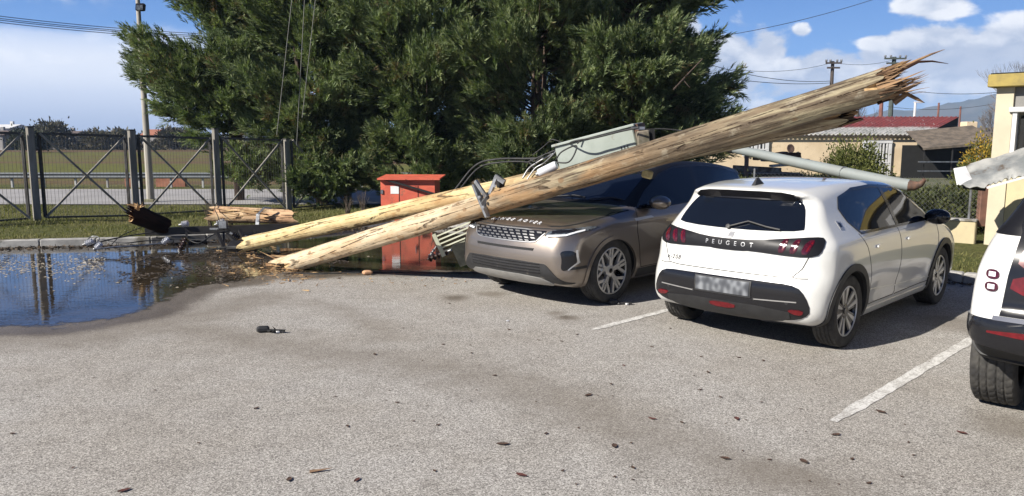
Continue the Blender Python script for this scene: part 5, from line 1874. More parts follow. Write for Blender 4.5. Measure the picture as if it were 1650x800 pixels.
for k_ in range(4):
    MB().box(ol(.38, -D_ / 2 - .006, .26 - k_ * .035), (.18, .012, .012)).build('vent_slot', M_seam, ob)
MB().add([ol(-.36, -D_ / 2 - .006, .68), ol(-.18, -D_ / 2 - .006, .68), ol(-.18, -D_ / 2 - .006, .84), ol(-.36, -D_ / 2 - .006, .84)], [(0, 1, 2, 3)]).build('paper_label', pm('white_paper', (.75, .74, .72), .7, var=.1), ob)
mb = MB()
shard(mb, Vector(ol(-.02, -D_ / 2 - .12, .985)), (1, -.2, -.35), .1, .01, rnd=rs)
mb.bar(ol(-.48, -D_ / 2 - .06, .985), ol(.60, -D_ / 2 - .08, .68), .03, .04)
mb.build('slanted_dark_bar', M_under, ob)  # dark bar slanting across the cabinet front
# ================================================================== CONIFERS
def foliage_mat(name, c_dark, c_mid, c_tip, brown=0.0, scale=0.9, transl=0.25):
    m = bpy.data.materials.new(name)
    m.use_nodes = True
    t = NT(m.node_tree)
    g = t.n('NewGeometry')
    pos = g.outputs['Position']
    rnd = g.outputs['Random Per Island']
    n1 = t.noise(pos, scale, 4.0, 0.6)
    n2 = t.noise(pos, scale * 4.2, 3.0, 0.6)
    c = t.mix(t.smooth(n1, 0.36, 0.62), (*c_dark, 1), (*c_mid, 1))
    c = t.mix(t.math('MULTIPLY', t.smooth(n2, 0.45, 0.70), 0.8), c, (*c_tip, 1))
    c = t.mix(t.math('MULTIPLY', t.smooth(rnd, 0.55, 1.0), 0.5), c, (*c_tip, 1))
    if brown:
        n3 = t.noise(pos, scale * 1.7, 3.0, 0.5)
        bm = t.math('MULTIPLY', t.smooth(n3, 0.64 - brown * .1, 0.72), t.smooth(rnd, 0.25, 0.5))
        c = t.mix(bm, c, (0.16, 0.095, 0.05, 1))
    d = t.n('BsdfPrincipled', {'Base Color': c, 'Roughness': 0.72, 'Specular IOR Level': 0.25})
    tr_ = t.n('BsdfTranslucent', {'Color': t.mix(1.0, c, (1.1, 1.25, 0.6, 1), 'MULTIPLY')})
    mx = t.n('MixShader', {0: transl, 1: d, 2: tr_})
    t.n('OutputMaterial', {0: mx})
    return m


M_conif = foliage_mat('conifer_foliage', (0.034, 0.056, 0.025), (0.118, 0.162, 0.072), (0.285, 0.320, 0.155), brown=0.8)
M_bark2 = pm('conifer_bark', (0.11, 0.075, 0.055), .9, col2=(.05, .035, .028), vs=8, stretch=(1, 1, .25), bump=.8, bs=30)


def tri_leaves(base, axis, L, W, rd):
    """base (n,3), axis (n,3) unit -> verts (n*3,3)"""
    n = len(base)
    r = rd.normal(size=(n, 3))
    s_ = np.cross(axis, r)
    s_ /= np.maximum(np.linalg.norm(s_, axis=1, keepdims=True), 1e-6)
    tip = base + axis * L[:, None]
    mid = base + axis * (L * .38)[:, None]
    v = np.stack([base, mid + s_ * W[:, None] / 2, tip, mid - s_ * W[:, None] / 2], 1)
    return v.reshape(-1, 3)


def quads_for(n):
    i = np.arange(n) * 4
    return np.stack([i, i + 1, i + 2, i + 3], -1)


def fast_mesh(name, v, q, m, parent):
    me = bpy.data.meshes.new(name)
    nv, nf, k = len(v), len(q), q.shape[1]
    b = np.array(base_of(parent)) if parent is not None else 0
    me.vertices.add(nv)
    me.vertices.foreach_set('co', (v - b).astype(np.float32).ravel())
    me.loops.add(nf * k)
    me.loops.foreach_set('vertex_index', q.astype(np.int32).ravel())
    me.polygons.add(nf)
    me.polygons.foreach_set('loop_start', (np.arange(nf) * k).astype(np.int32))
    me.polygons.foreach_set('loop_total', np.full(nf, k, np.int32))
    me.update(calc_edges=True)
    me.materials.append(m)
    o = bpy.data.objects.new(name, me)
    col.objects.link(o)
    if parent is not None:
        o.parent = parent
    return o


def nrmz(a):
    return a / np.maximum(np.linalg.norm(a, axis=-1, keepdims=True), 1e-9)


def bough_leaves(p0, d, L, rd, nsp, leaf=1.0, fan=0.30):
    """one bough: feathery flat fans of leaf sprays. Returns leaf quads and its limb line"""
    d = nrmz(np.array(d, float))
    up = np.array([0, 0, 1.0])
    side = nrmz(np.cross(d, up))
    upv = np.cross(side, d)
    curve = rd.uniform(.05, .28)
    ts = rd.beta(1.7, 1.0, nsp) * 0.86 + 0.14
    spread = fan * L * (0.30 + 0.70 * np.sin(np.clip(ts, 0, 1) * np.pi * .80)) * 0.62
    lat = rd.normal(0, .5, nsp) * spread
    ver = rd.normal(0, .42, nsp) * spread * .85
    c = p0 + d * (ts * L)[:, None] + up * (curve * L * ts ** 2)[:, None] + side * lat[:, None] + upv * ver[:, None]
    ax = nrmz(d * 0.85 + up * rd.uniform(-.15, .95, nsp)[:, None] + side * (lat / np.maximum(spread, .05))[:, None] * .55 + rd.normal(0, .18, (nsp, 3)))
    Ls = rd.uniform(.24, .48, nsp) * leaf
    # leaflets on every spray
    k = 20
    u = (np.arange(k) + .5) / k
    base = c[:, None, :] + ax[:, None, :] * (Ls[:, None] * u[None])[..., None]
    s_ = nrmz(np.cross(ax, rd.normal(size=(nsp, 3))))
    sg = np.where(np.arange(k) % 2 == 0, 1.0, -1.0)
    t_ = nrmz(np.cross(ax, s_))
    oo = s_[:, None, :] * (sg * .62)[None, :, None] + t_[:, None, :] * rd.normal(0, .35, (nsp, k))[..., None]
    la = nrmz(ax[:, None, :] * (.95 + .5 * u)[None, :, None] + oo)
    ll = (Ls[:, None] * (0.58 - 0.34 * u)[None]) * rd.uniform(.7, 1.25, (nsp, k))
    lw = ll * rd.uniform(.13, .22, (nsp, k))
    return base.reshape(-1, 3), la.reshape(-1, 3), ll.ravel(), lw.ravel()


def conifer(cx, cy, h, Rm, seed, lab, prof, zlo=0.4, nb=300, extra=(), nsp=92, trunk_r=.17, keep=None, lean=(0, 0)):
    rd = np.random.default_rng(seed)
    z0 = lawn_z(cx, cy) if cy < 24 else -.2
    root = empty('conifer_tree', (cx, cy, z0))
    tag(root, lab, 'tree', 'conifers behind the fence')
    tk = MB()
    for i in range(3):
        ox, oy = (rd.uniform(-.3, .3), rd.uniform(-.3, .3)) if i else (0, 0)
        pts = [(cx + ox * .3, cy + oy * .3, z0 - .1)]
        for j in range(1, 9):
            s_ = j / 8
            pts.append((cx + ox * (1 + s_ * 2) + lean[0] * s_ + rd.uniform(-.08, .08), cy + oy * (1 + s_ * 2) + lean[1] * s_ + rd.uniform(-.08, .08), z0 + s_ * h * (.95 if i == 0 else .7)))
        tk.tube(pts, trunk_r if i == 0 else trunk_r * .55, 8, r_end=.02)
    limbs = MB()
    B_, A_, L_, W_ = [], [], [], []
    todo = []
    for i in range(nb):
        s_ = rd.uniform(0, 1) ** 0.85
        z = zlo + (h - zlo) * s_
        az = rd.uniform(0, 2 * np.pi)
        r = Rm * prof(z / h) * rd.choice([rd.uniform(.55, .8), rd.uniform(.8, 1.05), rd.uniform(1.0, 1.18)], p=[.3, .5, .2])
        todo.append((az, z, r, rd.uniform(.12, .55), None))
    for e in extra:
        todo.append(e)
    for az, z, r, tilt, n_ in todo:
        d = np.array([math.cos(az), math.sin(az), tilt])
        if r < .25:
            continue
        start = np.array([cx + lean[0] * z / h, cy + lean[1] * z / h, z0 + max(.15, z - r * tilt * .75)])
        if keep is not None and not keep(start + nrmz(d) * r):
            continue
        b, a, l, w = bough_leaves(start, d, r, rd, int((n_ or nsp) * (0.35 + r / 2.6)), leaf=1.0)
        B_.append(b); A_.append(a); L_.append(l); W_.append(w)
        dn = nrmz(d)
        e_ = [tuple(start + dn * r * q_ + np.array([0, 0, .12 * r * q_ * q_])) for q_ in (0, .35, .7, .95)]
        limbs.tube(e_, .035, 5, r_end=.006)
    b, a, l, w = np.concatenate(B_), np.concatenate(A_), np.concatenate(L_), np.concatenate(W_)
    v = tri_leaves(b, a, l, w, rd)
    fast_mesh('crown', v, quads_for(len(b)), M_conif, root)
    tk.build('trunk', M_bark2, root, smooth=True)
    limbs.build('limbs', M_bark2, root, smooth=True)
    return root


pf = lambda s_: min(1.0, .62 + 1.3 * s_) if s_ < .30 else max(.05, 1.02 - ((s_ - .30) / .72) ** 1.6 * .98)


def px_x(u, Yd):
    return (u - 825) / F_PX * Yd


def arm(u, v, Yd, cx, cy, n=120, tilt=.3):
    """an outlying bough whose tip sits at the given place"""
    p = P(u, v, Yd)
    az = math.atan2(p.y - cy, p.x - cx)
    r = math.hypot(p.x - cx, p.y - cy)
    z = p.z + .2 - .25 * r * tilt
    return (az, z, r, tilt, n)


T = []
c1x, c1y = px_x(385, 25.0), 25.0
conifer(c1x, c1y, 12.0, 2.75, 101, 'leftmost conifer, its long boughs reaching past the floodlight mast', pf, zlo=2.6, nb=240,
        extra=[arm(212, 96, 24.6, c1x, c1y, 150), arm(206, 118, 24.6, c1x, c1y, 130, .1), arm(220, 138, 24.4, c1x, c1y, 110, .1), arm(262, 110, 24.2, c1x, c1y, 120),
               arm(268, 5, 24.5, c1x, c1y, 120), arm(255, 195, 24, c1x, c1y, 120, .05), arm(270, 170, 24, c1x, c1y, 120, .1), arm(300, 205, 23.8, c1x, c1y, 120, 0), arm(320, 130, 23.5, c1x, c1y, 120),
               arm(345, 215, 23.4, c1x, c1y, 120, 0), arm(310, 235, 23.6, c1x, c1y, 90, 0), arm(380, 255, 23.2, c1x, c1y, 120, 0), arm(420, 270, 23.0, c1x, c1y, 120, 0), arm(400, 290, 23.4, c1x, c1y, 120, 0), arm(450, 300, 23.0, c1x, c1y, 120, 0), arm(360, 280, 23.8, c1x, c1y, 80, 0)],
        keep=lambda p: not (p[0] < px_x(300, p[1]) and (p[2] > P(0, 12, p[1]).z and p[2] < P(0, -200, p[1]).z and p[0] < px_x(255, p[1]))) and not (p[0] < px_x(345, p[1]) and P(0, 88, p[1]).z < p[2] < P(0, 22, p[1]).z) and not (p[0] < px_x(330, p[1]) and p[2] < P(0, 235, p[1]).z) and p[0] > px_x(228, p[1]) and not (p[0] < px_x(262, p[1]) and (p[2] > P(0, 60, p[1]).z or p[2] < P(0, 175, p[1]).z)))
conifer(px_x(520, 23.6), 23.6, 12.5, 2.8, 102, 'second conifer from the left, rising behind the end of the fence', pf, zlo=.3, nb=250, extra=[arm(q_, 322 - (i_ % 3) * 12, 21.2, px_x(520, 23.6), 23.6, 110, 0) for i_, q_ in enumerate(range(480, 600, 20))])
conifer(px_x(690, 22.8), 22.8, 12.0, 2.9, 103, 'middle conifer, straight behind the orange cabinet', pf, zlo=.35, nb=255)
conifer(px_x(865, 21.4), 21.4, 12.0, 2.7, 104, 'fourth conifer from the left, behind the transformer tank', pf, zlo=.35, nb=250)
c5x, c5y = px_x(1020, 21.0), 21.0
conifer(c5x, c5y, 11.5, 2.05, 105, 'rightmost conifer, its thin outer boughs against the clouds', pf, zlo=.3, nb=280,
        extra=[arm(1172, 98, 20.5, c5x, c5y, 70, .5), arm(1150, 112, 20.5, c5x, c5y, 80, .4), arm(1188, 180, 20.3, c5x, c5y, 110, .2), arm(1165, 165, 20.3, c5x, c5y, 110, .2), arm(1150, 195, 20.2, c5x, c5y, 120, .1), arm(1178, 225, 20.2, c5x, c5y, 100, 0),
               arm(1110, 45, 20.5, c5x, c5y, 120, .5), arm(1125, 10, 20.5, c5x, c5y, 100, .5), arm(1175, 2, 20.3, c5x, c5y, 70, .1), arm(1215, 4, 20.3, c5x, c5y, 60, .0), arm(1170, 262, 20, c5x, c5y, 100, 0), arm(1120, 150, 20, c5x, c5y, 120, .2), arm(1130, 235, 20, c5x, c5y, 120, .1),
               arm(1090, 80, 20, c5x, c5y, 120, .3)])
# snapped dead branch sticking out on the right of the last conifer
mb = MB()
mb.tube([P(1085, 145, 19.0), P(1108, 120, 18.8), P(1132, 95, 18.7)], .022, 6, r_end=.01)
mb.tube([P(1100, 128, 18.9), P(1112, 142, 18.8)], .012, 5, r_end=.005)
tag(mb.build('broken_branch', M_bark2, loc=tuple(P(1085, 145, 19))), 'bare snapped branch caught in the rightmost conifer', 'branch')


# ------------------------------------------------------------------ shrubs
def shrub(name, cx, cy, z0, r, h, seed, m, lab, n=9000, leaf=.09, cat='shrub', group=None, clumps=40, berry=None):
    rd = np.random.default_rng(seed)
    root = empty(name, (cx, cy, z0))
    tag(root, lab, cat, group)
    cl = nrmz(rd.normal(size=(clumps, 3))) * rd.uniform(.35, 1.0, (clumps, 1)) ** .5
    cl[:, 2] = np.abs(cl[:, 2] + .15)
    ci = rd.integers(0, clumps, n)
    p = cl[ci] + rd.normal(0, .17, (n, 3))
    b = p * np.array([r, r, h * .62]) + np.array([cx, cy, z0 + h * .30])
    b[:, 2] = np.maximum(b[:, 2], z0 + .03)
    a = nrmz(p + rd.normal(0, .6, (n, 3)) + np.array([0, 0, .4]))
    l = rd.uniform(.6, 1.3, n) * leaf
    v = tri_leaves(b, a, l, l * .5, rd)
    fast_mesh('leaves', v, quads_for(n), m, root)
    st = MB()
    for i in range(9):
        c = cl[i % clumps]
        st.tube([(cx + rd.uniform(-.05, .05), cy + rd.uniform(-.05, .05), z0 - .05), (cx + c[0] * r * .4, cy + c[1] * r * .4, z0 + h * .35), (cx + c[0] * r * .8, cy + c[1] * r * .8, z0 + h * .3 + c[2] * h * .5)], .02, 5, r_end=.006)
    st.build('stems', M_bark2, root)
    return root


def bare_tree(name, cx, cy, z0, h, r, seed, lab, m, depth=5, cat='tree', group=None, spread=.55, tr=None):
    rd = random.Random(seed)
    root = empty(name, (cx, cy, z0))
    tag(root, lab, cat, group)
    tk, tw = MB(), MB()

    def grow(p, d, L, w, k):
        q = p + d * L
        mid = p + d * L * .5 + Vector((rd.uniform(-1, 1), rd.uniform(-1, 1), 0)) * L * .06
        (tk if k >= depth - 1 else tw).tube([p, mid, q], w, 5 if k > 2 else 3, r_end=w * .62, cap=False)
        if k == 0:
            return
        for i in range(3 if k > 1 else 4):
            nd = (d + Vector((rd.uniform(-1, 1), rd.uniform(-1, 1), rd.uniform(-.25, .7))) * spread).normalized()
            grow(p + (q - p) * rd.uniform(.55, 1.0), nd, L * rd.uniform(.62, .82), w * .60, k - 1)

    w0 = tr or h * .018
    grow(Vector((cx, cy, z0)), Vector((0, 0, 1)), h * .30, w0, depth)
    tk.build('trunk', m, root, smooth=True)
    tw.build('twigs', m, root)
    return root
# ================================================================== FENCE WITH CROSS BRACES
M_post = pm('fence_post_paint', (0.27, 0.25, 0.215), 0.7, col2=(0.15, 0.14, 0.12), vs=6, stretch=(1, 1, .2), bump=.1)
M_iron = pm('fence_iron', (0.085, 0.082, 0.078), 0.6, 0.2, col2=(0.05, 0.045, 0.04), vs=8)


def fpos(k):
    return Vector((-10.14 + 3.95 / 3 * k, 16.5 + 5.0 / 3 * k, 0))


fdir = (fpos(1) - fpos(0)).normalized()
fang = math.atan2(fdir.y, fdir.x)
fence = empty('metal_fence', tuple(fpos(0)))
tag(fence, 'dark metal fence of cross-braced panels between square posts along the lawn', 'fence')
for k in range(-4, 5):
    p = fpos(k)
    gz = lawn_z(p.x, p.y)
    top = {0: 2.06, 1: 2.01, 2: 2.06, 3: 1.80}.get(k, 2.02)
    MB().box((p.x, p.y, (top + gz - .2) / 2), (.125, .125, top - gz + .2), rz=fang, bev=.008).build('post', M_post, fence)
    MB().box((p.x, p.y, top + .012), (.145, .145, .025), rz=fang).build('post_cap', M_iron, fence)
    if k == 4:
        break
    a, b = p + fdir * .16, fpos(k + 1) - fdir * .16
    za, zb = 1.93 - .048 * k, 1.93 - .048 * (k + 1)
    ga, gb = gz + .06, lawn_z(fpos(k + 1).x, fpos(k + 1).y) + .06
    A0, A1 = Vector((a.x, a.y, ga)), Vector((a.x, a.y, za))
    B0, B1_ = Vector((b.x, b.y, gb)), Vector((b.x, b.y, zb))
    mb = MB()
    mb.bar(A0, A1 + Vector((0, 0, .02)), .055, .055)
    mb.bar(B0, B1_ + Vector((0, 0, .02)), .055, .055)
    mb.bar(A1, B1_, .05, .05)
    mb.bar(A0, B0, .04, .04)
    mb.build('panel_frame', M_iron, fence)
    off = Vector((fdir.y, -fdir.x, 0)) * .028
    MB().bar(A0 + off, B1_ + off, .045, .04).build('brace', M_post, fence)
    MB().bar(A1 + off * 2.4, B0 + off * 2.4, .045, .04).build('brace', M_post, fence)
    mb = MB()
    n_ = 24
    for i in range(1, n_):
        s_ = i / n_
        q0_, q1_ = A0.lerp(B0, s_), A1.lerp(B1_, s_)
        mb.bar(q0_, q1_, .0045, .0045)
    mb.build('thin_bars', M_iron, fence)
    if k in (0, 1, 2):
        MB().box(p + fdir * .11 + Vector((0, 0, 1.60)), (.10, .05, .06), rz=fang).build('hinge', M_iron, fence)
# dark lamp cluster on the first post
q_ = fpos(0)

# floodlight mast
M_mast = pm('mast_concrete', (0.36, 0.335, 0.29), 0.8, col2=(0.26, 0.24, 0.21), vs=3, stretch=(1, 1, .3))
mp = P(243, 325, 24.2)
ml = empty('floodlight_mast', (mp.x, mp.y, mp.z))
tag(ml, 'slim concrete mast with a small black floodlight near its top, beyond the fence', 'mast')
mb = MB().lathe((mp.x, mp.y, mp.z - .1), (0, 0, 1), [(0, .115), (6.3, .060), (6.35, .04)], 12)
auto_smooth(mb.build('shaft', M_mast, ml), 40)
fl = P(229, 13, 24.0)
MB().box((fl.x, fl.y - .10, fl.z), (.27, .12, .22), rot=Matrix.Rotation(-.3, 3, 'X'), bev=.02).build('floodlight', M_gloss, ml)
MB().box((fl.x, fl.y - .172, fl.z - .015), (.20, .01, .15), rot=Matrix.Rotation(-.3, 3, 'X')).build('floodlight_glass', M_lamp, ml)
MB().box((mp.x, mp.y, mp.z - .0), (.34, .34, .16), bev=.02).build('footing', pm('footing', (.20, .19, .12), .9, var=.3), ml)

# guard rail
M_rail = pm('guard_rail_zinc', (0.10, 0.115, 0.13), 0.7, 0.0, var=.2)
grl = empty('guard_rail', (0, 32.4, -.25))
tag(grl, 'low grey guard rail along the far side of the road', 'guard rail')
mb = MB()
prf = [(0, .05), (-.05, .10), (0, .17), (-.05, .24), (0, .30)]
for x0, x1 in ((-62, 12),):
    vs, fs = [], []
    for x in (x0, x1):
        vs += [(x, 32.4 + a, .13 + b) for a, b in prf]
        vs += [(x, 32.42 + a, .13 + b) for a, b in prf]
    n = 5
    for i in range(n - 1):
        fs.append((i, i + 1, 2 * n + i + 1, 2 * n + i))
        fs.append((n + i, 3 * n + i, 3 * n + i + 1, n + i + 1))
    fs.append((0, 2 * n, 3 * n, n))
    fs.append((n - 1, 2 * n - 1, 4 * n - 1, 3 * n - 1))
    mb.add(vs, fs)
mb.build('beam', M_rail, grl)
M_rpost = pm('rail_post_zinc', (.42, .42, .41), .5, .3)
for i in range(45):
    x = -34.2 + i * 1.33
    if x > 8 or (x - 0) / 32.4 * F_PX + 825 < -60:
        continue
    MB().box((x, 32.5, .04), (.07, .08, .62)).build('post', M_rpost, grl)
# low terracotta planter walls seen under the rail
for u0, u1, lab in ((203, 214, 'small terracotta block by the guard rail, left of the mast'), (253, 300, 'low terracotta wall under the guard rail, right of the mast')):
    a_, b_ = P(u0, 292, 33.4), P(u1, 292, 33.4)
    tag(MB().box(((a_.x + b_.x) / 2, 33.4, .0), (b_.x - a_.x, .25, .5), bev=.01).build('low_wall', pm('terracotta', (.30, .13, .08), .85, col2=(.20, .08, .05), vs=3), loc=((a_.x + b_.x) / 2, 33.4, -.25)), lab, 'wall', 'terracotta walls by the guard rail')

# ================================================================== FAR LEFT: hedges, houses
M_hedge = foliage_mat('hedge_foliage', (0.045, 0.040, 0.028), (0.085, 0.070, 0.048), (0.10, 0.10, 0.05), scale=.3, transl=.1)
M_far = foliage_mat('far_foliage', (0.022, 0.030, 0.016), (0.045, 0.052, 0.026), (0.075, 0.078, 0.038), scale=.4, transl=.1)


def mass(name, x0, x1, y, z0, h, seed, m, lab, n=3000, leaf=.8, thick=3.0, kind='stuff', wav=.3):
    rd = np.random.default_rng(seed)
    xs_ = rd.uniform(x0, x1, n)
    hh_ = h * (0.62 + wav * np.sin(xs_ * .21 + seed) + wav * .6 * np.sin(xs_ * .53 + seed * 2.) + .12 * np.sin(xs_ * 1.7))
    z_ = z0 + rd.uniform(0, 1, n) ** .8 * np.maximum(hh_, .15)
    b = np.stack([xs_, y + rd.uniform(-thick / 2, thick / 2, n), z_], -1)
    a = nrmz(rd.normal(size=(n, 3)) + np.array([0, 0, .6]))
    l = rd.uniform(.5, 1.2, n) * leaf
    v = tri_leaves(b, a, l, l * .6, rd)
    o = fast_mesh(name, v, quads_for(n), m, None)
    tag(o, lab, kind=kind)
    return o


mass('far_hedge', -125, -50, 150, -.3, 2.6, 2, M_hedge, 'brown winter hedge line across the far field', n=14000, leaf=.55)
mass('far_wood', -420, -60, 330, -.3, 5.5, 5, M_hedge, 'grey brown wood on the horizon behind the fence', n=9000, leaf=2.4, thick=20)
mass('far_scrub', 20, 150, 95, -.3, 1.9, 9, M_far, 'low scrub beyond the house on the right', n=7000, leaf=.6, thick=10)


def house(name, x, y, w, d, h, rh, wallm, roofm, lab, group, rz=0.0, win=3):
    root = empty(name, (x, y, -.3))
    tag(root, lab, 'house', group)
    Mz = Matrix.Rotation(rz, 3, 'Z')
    f = lambda a, b, c: tuple(Vector((x, y, -.3)) + Mz @ Vector((a, b, c)))
    MB().add([f(-w / 2, -d / 2, 0), f(w / 2, -d / 2, 0), f(w / 2, d / 2, 0), f(-w / 2, d / 2, 0), f(-w / 2, -d / 2, h), f(w / 2, -d / 2, h), f(w / 2, d / 2, h), f(-w / 2, d / 2, h)],
             [(0, 1, 5, 4), (1, 2, 6, 5), (2, 3, 7, 6), (3, 0, 4, 7), (4, 5, 6, 7)]).build('wall', wallm, root)
    e = .35
    MB().add([f(-w / 2 - e, -d / 2 - e, h + .01), f(w / 2 + e, -d / 2 - e, h + .01), f(w / 2 + e, d / 2 + e, h + .01), f(-w / 2 - e, d / 2 + e, h + .01), f(-w / 2 - e, 0, h + rh), f(w / 2 + e, 0, h + rh)],
             [(0, 1, 5, 4), (2, 3, 4, 5), (3, 0, 4), (1, 2, 5), (3, 2, 1, 0)]).build('roof', roofm, root)
    for i in range(win):
        xx = -w / 2 + w * (i + .5) / win
        MB().box(f(xx, -d / 2 - .02, h * .5), (w / win * .35, .05, h * .35), rz=rz).build('window', M_gloss, root)
    MB().box(f(w * .25, .2, h + rh * .8 + .3), (.6, .6, 1.1), rz=rz).build('chimney', wallm, root)
    return root


M_wwall = pm('white_render', (.60, .60, .60), .8, var=.15, vs=1)
M_wgrey = pm('grey_render', (.30, .29, .28), .8, var=.2, vs=1)
M_roofb = pm('brown_roof', (.12, .09, .08), .8, var=.2, vs=2)
M_roofo = pm('terracotta_roof', (.36, .14, .08), .8, var=.3, vs=3)
gh = 'far houses on the horizon'
hx = lambda u, Yd: (u - 825) / F_PX * Yd
house('farm_building', hx(16, 170), 170, 7, 8, 4.3, .9, M_wwall, M_wwall, 'far white farm building at the left edge behind the fence', gh)
house('farm_building', hx(-8, 150), 150, 10, 8, 2.8, .9, M_wgrey, M_roofb, 'far grey shed cut by the left edge, below the white farm building', gh)
house('farm_house', hx(112, 165), 165, 7.0, 7, 2.8, .95, M_wgrey, M_roofb, 'far house with brown roof between the first two fence posts', gh)
house('farm_house', hx(266, 175), 175, 5.5, 7, 2.9, 1.3, M_wgrey, M_roofo, 'far house with orange roof just right of the floodlight mast', gh)
shrub('evergreen_bush', hx(52, 120), 120, -.3, 2.2, 3.6, 41, M_far, 'dark far evergreen behind the first fence post', n=2500, leaf=.5, cat='tree', group='far trees on the left')
shrub('evergreen_bush', hx(68, 121), 121, -.3, 1.7, 2.9, 42, M_far, 'smaller dark far evergreen right of the first fence post', n=2000, leaf=.5, cat='tree', group='far trees on the left')
for i, (u, r_, h_) in enumerate(((88, 3.4, 5.2), (178, 4.6, 3.6), (205, 2.6, 3.2), (285, 3, 3.9))):
    shrub('winter_tree', hx(u, 150), 150, -.3, r_, h_, 60 + i, M_hedge, ['far bare round tree left of the brown roofed house', 'wide far bare tree midway between the first two posts', 'small far bare tree beside the second fence post', 'far bare tree right of the floodlight mast'][i], n=2600, leaf=.6, cat='tree', group='far trees on the left')

# ================================================================== WIRES
M_wire = pm('overhead_wire', (0.05, 0.05, 0.055), .5)
gw = 'overhead wires in the sky'


def wire(a, b, sag, r, lab, group=gw, m=None):
    a, b = Vector(a), Vector(b)
    pts = [a.lerp(b, i / 16) - Vector((0, 0, sag * 4 * (i / 16) * (1 - i / 16))) for i in range(17)]
    tag(MB().tube(pts, r, 5).build('overhead_wire', m or M_wire, loc=tuple(a)), lab, 'wire', group)


for i, (v0, v1) in enumerate(((22, 50), (26, 53), (29, 55), (33, 58))):
    wire(P(-140, v0 - 14, 34), P(420, v1 + 8, 44), .25, .016, ['top wire of four crossing the sky to the mast', 'second wire from the top left of the mast', 'third wire from the top left of the mast', 'lowest wire of four left of the mast'][i])
for i, (u0, u1, v1, Yd) in enumerate(((474, 446, 218, 19.4), (491, 478, 235, 19.6), (512, 487, 190, 19.2))):
    wire(P(u0 + 3, -60, Yd), P(u1, v1, Yd + .3), -.0, .009, ['left slack wire hanging down the face of the conifers', 'middle slack wire hanging down the face of the conifers', 'right slack wire hanging down the face of the conifers'][i], 'slack wires hanging before the conifers', pm('aluminium_wire', (.17, .17, .15), .7, 0))
wire(P(1090, 68, 40), P(1430, -8, 40), .3, .014, 'thin wire slanting up to the right above the rightmost conifer')
wire(P(1100, 90, 46), P(1338, 131, 60), .5, .020, 'upper thin wire running to the distant crossarm pole')
wire(P(1090, 112, 46), P(1338, 134, 60), .35, .020, 'lower thin wire running to the distant crossarm pole')
wire(P(1180, 112, 50), P(1342, 101, 60), .35, .014, 'faint wire reaching the top of the distant crossarm pole')
wire(P(1344, 101, 60), P(1446, 95, 62), .3, .014, 'faint wire between the two distant crossarm poles')
wire(P(1480, 148, 50), P(1660, 142, 50), .25, .016, 'thin wire across the mountain at the right')
wire(P(1430, 172, 58), P(1600, 168, 58), .3, .016, 'low thin wire above the red and white roof')

# ================================================================== DISTANT UTILITY POLES
M_pole = pm('tarred_pole', (0.075, 0.060, 0.052), .8, var=.3)
M_rpole = pm('reddish_pole', (0.20, 0.085, 0.065), .7, var=.3)


def upole(u, vt, vb, Yd, r, lab, m=M_pole, arm_w=2.2, arms=2):
    t_, b_ = P(u, vt, Yd), P(u, vb, Yd)
    root = empty('utility_pole', (t_.x, t_.y, -.3))
    tag(root, lab, 'utility pole', 'distant utility poles')
    MB().lathe((t_.x, t_.y, -.3), (0, 0, 1), [(0, r * 1.4), (t_.z + .3, r), (t_.z + .31, .01)], 8).build('shaft', m, root)
    for i in range(arms):
        z = t_.z - .15 - i * .35
        w_ = arm_w * (1 - .2 * i)
        MB().box((t_.x, t_.y - r - .05, z), (w_, .10, .12)).build('crossarm', m, root)
        for k in (-1, -.45, .45, 1):
            if i == 0:
                MB().lathe((t_.x + k * w_ * .47, t_.y - r - .05, z + .06), (0, 0, 1), [(0, .04), (.06, .09), (.14, .09), (.2, .07), (.201, .01)], 8).build('insulator', M_galv, root)


upole(1342, 99, 190, 60, .13, 'distant pole with crossarms standing against the clouds', arm_w=1.2)
upole(1441, 92, 190, 62, .16, 'distant pole with crossarm rising behind the splintered log end', arm_w=1.7, m=pm('green_grey_pole', (.07, .085, .075), .8))
for u, vt, Yd, r_, m_, lab, w_ in ((1421, 156, 52, .12, M_rpole, 'thin reddish post above the house roof under the log end', .3), (1513, 166, 60, .07, M_rpole, 'thin brown post before the mountain', .3), (1548, 172, 64, .07, M_rpole, 'short brown post at the right of the roof', .3), (1383, 168, 55, .08, M_pole, 'thin dark post left of the reddish one', .3)):
    upole(u, vt, 195, Yd, r_, lab, m=m_, arms=0)
t_ = P(1475, 166, 50)
wp = empty('lamp_post', (t_.x, t_.y, -.3))
tag(wp, 'thin white street lamp post before the mountain', 'street lamp')
MB().lathe((t_.x, t_.y, -.3), (0, 0, 1), [(0, .09), (t_.z + .3, .07), (t_.z + .31, .01)], 8).build('shaft', M_wwall, wp)
MB().box((t_.x + .2, t_.y, t_.z + .03), (.6, .12, .08), bev=.02).build('lamp_head', M_wwall, wp)

# ================================================================== BACK HOUSE with striped roof
M_cream = pm('cream_wall', (0.66, 0.53, 0.36), .85, col2=(.56, .44, .29), vs=.8, dirt=((.36, .27, .17), 1.4, .58))
bh = empty('back_house', (12.4, 42, -.55))
tag(bh, 'cream house with red and white corrugated roof and barred windows beyond the fallen post', 'house')
ze = 2.06
zr = 3.10
x0, x1 = 9.5, hx(1472, 42)
MB().add([(x0, 42, -.6), (x1, 42, -.6), (x1 + 3.4, 49, -.6), (x0 + 3, 49, -.6), (x0, 42, ze), (x1, 42, ze), (x1 + 3.4, 49, ze), (x0 + 3, 49, ze)], [(0, 1, 5, 4), (1, 2, 6, 5), (2, 3, 7, 6), (3, 0, 4, 7), (4, 5, 6, 7)]).build('wall', M_cream, bh)
M_stripe = bpy.data.materials.new('striped_sheet_roof')
M_stripe.use_nodes = True
t = NT(M_stripe.node_tree)
pos = t.n('NewGeometry').outputs['Position']
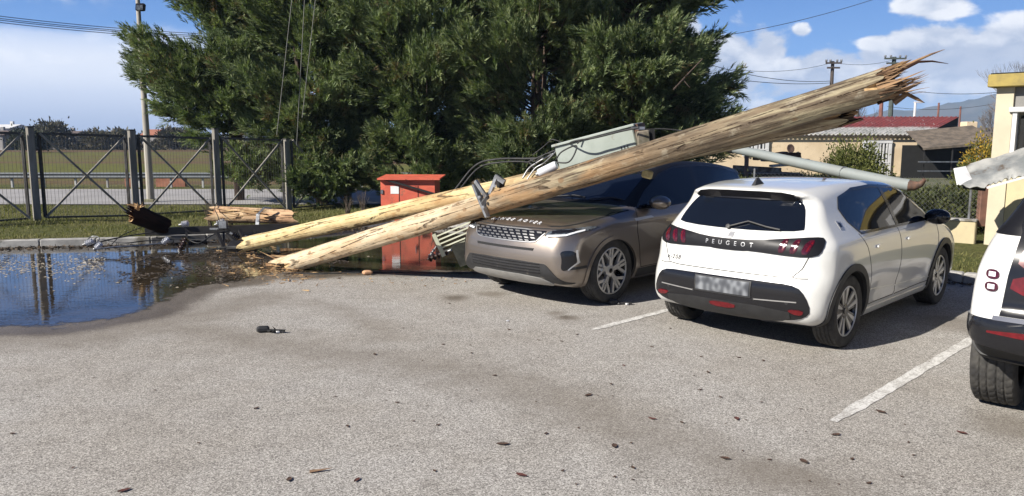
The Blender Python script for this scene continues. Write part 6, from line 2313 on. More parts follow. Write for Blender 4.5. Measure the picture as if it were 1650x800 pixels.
xx_, yy_, zz_ = t.n('SeparateXYZ', {0: pos}).outputs
wob = t.noise(pos, 1.1, 4, .6)
v_ = t.math('ADD', zz_, t.math('MULTIPLY', t.math('SUBTRACT', wob, .5), .30))
red = t.math('MULTIPLY', t.math('MULTIPLY', t.smooth(v_, 2.40, 2.52), t.smooth(t.noise(t.n('Mapping', {'Vector': pos, 'Scale': (3.2, .5, 1.2)}).outputs[0], 1.6, 4, .65), .30, .42)), t.math('MAXIMUM', t.smooth(v_, 3.02, 2.97), t.smooth(xx_, 18.3, 18.6)))
nz = t.noise(pos, 3.0, 5, .6)
c = t.mix(red, t.mix(t.smooth(nz, .4, .65), (.60, .58, .54, 1), (.36, .36, .31, 1)), t.mix(t.smooth(nz, .4, .6), (.33, .075, .06, 1), (.25, .07, .06, 1)))
b = t.n('BsdfPrincipled', {'Base Color': c, 'Roughness': .6})
t.n('OutputMaterial', {0: b})
# corrugated sheet: real waves
nw = 240
vs, fs = [], []
xl0, xr0, xl1, xr1 = x0 - .5, x1 + .35, x0 + 2.0, hx(1536, 46.2)
for i in range(nw + 1):
    s_ = i / nw
    wv = .045 * math.sin(s_ * 2 * math.pi * 55)
    vs.append((xl0 + (xr0 - xl0) * s_, 41.82, ze + .02 + wv))
    vs.append((xl1 + (xr1 - xl1) * s_, 46.2, zr + wv))
    vs.append((xl0 + (xr0 - xl0) * s_, 41.82, ze - .03 + wv))
for i in range(nw):
    fs.append((3 * i, 3 * i + 3, 3 * i + 4, 3 * i + 1))
    fs.append((3 * i + 2, 3 * i + 5, 3 * i + 3, 3 * i))
b0 = len(vs)
vs += [(xl1, 46.2, zr), (xr1, 46.2, zr), (xr1 + 1.5, 50.5, ze), (xl1 + 1, 50.5, ze)]
fs.append((b0, b0 + 1, b0 + 2, b0 + 3))
link('roof', vs, fs, M_stripe, bh)
MB().add([(x1 + .30, 41.85, ze - .02), (xr1 - .05, 46.2, zr - .02), (xr1 - .05, 46.2, ze - .4), (x1 + .30, 41.85, ze - .12)], [(0, 1, 2, 3), (3, 2, 1, 0)][:1]).build('gable_board', M_under, bh)
MB().bar((x0 - .5, 41.80, ze - .09), (x1 + .35, 41.80, ze - .09), .06, .07).build('gutter', pm('dark_gutter', (.05, .04, .035), .6), bh)
M_iwin = pm('dim_window', (.10, .10, .10), .15)
for u0, u1, v0, v1 in ((1388, 1434, 229, 290), (1198, 1236, 224, 252)):
    a_, b_ = P(u0, v1, 41.97), P(u1, v0, 41.97)
    wn_ = MB().box(((a_.x + b_.x) / 2, 41.97, (a_.z + b_.z) / 2), (b_.x - a_.x, .04, b_.z - a_.z)).build('window', M_iwin, bh)
    mb = MB()
    n_ = 8 if u1 - u0 > 40 else 6
    for i in range(n_ + 1):
        x = a_.x + (b_.x - a_.x) * i / n_
        mb.box((x, 41.90, (a_.z + b_.z) / 2), (.07 if i not in (0, n_, n_ // 2) else .17, .05, b_.z - a_.z))
    mb.box(((a_.x + b_.x) / 2, 41.89, b_.z), (b_.x - a_.x + .2, .06, .14))
    mb.box(((a_.x + b_.x) / 2, 41.89, (a_.z + b_.z) / 2 - .1), (b_.x - a_.x, .05, .06))
    o = mb.build('window_bars', M_wwall, bh)
p = P(1273, 240, 41.7)
MB().lathe((p.x, p.y, p.z), (.3, -1, .2), [(0, .16), (.06, .24), (.065, .20), (.03, .02)], 14).build('wall_dish', pm('rust_dish', (.10, .06, .045), .7), bh)

# veranda shed right of the house
vr = empty('veranda_shed', (hx(1515, 38), 38, -.4))
tag(vr, 'dark open shed with a thatched-looking brown roof and thin railing, right of the cream house', 'shed')
xa, xb = hx(1478, 38), hx(1600, 38)
MB().add([(xa, 39.8, -.5), (xb, 39.8, -.5), (xb, 39.8, 1.5), (xa, 39.8, 1.5)], [(0, 1, 2, 3)]).build('interior_shade', M_under, vr)  # near-black sheet stands in for the shade inside the shed
M_thatch = pm('brown_brush_roof', (.15, .12, .09), .95, col2=(.08, .065, .05), vs=3, bump=.7, bs=20)
MB().add([(xa - .1, 37.6, 1.38), (xb, 37.6, 1.72), (xb, 40.2, 2.5), (xa + .3, 40.2, 2.2), (xa - .1, 37.6, 1.28), (xb, 37.6, 1.58)], [(0, 1, 2, 3), (4, 5, 1, 0)]).build('roof', M_thatch, vr)
for x in (xa + .05, xa + 1.4, xb - 1.2):
    MB().box((x, 37.7, .4), (.05, .05, 1.9)).build('support_post', M_under, vr)
MB().bar((xa - .3, 37.55, .72), (xb - 1.2, 37.55, .72), .05, .05).build('rail', M_galv, vr)
MB().bar((xa - .3, 37.55, .28), (xb - 1.2, 37.55, .28), .04, .04).build('rail', M_galv, vr)
house('roof_house', hx(1590, 62), 62, 6, 6, 2.4, .6, M_wgrey, M_thatch, 'low far house with a dark roof right of the shed', None)
tag(MB().box((hx(1552, 55), 55, 1.3), (.8, .8, 3.4), bev=.04).build('chimney_stack', M_cream, loc=(hx(1552, 55), 55, -.4)), 'pale square chimney behind the shed roof', 'chimney')

# ================================================================== YARD THINGS: rubble, shrubs, chain link, low wall
M_olive = foliage_mat('shrub_foliage', (0.050, 0.066, 0.020), (0.115, 0.130, 0.035), (0.22, 0.22, 0.07), scale=2.2, transl=.3)
M_dkleaf = foliage_mat('dark_shrub', (0.020, 0.032, 0.014), (0.055, 0.066, 0.025), (0.13, 0.14, 0.05), scale=2.5, transl=.2)
M_citrus = foliage_mat('citrus_foliage', (0.04, 0.055, 0.018), (0.12, 0.13, 0.03), (0.62, 0.36, 0.03), scale=2.6, transl=.2)
p = P(1378, 286, 22)
shrub('round_shrub', p.x, p.y, -.15, .80, 1.85, 71, M_olive, 'round yellow green shrub in front of the cream house', n=11000, leaf=.085, clumps=60)
p = P(1583, 300, 26)
shrub('citrus_tree', p.x, p.y, -.15, .62, 1.9, 72, M_citrus, 'orange dotted citrus bush left of the yellow trimmed building', n=5000, leaf=.09, clumps=50)
for i, (u, Yd, r_, h_, m_, lab) in enumerate(((1530, 14.6, .75, .95, M_dkleaf, 'dark tangled bush behind the wire mesh near the building'), (1495, 15.0, .75, .95, M_dkleaf, 'dark low bush behind the front of the white hatchback'), (1568, 15.2, .5, 1.30, M_olive, 'lighter upright bush under the torn metal sheet'),
                                            (1455, 16.8, .9, .60, M_dkleaf, 'low dark bush under the curved end of the fallen post'), (1225, 20.5, 1.3, .80, M_dkleaf, 'dark low bush seen over the roof of the hatchback'), (1165, 19.5, 1.2, 1.0, M_dkleaf, 'dark low bush between suv and hatchback'), (1340, 23, 1.5, .65, M_dkleaf, 'dark low bush left of the round shrub'),
                                            (1300, 30, 1.2, .6, M_olive, 'small green bush at the foot of the cream wall'))):
    shrub('garden_bush', (u - 825) / F_PX * Yd, Yd, -.12, r_, h_, 80 + i, m_, lab, n=7000, leaf=.075, group='bushes in the back yard', clumps=40)
M_pile = pm('stacked_boards', (.42, .37, .31), .85, col2=(.16, .11, .08), vs=4)
gb = 'boards and scrap piled in the yard'
rs = random.Random(77)
BLAB = ['pale board on top of the scrap heap', 'brown board at the left end of the scrap heap', 'long pale board low in the scrap heap', 'white board sticking out of the scrap heap', 'tilted pale board in the middle of the scrap heap', 'short brown board at the right end of the scrap heap']
for i in range(6):
    u, v, Yd = rs.uniform(1165, 1290), rs.uniform(246, 284), rs.uniform(23.6, 25.2)
    p = P(u, v, Yd)
    o = MB().box(p, (rs.uniform(.6, 1.6), .3, rs.uniform(.06, .16)), rot=Euler((0, rs.uniform(-.12, .12), rs.uniform(-.3, .3))).to_matrix(), bev=.01).build('board', [M_pile, pm('brown_scrap', (.16, .08, .05), .9), M_pile, pm('white_scrap', (.6, .58, .55), .8)][i % 4], loc=tuple(p))
    tag(o, BLAB[i], 'board', gb)
p = P(1190, 290, 25.5)
tag(MB().box((p.x + .6, 26.5, .30), (3.2, 1.6, .75), bev=.03).build('scrap_stack', pm('scrap_heap', (.10, .075, .055), .95, col2=(.05, .04, .03), vs=3, bump=.8, bs=8), loc=(p.x + .6, 26.5, -.1)), 'dark heap that carries the boards in the yard', 'heap')
p = P(1203, 260, 23)
tag(MB().box((p.x, p.y, .55), (.10, .10, 1.7)).build('garden_post', pm('pinkish_post', (.28, .18, .15), .8), loc=(p.x, p.y, -.2)), 'thin pinkish post rising in front of the left barred window', 'post')

# low plastered wall along the lot
M_plaster = pm('yellow_plaster', (0.50, 0.43, 0.26), .85, col2=(.41, .35, .22), vs=1.5, dirt=((.34, .29, .20), 2.6, .56))
lw0, lw1 = Vector((4.6, 15.0, 0)), Vector((7.56, 12.55, 0))
lwd = (lw1 - lw0).normalized()
lw = empty('low_wall', tuple(lw0))
tag(lw, 'low yellow plastered wall beside the building, with darker patches', 'wall')
MB().box(((lw0 + lw1) / 2) + Vector((0, 0, .23)), ((lw1 - lw0).length, .18, .52), rz=math.atan2(lwd.y, lwd.x), bev=.012).build('wall_body', M_plaster, lw)
MB().box(((lw0 + lw1) / 2) + Vector((0, 0, .505)), ((lw1 - lw0).length + .02, .22, .035), rz=math.atan2(lwd.y, lwd.x), bev=.008).build('coping', M_kerb, lw)
cf = empty('wire_mesh_fence', tuple(lw0))
tag(cf, 'thin wire mesh fence standing on the low yellow wall', 'fence')
mb = MB()
Lw = (lw1 - lw0).length
zt_, zb_ = 1.18, .53
hgt_ = zt_ - zb_
for i in range(-9, int(Lw / .075) + 1):
    for sgn in (1, -1):
        a_s, b_s = i * .075, i * .075 + hgt_
        z_a, z_b = (zb_, zt_) if sgn == 1 else (zt_, zb_)
        s0, s1 = max(a_s, 0), min(b_s, Lw)
        if s1 <= s0:
            continue
        za = z_a + (z_b - z_a) * (s0 - a_s) / hgt_
        zb2 = z_a + (z_b - z_a) * (s1 - a_s) / hgt_
        pa, pb = lw0 + lwd * s0, lw0 + lwd * s1
        mb.tube([(pa.x, pa.y, za), (pb.x, pb.y, zb2)], .0022, 3, cap=False)
mb.build('mesh', M_galv, cf)
for s_ in (0.02, .5, .97):
    p = lw0.lerp(lw1, s_)
    MB().lathe((p.x, p.y + .01, .4), (0, 0, 1), [(0, .02), (.85, .02), (.86, .004)], 8).build('post', M_galv, cf)
p = P(1583, 360, 12.6)
tag(MB().box((p.x - .02, 12.62, .80), (.12, .10, .80), bev=.01).build('brown_post', pm('rusty_post', (.20, .10, .07), .8, col2=(.13, .07, .05), vs=6), loc=(p.x, 12.42, .4)), 'rusty brown post between the mesh fence and the yellow wall', 'post')
p = P(1515, 348, 12.9)
tag(MB().box((p.x, p.y, p.z - .05), (.06, .05, .22), bev=.01).build('white_stake', M_wwall, loc=tuple(p)), 'little white stake on the low yellow wall', 'stake')

# ================================================================== YELLOW TRIMMED BUILDING AT THE RIGHT
kb = empty('utility_building', (7.7, 12.5, 0))
tag(kb, 'cream utility building with ochre roof edge and white window frame, at the right edge', 'building')
M_ochre = pm('ochre_fascia', (0.31, 0.235, 0.06), .75, col2=(.22, .17, .05), vs=5, dirt=((.14, .11, .05), 9, .60))
M_kwall = pm('pale_cream_wall', (0.50, 0.45, 0.33), .85, col2=(.42, .37, .27), vs=1.2, dirt=((.40, .34, .24), 2.5, .60))
M_gwall = pm('grey_soffit_wall', (0.19, 0.185, 0.175), .85, var=.2, vs=3)
H1 = 2.62
KC = Vector((hx(1592, 12.5), 12.5, 0))         # near-left corner; the front runs parallel to the kerb
ku, kw = Vector((math.cos(R(-45)), math.sin(R(-45)), 0)), Vector((math.cos(R(45)), math.sin(R(45)), 0))
def kbox(u0, u1, w0, w1, z0, z1, bev=0.0):
    c_ = KC + ku * (u0 + u1) / 2 + kw * (w0 + w1) / 2 + Vector((0, 0, (z0 + z1) / 2))
    return MB().box(c_, (u1 - u0, w1 - w0, z1 - z0), rz=R(-45), bev=bev)
kbox(0, .24, 0, .26, -.1, H1).build('corner_pier', M_kwall, kb)
kbox(.243, 5.0, .03, .26, -.1, 1.60).build('wall', M_plaster, kb)
kbox(.243, 5.0, .14, .20, 1.603, 2.28).build('window_panel', M_kwall, kb)
kbox(.243, 5.0, .06, .26, 2.283, H1).build('lintel', M_gwall, kb)
kbox(.004, 5.0, .263, 5.0, 0, H1 - .01).build('main_block', M_kwall, kb)
kbox(.25, .31, -.02, .14, 1.603, 2.25).build('window_post', M_wwall, kb)
kbox(.345, .41, .09, .137, 1.603, 2.18).build('shutter_slot', M_under, kb)
kbox(.20, 5.0, -.06, .055, 2.23, 2.31, .01).build('window_head', M_wwall, kb)
kbox(.415, 5.0, .08, .137, 2.10, 2.18).build('window_rail', M_gwall, kb)
kbox(-.10, 5.1, -.16, 5.2, H1 + .003, H1 + .20, .012).build('roof_slab', M_ochre, kb)
kbox(-.07, 5.07, -.13, 5.17, H1 + .202, H1 + .22).build('roof_felt', M_under, kb)

# torn metal sheet lying over the wall
M_sheet = pm('bent_grey_sheet', (0.36, 0.355, 0.33), .55, .1, col2=(.16, .17, .17), vs=2.2, dirt=((.10, .08, .06), 4, .56))
sh = empty('torn_metal_sheet', tuple(P(1560, 280, 11.6)))
tag(sh, 'torn grey metal roof sheet folded down over the fence and the yellow wall', 'metal sheet')
def pq(u, v, Yd):
    return tuple(P(u, v, Yd))
top_ = [pq(1556, 268, 11.8), pq(1585, 258, 11.75), pq(1620, 247, 11.6), pq(1650, 240, 11.5), pq(1720, 222, 11.3)]
mid_ = [pq(1567, 290, 11.4), pq(1592, 284, 11.3), pq(1622, 275, 11.2), pq(1650, 268, 11.1), pq(1720, 250, 10.9)]
low_ = [pq(1546, 299, 11.35), pq(1590, 300, 11.2), pq(1622, 290, 11.1), pq(1650, 281, 11.0), pq(1720, 262, 10.8)]
rd = np.random.default_rng(15)
rows_ = []
nC = 30
for fr in np.linspace(0, 1, 9):
    row = []
    for c_ in range(nC + 1):
        u_ = c_ / nC * 4
        k_ = min(int(u_), 3)
        w_ = u_ - k_
        tp, mp_, lp = [Vector(a_[k_]).lerp(Vector(a_[k_ + 1]), w_) for a_ in (top_, mid_, low_)]
        q = tp.lerp(mp_, fr / .6) if fr < .6 else mp_.lerp(lp, (fr - .6) / .4)
        cr_ = .018 * math.sin(u_ * 2.6 + fr * 3) + .006 * math.sin(u_ * 7.3 - fr * 5) + rd.normal(0, .0015)
        q = q + Vector((.1 * cr_, -.3 * cr_, cr_))
        if fr == 1:
            q = q + Vector((0, 0, rd.uniform(-.035, .03)))
        row.append(tuple(q))
    rows_.append(row)
vs = [p_ for row in rows_ for p_ in row]
nv_ = len(vs)
vs += [(x + .01, y + .02, z - .012) for x, y, z in vs]
fs = []
for r_ in range(8):
    for c_ in range(nC):
        a = r_ * (nC + 1) + c_
        fs.append((a, a + 1, a + nC + 2, a + nC + 1))
        fs.append((nv_ + a + nC + 1, nv_ + a + nC + 2, nv_ + a + 1, nv_ + a))
for c_ in range(nC):
    b_ = 8 * (nC + 1) + c_
    fs.append((b_, b_ + 1, nv_ + b_ + 1, nv_ + b_))
    fs.append((c_ + 1, c_, nv_ + c_, nv_ + c_ + 1))
auto_smooth(link('sheet', vs, fs, M_sheet, sh), 25)
MB().add([pq(1540, 272, 11.7), pq(1556, 268, 11.8), pq(1567, 290, 11.4), pq(1546, 299, 11.35), (P(1540, 272, 11.7).x, 11.76, P(1540, 272, 11.7).z), (P(1546, 299, 11.35).x, 11.42, P(1546, 299, 11.35).z)], [(0, 3, 2, 1), (4, 1, 2, 5)]).build('folded_flap', M_wwall, sh)
mb = MB()
mb.bar(pq(1590, 303, 11.1), pq(1690, 275, 10.7), .03, .03)
mb.build('edge_strip', M_wwall, sh)
MB().bar(pq(1552, 301, 11.5), pq(1588, 305, 11.4), .04, .06).build('under_beam', M_under, sh)

# fallen steel lamp post behind the hatchback
M_lpost = pm('grey_lamp_post', (0.21, 0.235, 0.23), .7, 0, col2=(.20, .215, .205), vs=3, dirt=((.15, .12, .09), 4, .66))
fp = empty('fallen_lamp_post', tuple(P(1330, 275, 13.2)))
tag(fp, 'grey steel lamp post fallen across the yard behind the white hatchback', 'lamp post')
pts = [P(1180, 240, 14.2), P(1215, 247, 14.0), P(1260, 257, 13.7), P(1330, 272, 13.2), P(1400, 287, 12.7), P(1440, 295, 12.4), P(1465, 299, 12.25)]
auto_smooth(MB().tube(pts, [.075, .082, .09, .094, .096, .096, .096], 14).build('shaft', M_lpost, fp), 40)
pts = [P(1463, 299, 12.25), P(1474, 300, 12.2), P(1484, 297, 12.15), P(1490, 289, 12.1)]
auto_smooth(MB().tube(pts, [.09, .075, .05, .03], 10).build('rusted_end', pm('rust', (.13, .07, .045), .85, col2=(.07, .045, .035), vs=12), fp), 40)
auto_smooth(MB().tube([P(1162, 236, 14.4), P(1183, 241, 14.18)], .085, 12).build('dark_end', M_under, fp), 40)
MB().tube([P(1359, 278, 13.0), P(1361.5, 279, 12.95)], .1, 14).build('joint_band', M_galv, fp)

# bare tree at the right, mountains
M_twig = pm('bare_twigs', (0.17, 0.155, 0.15), .9, var=.3)
for u, Yd, h_, sd_, lab in ((1618, 46, 6.6, 3, 'tall bare grey tree behind the yellow trimmed building'), (1655, 44, 7.6, 9, 'bare grey tree cut by the right edge above the building'), (1596, 60, 5.2, 4, 'smaller bare tree left of the yellow trimmed building')):
    bare_tree('bare_tree', hx(u, Yd), Yd, -.3, h_, 2, sd_, lab, M_twig, depth=6, group='bare trees at the right', spread=.42, tr=.09)
bare_tree('bare_tree', hx(1385, 57), 57, -.3, 6.0, 2, 14, 'thin bare tree top behind the pole near the crossarm pole', M_twig, depth=5, group='bare trees at the right', spread=.5, tr=.06)

M_mtn = pm('mountain_forest', (0.040, 0.058, 0.060), .95, col2=(.085, .088, .080), vs=.008, detail=8)
prof_m = [(-3000, 5), (0, 30), (700, 60), (1100, 80), (1482, 92), (1750, 125), (1856, 165), (1964, 195), (2070, 204), (2300, 208), (2600, 212), (3200, 208), (6000, 150)]
_unused = [(-3000, 5), (-1500, 15), (0, 45), (500, 70), (760, 85), (950, 95), (1120, 105), (1280, 118), (1380, 150), (1500, 196), (1620, 232), (1700, 240), (1800, 222), (1950, 215), (2150, 255), (2400, 300), (2900, 330), (4000, 220), (6000, 150)]
NX, NY = 300, 26
mx = np.linspace(-1500, 3000, NX)
hb_ = .5 * np.interp(mx * 2, [a for a, _ in prof_m], [b for _, b in prof_m])
rd = np.random.default_rng(4)
vs = []
for j in range(NY):
    s_ = j / (NY - 1)
    y = 1250 + 700 * s_
    bell = math.sin(min(s_ / .6, 1) * math.pi / 2) if s_ < .6 else math.cos((s_ - .6) / .4 * math.pi / 2)
    rough = (np.sin(mx * .022 + j * 1.1) * 3.5 + np.sin(mx * .058 - j * .9) * 2.5 + np.sin(mx * .14 + j * 2.1) * 1.2 + rd.normal(0, .7, NX)) * bell
    zz_ = hb_ * bell * (1 + .12 * np.sin(mx * .012 + j * .35)) + rough - 2
    vs.append(np.stack([mx, np.full(NX, y), zz_], -1))
vs = np.array(vs).reshape(-1, 3)
idx = np.arange(NX * NY).reshape(NY, NX)
q = np.stack([idx[:-1, :-1], idx[:-1, 1:], idx[1:, 1:], idx[1:, :-1]], -1).reshape(-1, 4)
tag(link('mountains', vs, q, M_mtn, smooth=True), 'blue wooded mountains on the horizon', kind='structure')

# ------------------------------------------------------------------ the air between here and the hills
hz_m = bpy.data.materials.new('haze_air')
hz_m.use_nodes = True
t = NT(hz_m.node_tree)
vp = t.n('VolumePrincipled', {'Color': (.50, .68, 1.0, 1), 'Density': 0.00026, 'Anisotropy': 0.0})
t.t.links.new(vp.outputs[0], t.n('OutputMaterial').inputs['Volume'])
hz_o = MB().box((750, 950, 64), (4700, 2500, 134)).build('haze', hz_m)
hz_o.location = (0, 0, 0)
tag(hz_o, 'thin bluish air', kind='stuff')
# ================================================================== SMALL GROUND THINGS
M_leafd = pm('dead_leaf', (0.075, 0.040, 0.025), .8, col2=(.03, .02, .015), vs=20)
M_leafr = pm('red_leaf', (0.10, 0.036, 0.026), .7, col2=(.05, .016, .014), vs=20)
M_chip = pm('wood_chip', (0.19, 0.115, 0.065), .8, col2=(.16, .09, .05), vs=30)


def curled(loc, L, w, rz, m, seed, name='leaf'):
    rd = random.Random(seed)
    vs, fs = [], []
    n = 7
    for i in range(n):
        s_ = i / (n - 1)
        ww = w * math.sin(math.pi * min(max(s_, .06), .94)) ** .7 * rd.uniform(.8, 1.1)
        for k, e in ((-1, 1), (-.4, .25), (.4, .25), (1, 1)):
            x = (s_ - .5) * L
            y = k * ww / 2
            z = .003 + e * w * .10 + abs(s_ - .5) * L * .05 + rd.uniform(0, .003)
            c, sn = math.cos(rz), math.sin(rz)
            vs.append((loc[0] + x * c - y * sn, loc[1] + x * sn + y * c, loc[2] + z))
    for i in range(n - 1):
        for k in range(3):
            fs.append((i * 4 + k, i * 4 + k + 1, (i + 1) * 4 + k + 1, (i + 1) * 4 + k))
    return link(name, vs, fs, m, loc=tuple(loc))


gl = 'dead leaves scattered on the asphalt'
spots_ = [(200, 792, .05, 1), (466, 774, .045, 0), (413, 659, .035, 0), (560, 688, .03, 0), (604, 572, .04, 0), (714, 556, .03, 0), (810, 717, .06, 0), (840, 767, .055, 1), (948, 638, .055, 0), (706, 686, .03, 0), (797, 606, .03, 0), (760, 570, .03, 0), (1051, 676, .045, 1),
          (1187, 676, .05, 1), (1099, 682, .03, 0), (1128, 629, .03, 0), (1161, 641, .03, 0), (1190, 577, .035, 0), (1141, 601, .04, 0), (1130, 576, .03, 0), (1419, 665, .06, 0), (1347, 702, .05, 0), (1550, 699, .05, 1), (1295, 745, .055, 0), (1373, 741, .03, 0), (1240, 742, .025, 0), (1168, 740, .05, 0), (990, 720, .05, 0),
          (820, 532, .04, 0), (724, 490, .03, 0), (905, 551, .03, 0), (868, 549, .03, 0), (1080, 530, .03, 0), (1050, 560, .03, 0), (1230, 582, .035, 0), (1472, 735, .02, 0), (640, 650, .03, 0), (350, 600, .02, 0), (150, 610, .02, 0), (62, 640, .02, 0), (250, 630, .02, 0), (118, 755, .02, 1), (1005, 590, .03, 1), (930, 540, .03, 0), (985, 620, .03, 0), (575, 775, .04, 1), (880, 700, .03, 0), (1020, 755, .03, 0), (1085, 600, .02, 0), (1440, 600, .02, 0), (730, 520, .02, 0), (650, 530, .02, 0), (1290, 660, .02, 0), (540, 640, .02, 0), (700, 760, .025, 0), (1400, 780, .03, 0), (320, 715, .02, 0), (20, 700, .03, 0)]
rs = random.Random(3)
for i, (u, v, L_, red_) in enumerate(spots_):
    g_ = G(u, v)
    o = curled((g_.x, g_.y, .0), L_ * 1.25, L_ * .7, rs.uniform(0, 3.1), M_leafr if red_ else M_leafd, i)
    tag(o, 'reddish dead leaf lying on the open asphalt' if red_ else 'small dark dead leaf lying on the open asphalt', 'leaf', 'reddish leaves on the asphalt' if red_ else gl)
rs = random.Random(19)
for i in range(46):
    u, v = rs.uniform(560, 1500), rs.uniform(500, 790)
    if 1060 < u and v < 575:
        continue
    g_ = G(u, v)
    o = curled((g_.x, g_.y, .0), rs.uniform(.012, .028), rs.uniform(.008, .018), rs.uniform(0, 3.1), M_leafd, i + 400, 'leaf_crumb')
    tag(o, 'tiny dark leaf crumb on the open asphalt', 'leaf crumb', 'leaf crumbs on the asphalt')
# bark piece, chips
mb = MB()
g_ = G(518, 760)
shard(mb, g_ + Vector((-.06, -.02, .008)), (.95, .3, .05), .125, .015, flat=.5, rnd=rs)
tag(mb.build('bark_piece', M_chip, loc=tuple(g_)), 'single brown curl of bark at the bottom of the picture', 'bark')
g_ = G(592, 443)
tag(MB().box(g_ + Vector((0, 0, .03)), (.13, .10, .06), rz=.4, bev=.02).build('brick_piece', pm('orange_brick', (.52, .30, .17), .85, var=.3, vs=12), loc=tuple(g_)), 'small orange brick fragment at the edge of the puddle', 'brick piece')
# broken black plastic on the ground
for (u, v, lab, s_) in ((435, 536, 'broken black plastic part lying alone on the open asphalt', .85), (998, 491, 'black plastic scrap under the suv front wheel', .8)):
    g_ = G(u, v)
    root = empty('plastic_debris', tuple(g_))
    tag(root, lab, 'debris', 'broken black plastic parts')
    MB().box(g_ + Vector((-.08 * s_, .01, .03)), (.14 * s_, .09 * s_, .055), rz=.3, bev=.015).build('housing', M_plastic, root)
    MB().bar(g_ + Vector((-.02, 0, .02)), g_ + Vector((.17 * s_, -.02, .02)), .03, .02).build('bracket', M_plastic, root)
    mb = MB()
    shard(mb, g_ + Vector((.10 * s_, -.01, .02)), (1, -.3, .2), .10 * s_, .022, rnd=rs)
    for q_ in range(5):
        shard(mb, g_ + Vector((rs.uniform(-.12, .08), rs.uniform(-.04, .04), .015)), (rs.uniform(-1, 1), rs.uniform(-1, 1), rs.uniform(.1, .6)), rs.uniform(.04, .09), .014, rnd=rs)
    mb.build('torn_tab', M_plastic, root)
    MB().box(g_ + Vector((.10 * s_, -.03, .012)), (.03, .03, .02), rz=.5, bev=.004).build('white_clip', M_wwall, root)
g_ = G(818, 518)
tag(MB().box(g_ + Vector((0, 0, .006)), (.03, .02, .012), rz=.5, bev=.004).build('glass_crumb', M_porc, loc=tuple(g_)), 'tiny pale fragment on the asphalt before the suv', 'fragment')

# pale scum and debris floating in the puddle (uncountable)
rd = np.random.default_rng(12)
n = 1500
uu = np.concatenate([rd.uniform(-10, 170, n // 2), rd.uniform(20, 600, n // 2)])
vv_ = np.concatenate([rd.normal(428, 9, n // 2), rd.uniform(408, 470, n // 2)])
keep = (vv_ > 406) & (rd.uniform(0, 1, n) < np.where(np.arange(n) < n // 2, 1.0, .22))
P3 = np.array([tuple(G(a, b_, .008)) for a, b_ in zip(uu[keep], vv_[keep])])
ok = inside(P3[:, 0], P3[:, 1], dn) & (seg_dist(P3[:, 0], P3[:, 1], dn, True) > .1)
P3 = P3[ok]
k = len(P3)
sz = rd.uniform(.006, .028, k)
an = rd.uniform(0, 3.14, k)
ex_, ey_ = np.stack([np.cos(an), np.sin(an), 0 * an], -1), np.stack([-np.sin(an), np.cos(an), 0 * an], -1)
asp = rd.uniform(.3, .9, k)
v = np.stack([P3 - ex_ * sz[:, None], P3 - ey_ * (sz * asp)[:, None], P3 + ex_ * sz[:, None], P3 + ey_ * (sz * asp)[:, None] + np.array([0, 0, .006])], 1).reshape(-1, 3)
o = fast_mesh('floating_scum', v, quads_for(k), pm('floating_chaff', (.42, .38, .30), .8, col2=(.25, .2, .14), vs=40), None)
tag(o, 'pale chaff and froth floating on the puddle', kind='stuff')

# darker drifting muck in the middle of the puddle
n = 2600
uu = rd.uniform(190, 560, n)
vv_ = 402 + 62 * rd.beta(1.3, 1.6, n)
P3 = np.array([tuple(G(a, b_, .007)) for a, b_ in zip(uu, vv_)])
pt = np.sin(P3[:, 0] * 3.1 + 1.3 * np.sin(P3[:, 1] * 2.3)) * np.sin(P3[:, 1] * 4.4 + P3[:, 0])
ok = inside(P3[:, 0], P3[:, 1], dn) & (seg_dist(P3[:, 0], P3[:, 1], dn, True) > .06) & (pt > -.15)
P3 = P3[ok]
k = len(P3)
sz = rd.uniform(.012, .05, k)
an = rd.uniform(0, 3.14, k)
ex_, ey_ = np.stack([np.cos(an), np.sin(an), 0 * an], -1), np.stack([-np.sin(an), np.cos(an), 0 * an], -1)
asp = rd.uniform(.2, .7, k)
v = np.stack([P3 - ex_ * sz[:, None], P3 - ey_ * (sz * asp)[:, None] + np.array([0, 0, .004]), P3 + ex_ * sz[:, None], P3 + ey_ * (sz * asp)[:, None] + np.array([0, 0, .008])], 1).reshape(-1, 3)
tag(fast_mesh('drifting_muck', v, quads_for(k), pm('muck_brown', (.075, .055, .038), .85, col2=(.03, .023, .016), vs=10, dirt=((.20, .15, .10), 14, .62)), None), 'brown bark and needle muck floating in the puddle under the crossarm', kind='stuff')

# splinters thrown out round the log tips and below the logs (uncountable)
mb = MB()
rs = random.Random(51)
for k in range(420):
    w0_ = rs.random()
    if w0_ < .6:
        g_ = G(rs.gauss(455, 40), rs.gauss(438, 9), .012)
    elif w0_ < .85:
        g_ = G(rs.gauss(400, 30), rs.gauss(404, 8), .012)
    else:
        g_ = G(rs.uniform(480, 760), rs.uniform(436, 462), .012)
    a_ = rs.uniform(0, 6.28)
    shard(mb, g_, (math.cos(a_), math.sin(a_), rs.uniform(0, .12)), rs.uniform(.02, .16) * (1 if w0_ < .85 else .4), rs.uniform(.003, .010), n=3, flat=.35, rnd=rs)
tag(mb.build('splinter_litter', M_heart, loc=tuple(G(455, 438))), 'pale wood splinters strewn round the log tips', kind='stuff')

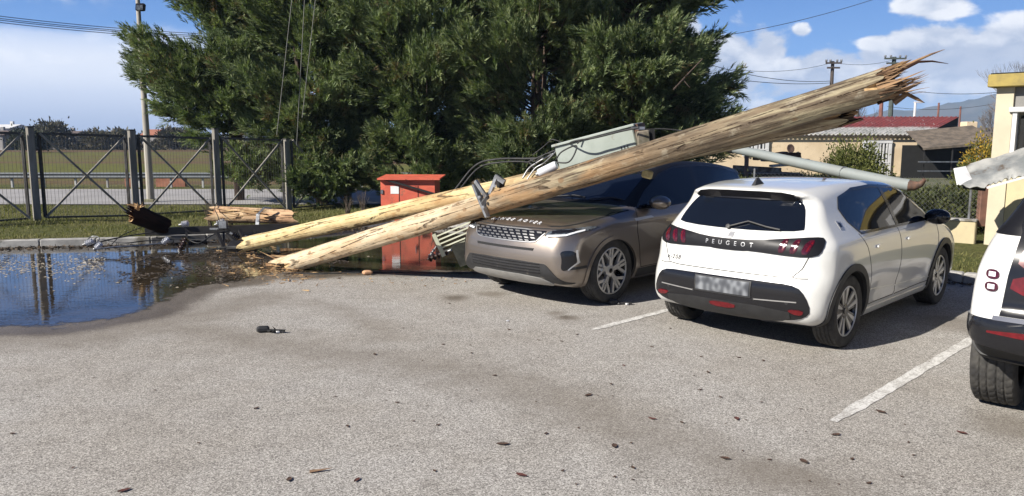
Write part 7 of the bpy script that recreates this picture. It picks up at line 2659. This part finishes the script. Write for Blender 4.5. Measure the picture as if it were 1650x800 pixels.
# mud / needle litter ring along the kerb
n = 5200
tq = rd.uniform(0, 1, n)
kl = np.array([(-14, 12.3), (-8.9, 12.85), (-6.3, 13.3), (-4.7, 14.2), (-3.2, 15.8), (-2.1, 16.3), (-.6, 15.5), (5.75, 9.65)])
seg_l = np.hypot(*(kl[1:] - kl[:-1]).T)
cum = np.concatenate([[0], np.cumsum(seg_l)])
s_ = tq * cum[-1]
xk, yk = np.interp(s_, cum, kl[:, 0]), np.interp(s_, cum, kl[:, 1])
off_ = np.abs(rd.normal(0, .16, n)) + .01
b = np.stack([xk - off_ * .3, yk - off_, np.full(n, .010)], -1)
a = nrmz(np.stack([rd.normal(size=n), rd.normal(size=n), rd.uniform(0, .35, n)], -1))
l = rd.uniform(.03, .10, n)
v = tri_leaves(b, a, l, l * .25, rd)
tag(fast_mesh('needle_litter', v, quads_for(n), pm('needle_brown', (.11, .075, .045), .9, col2=(.05, .04, .03), vs=10), None), 'brown needle litter washed against the kerb', kind='stuff')

# grass tufts on the verge (uncountable)
n = 60000
x = np.concatenate([rd.uniform(-15, 3, n * 3 // 4), rd.uniform(3, 11, n - n * 3 // 4)])
y = rd.uniform(0, 1, n) ** 1.3
ky_ = np.interp(x, kx, ky)
y = ky_ + .17 + y * (np.where(x > 2.5, ky_ + 2.6, 23.2) - ky_ - .17)
z = 0.10 - 0.26 * sm(y, 14, 23.5) + 0.02 * np.sin(x * 1.3 + y * 0.9) + .012 * np.sin(x * 3.1 - y * 2.2) - .012
pat = .5 + .5 * np.sin(x * 1.1 + 1.7 * np.sin(y * .8)) * np.sin(y * 1.4 + x * .3)
kp_ = rd.uniform(0, 1, n) < .35 + .65 * pat
x, y, z, pat = x[kp_], y[kp_], z[kp_], pat[kp_]
b = np.stack([x, y, z], -1)
a = nrmz(np.stack([rd.normal(0, .45, len(x)), rd.normal(0, .45, len(x)), np.ones(len(x))], -1))
l = rd.uniform(.04, .12, len(x)) * (.6 + .8 * pat)
v = tri_leaves(b, a, l, np.full(len(x), .014), rd)
M_grass = foliage_mat('grass_blades', (0.075, 0.088, 0.026), (0.150, 0.150, 0.050), (0.25, 0.225, 0.10), scale=.9, transl=.3)
tag(fast_mesh('grass', v, quads_for(len(x)), M_grass, None), 'short winter grass on the verge', kind='stuff')
# weeds
M_weed = pm('dry_weed', (.13, .10, .075), .9, col2=(.07, .055, .04), vs=8)
for i, (u, v_, h_, lab) in enumerate(((338, 346, .55, 'dry brown weed standing beside the split log'), (700, 372, .3, 'small weed at the kerb beside the orange cabinet'), (585, 330, .6, 'dry weed at the foot of the conifers left of the cabinet'), (560, 335, .5, 'dry weed under the second conifer'), (372, 350, .3, 'low dry weed behind the split log'))):
    p = P(u, v_, 15.5 if u != 585 and u != 560 else 18.5)
    zz = lawn_z(p.x, p.y)
    mb = MB()
    for k in range(26):
        a_ = rs.uniform(0, 6.28)
        r_ = rs.uniform(.05, .22)
        mb.tube([(p.x + rs.uniform(-.05, .05), p.y, zz - .02), (p.x + math.cos(a_) * r_ * .5, p.y + math.sin(a_) * r_ * .5, zz + h_ * .6), (p.x + math.cos(a_) * r_, p.y + math.sin(a_) * r_, zz + h_ * rs.uniform(.7, 1.1))], .006, 4, r_end=.002)
    tag(mb.build('dry_weed', M_weed, loc=(p.x, p.y, zz)), lab, 'weed', 'dry weeds on the verge')
# drain slab seen beyond the hatchback front
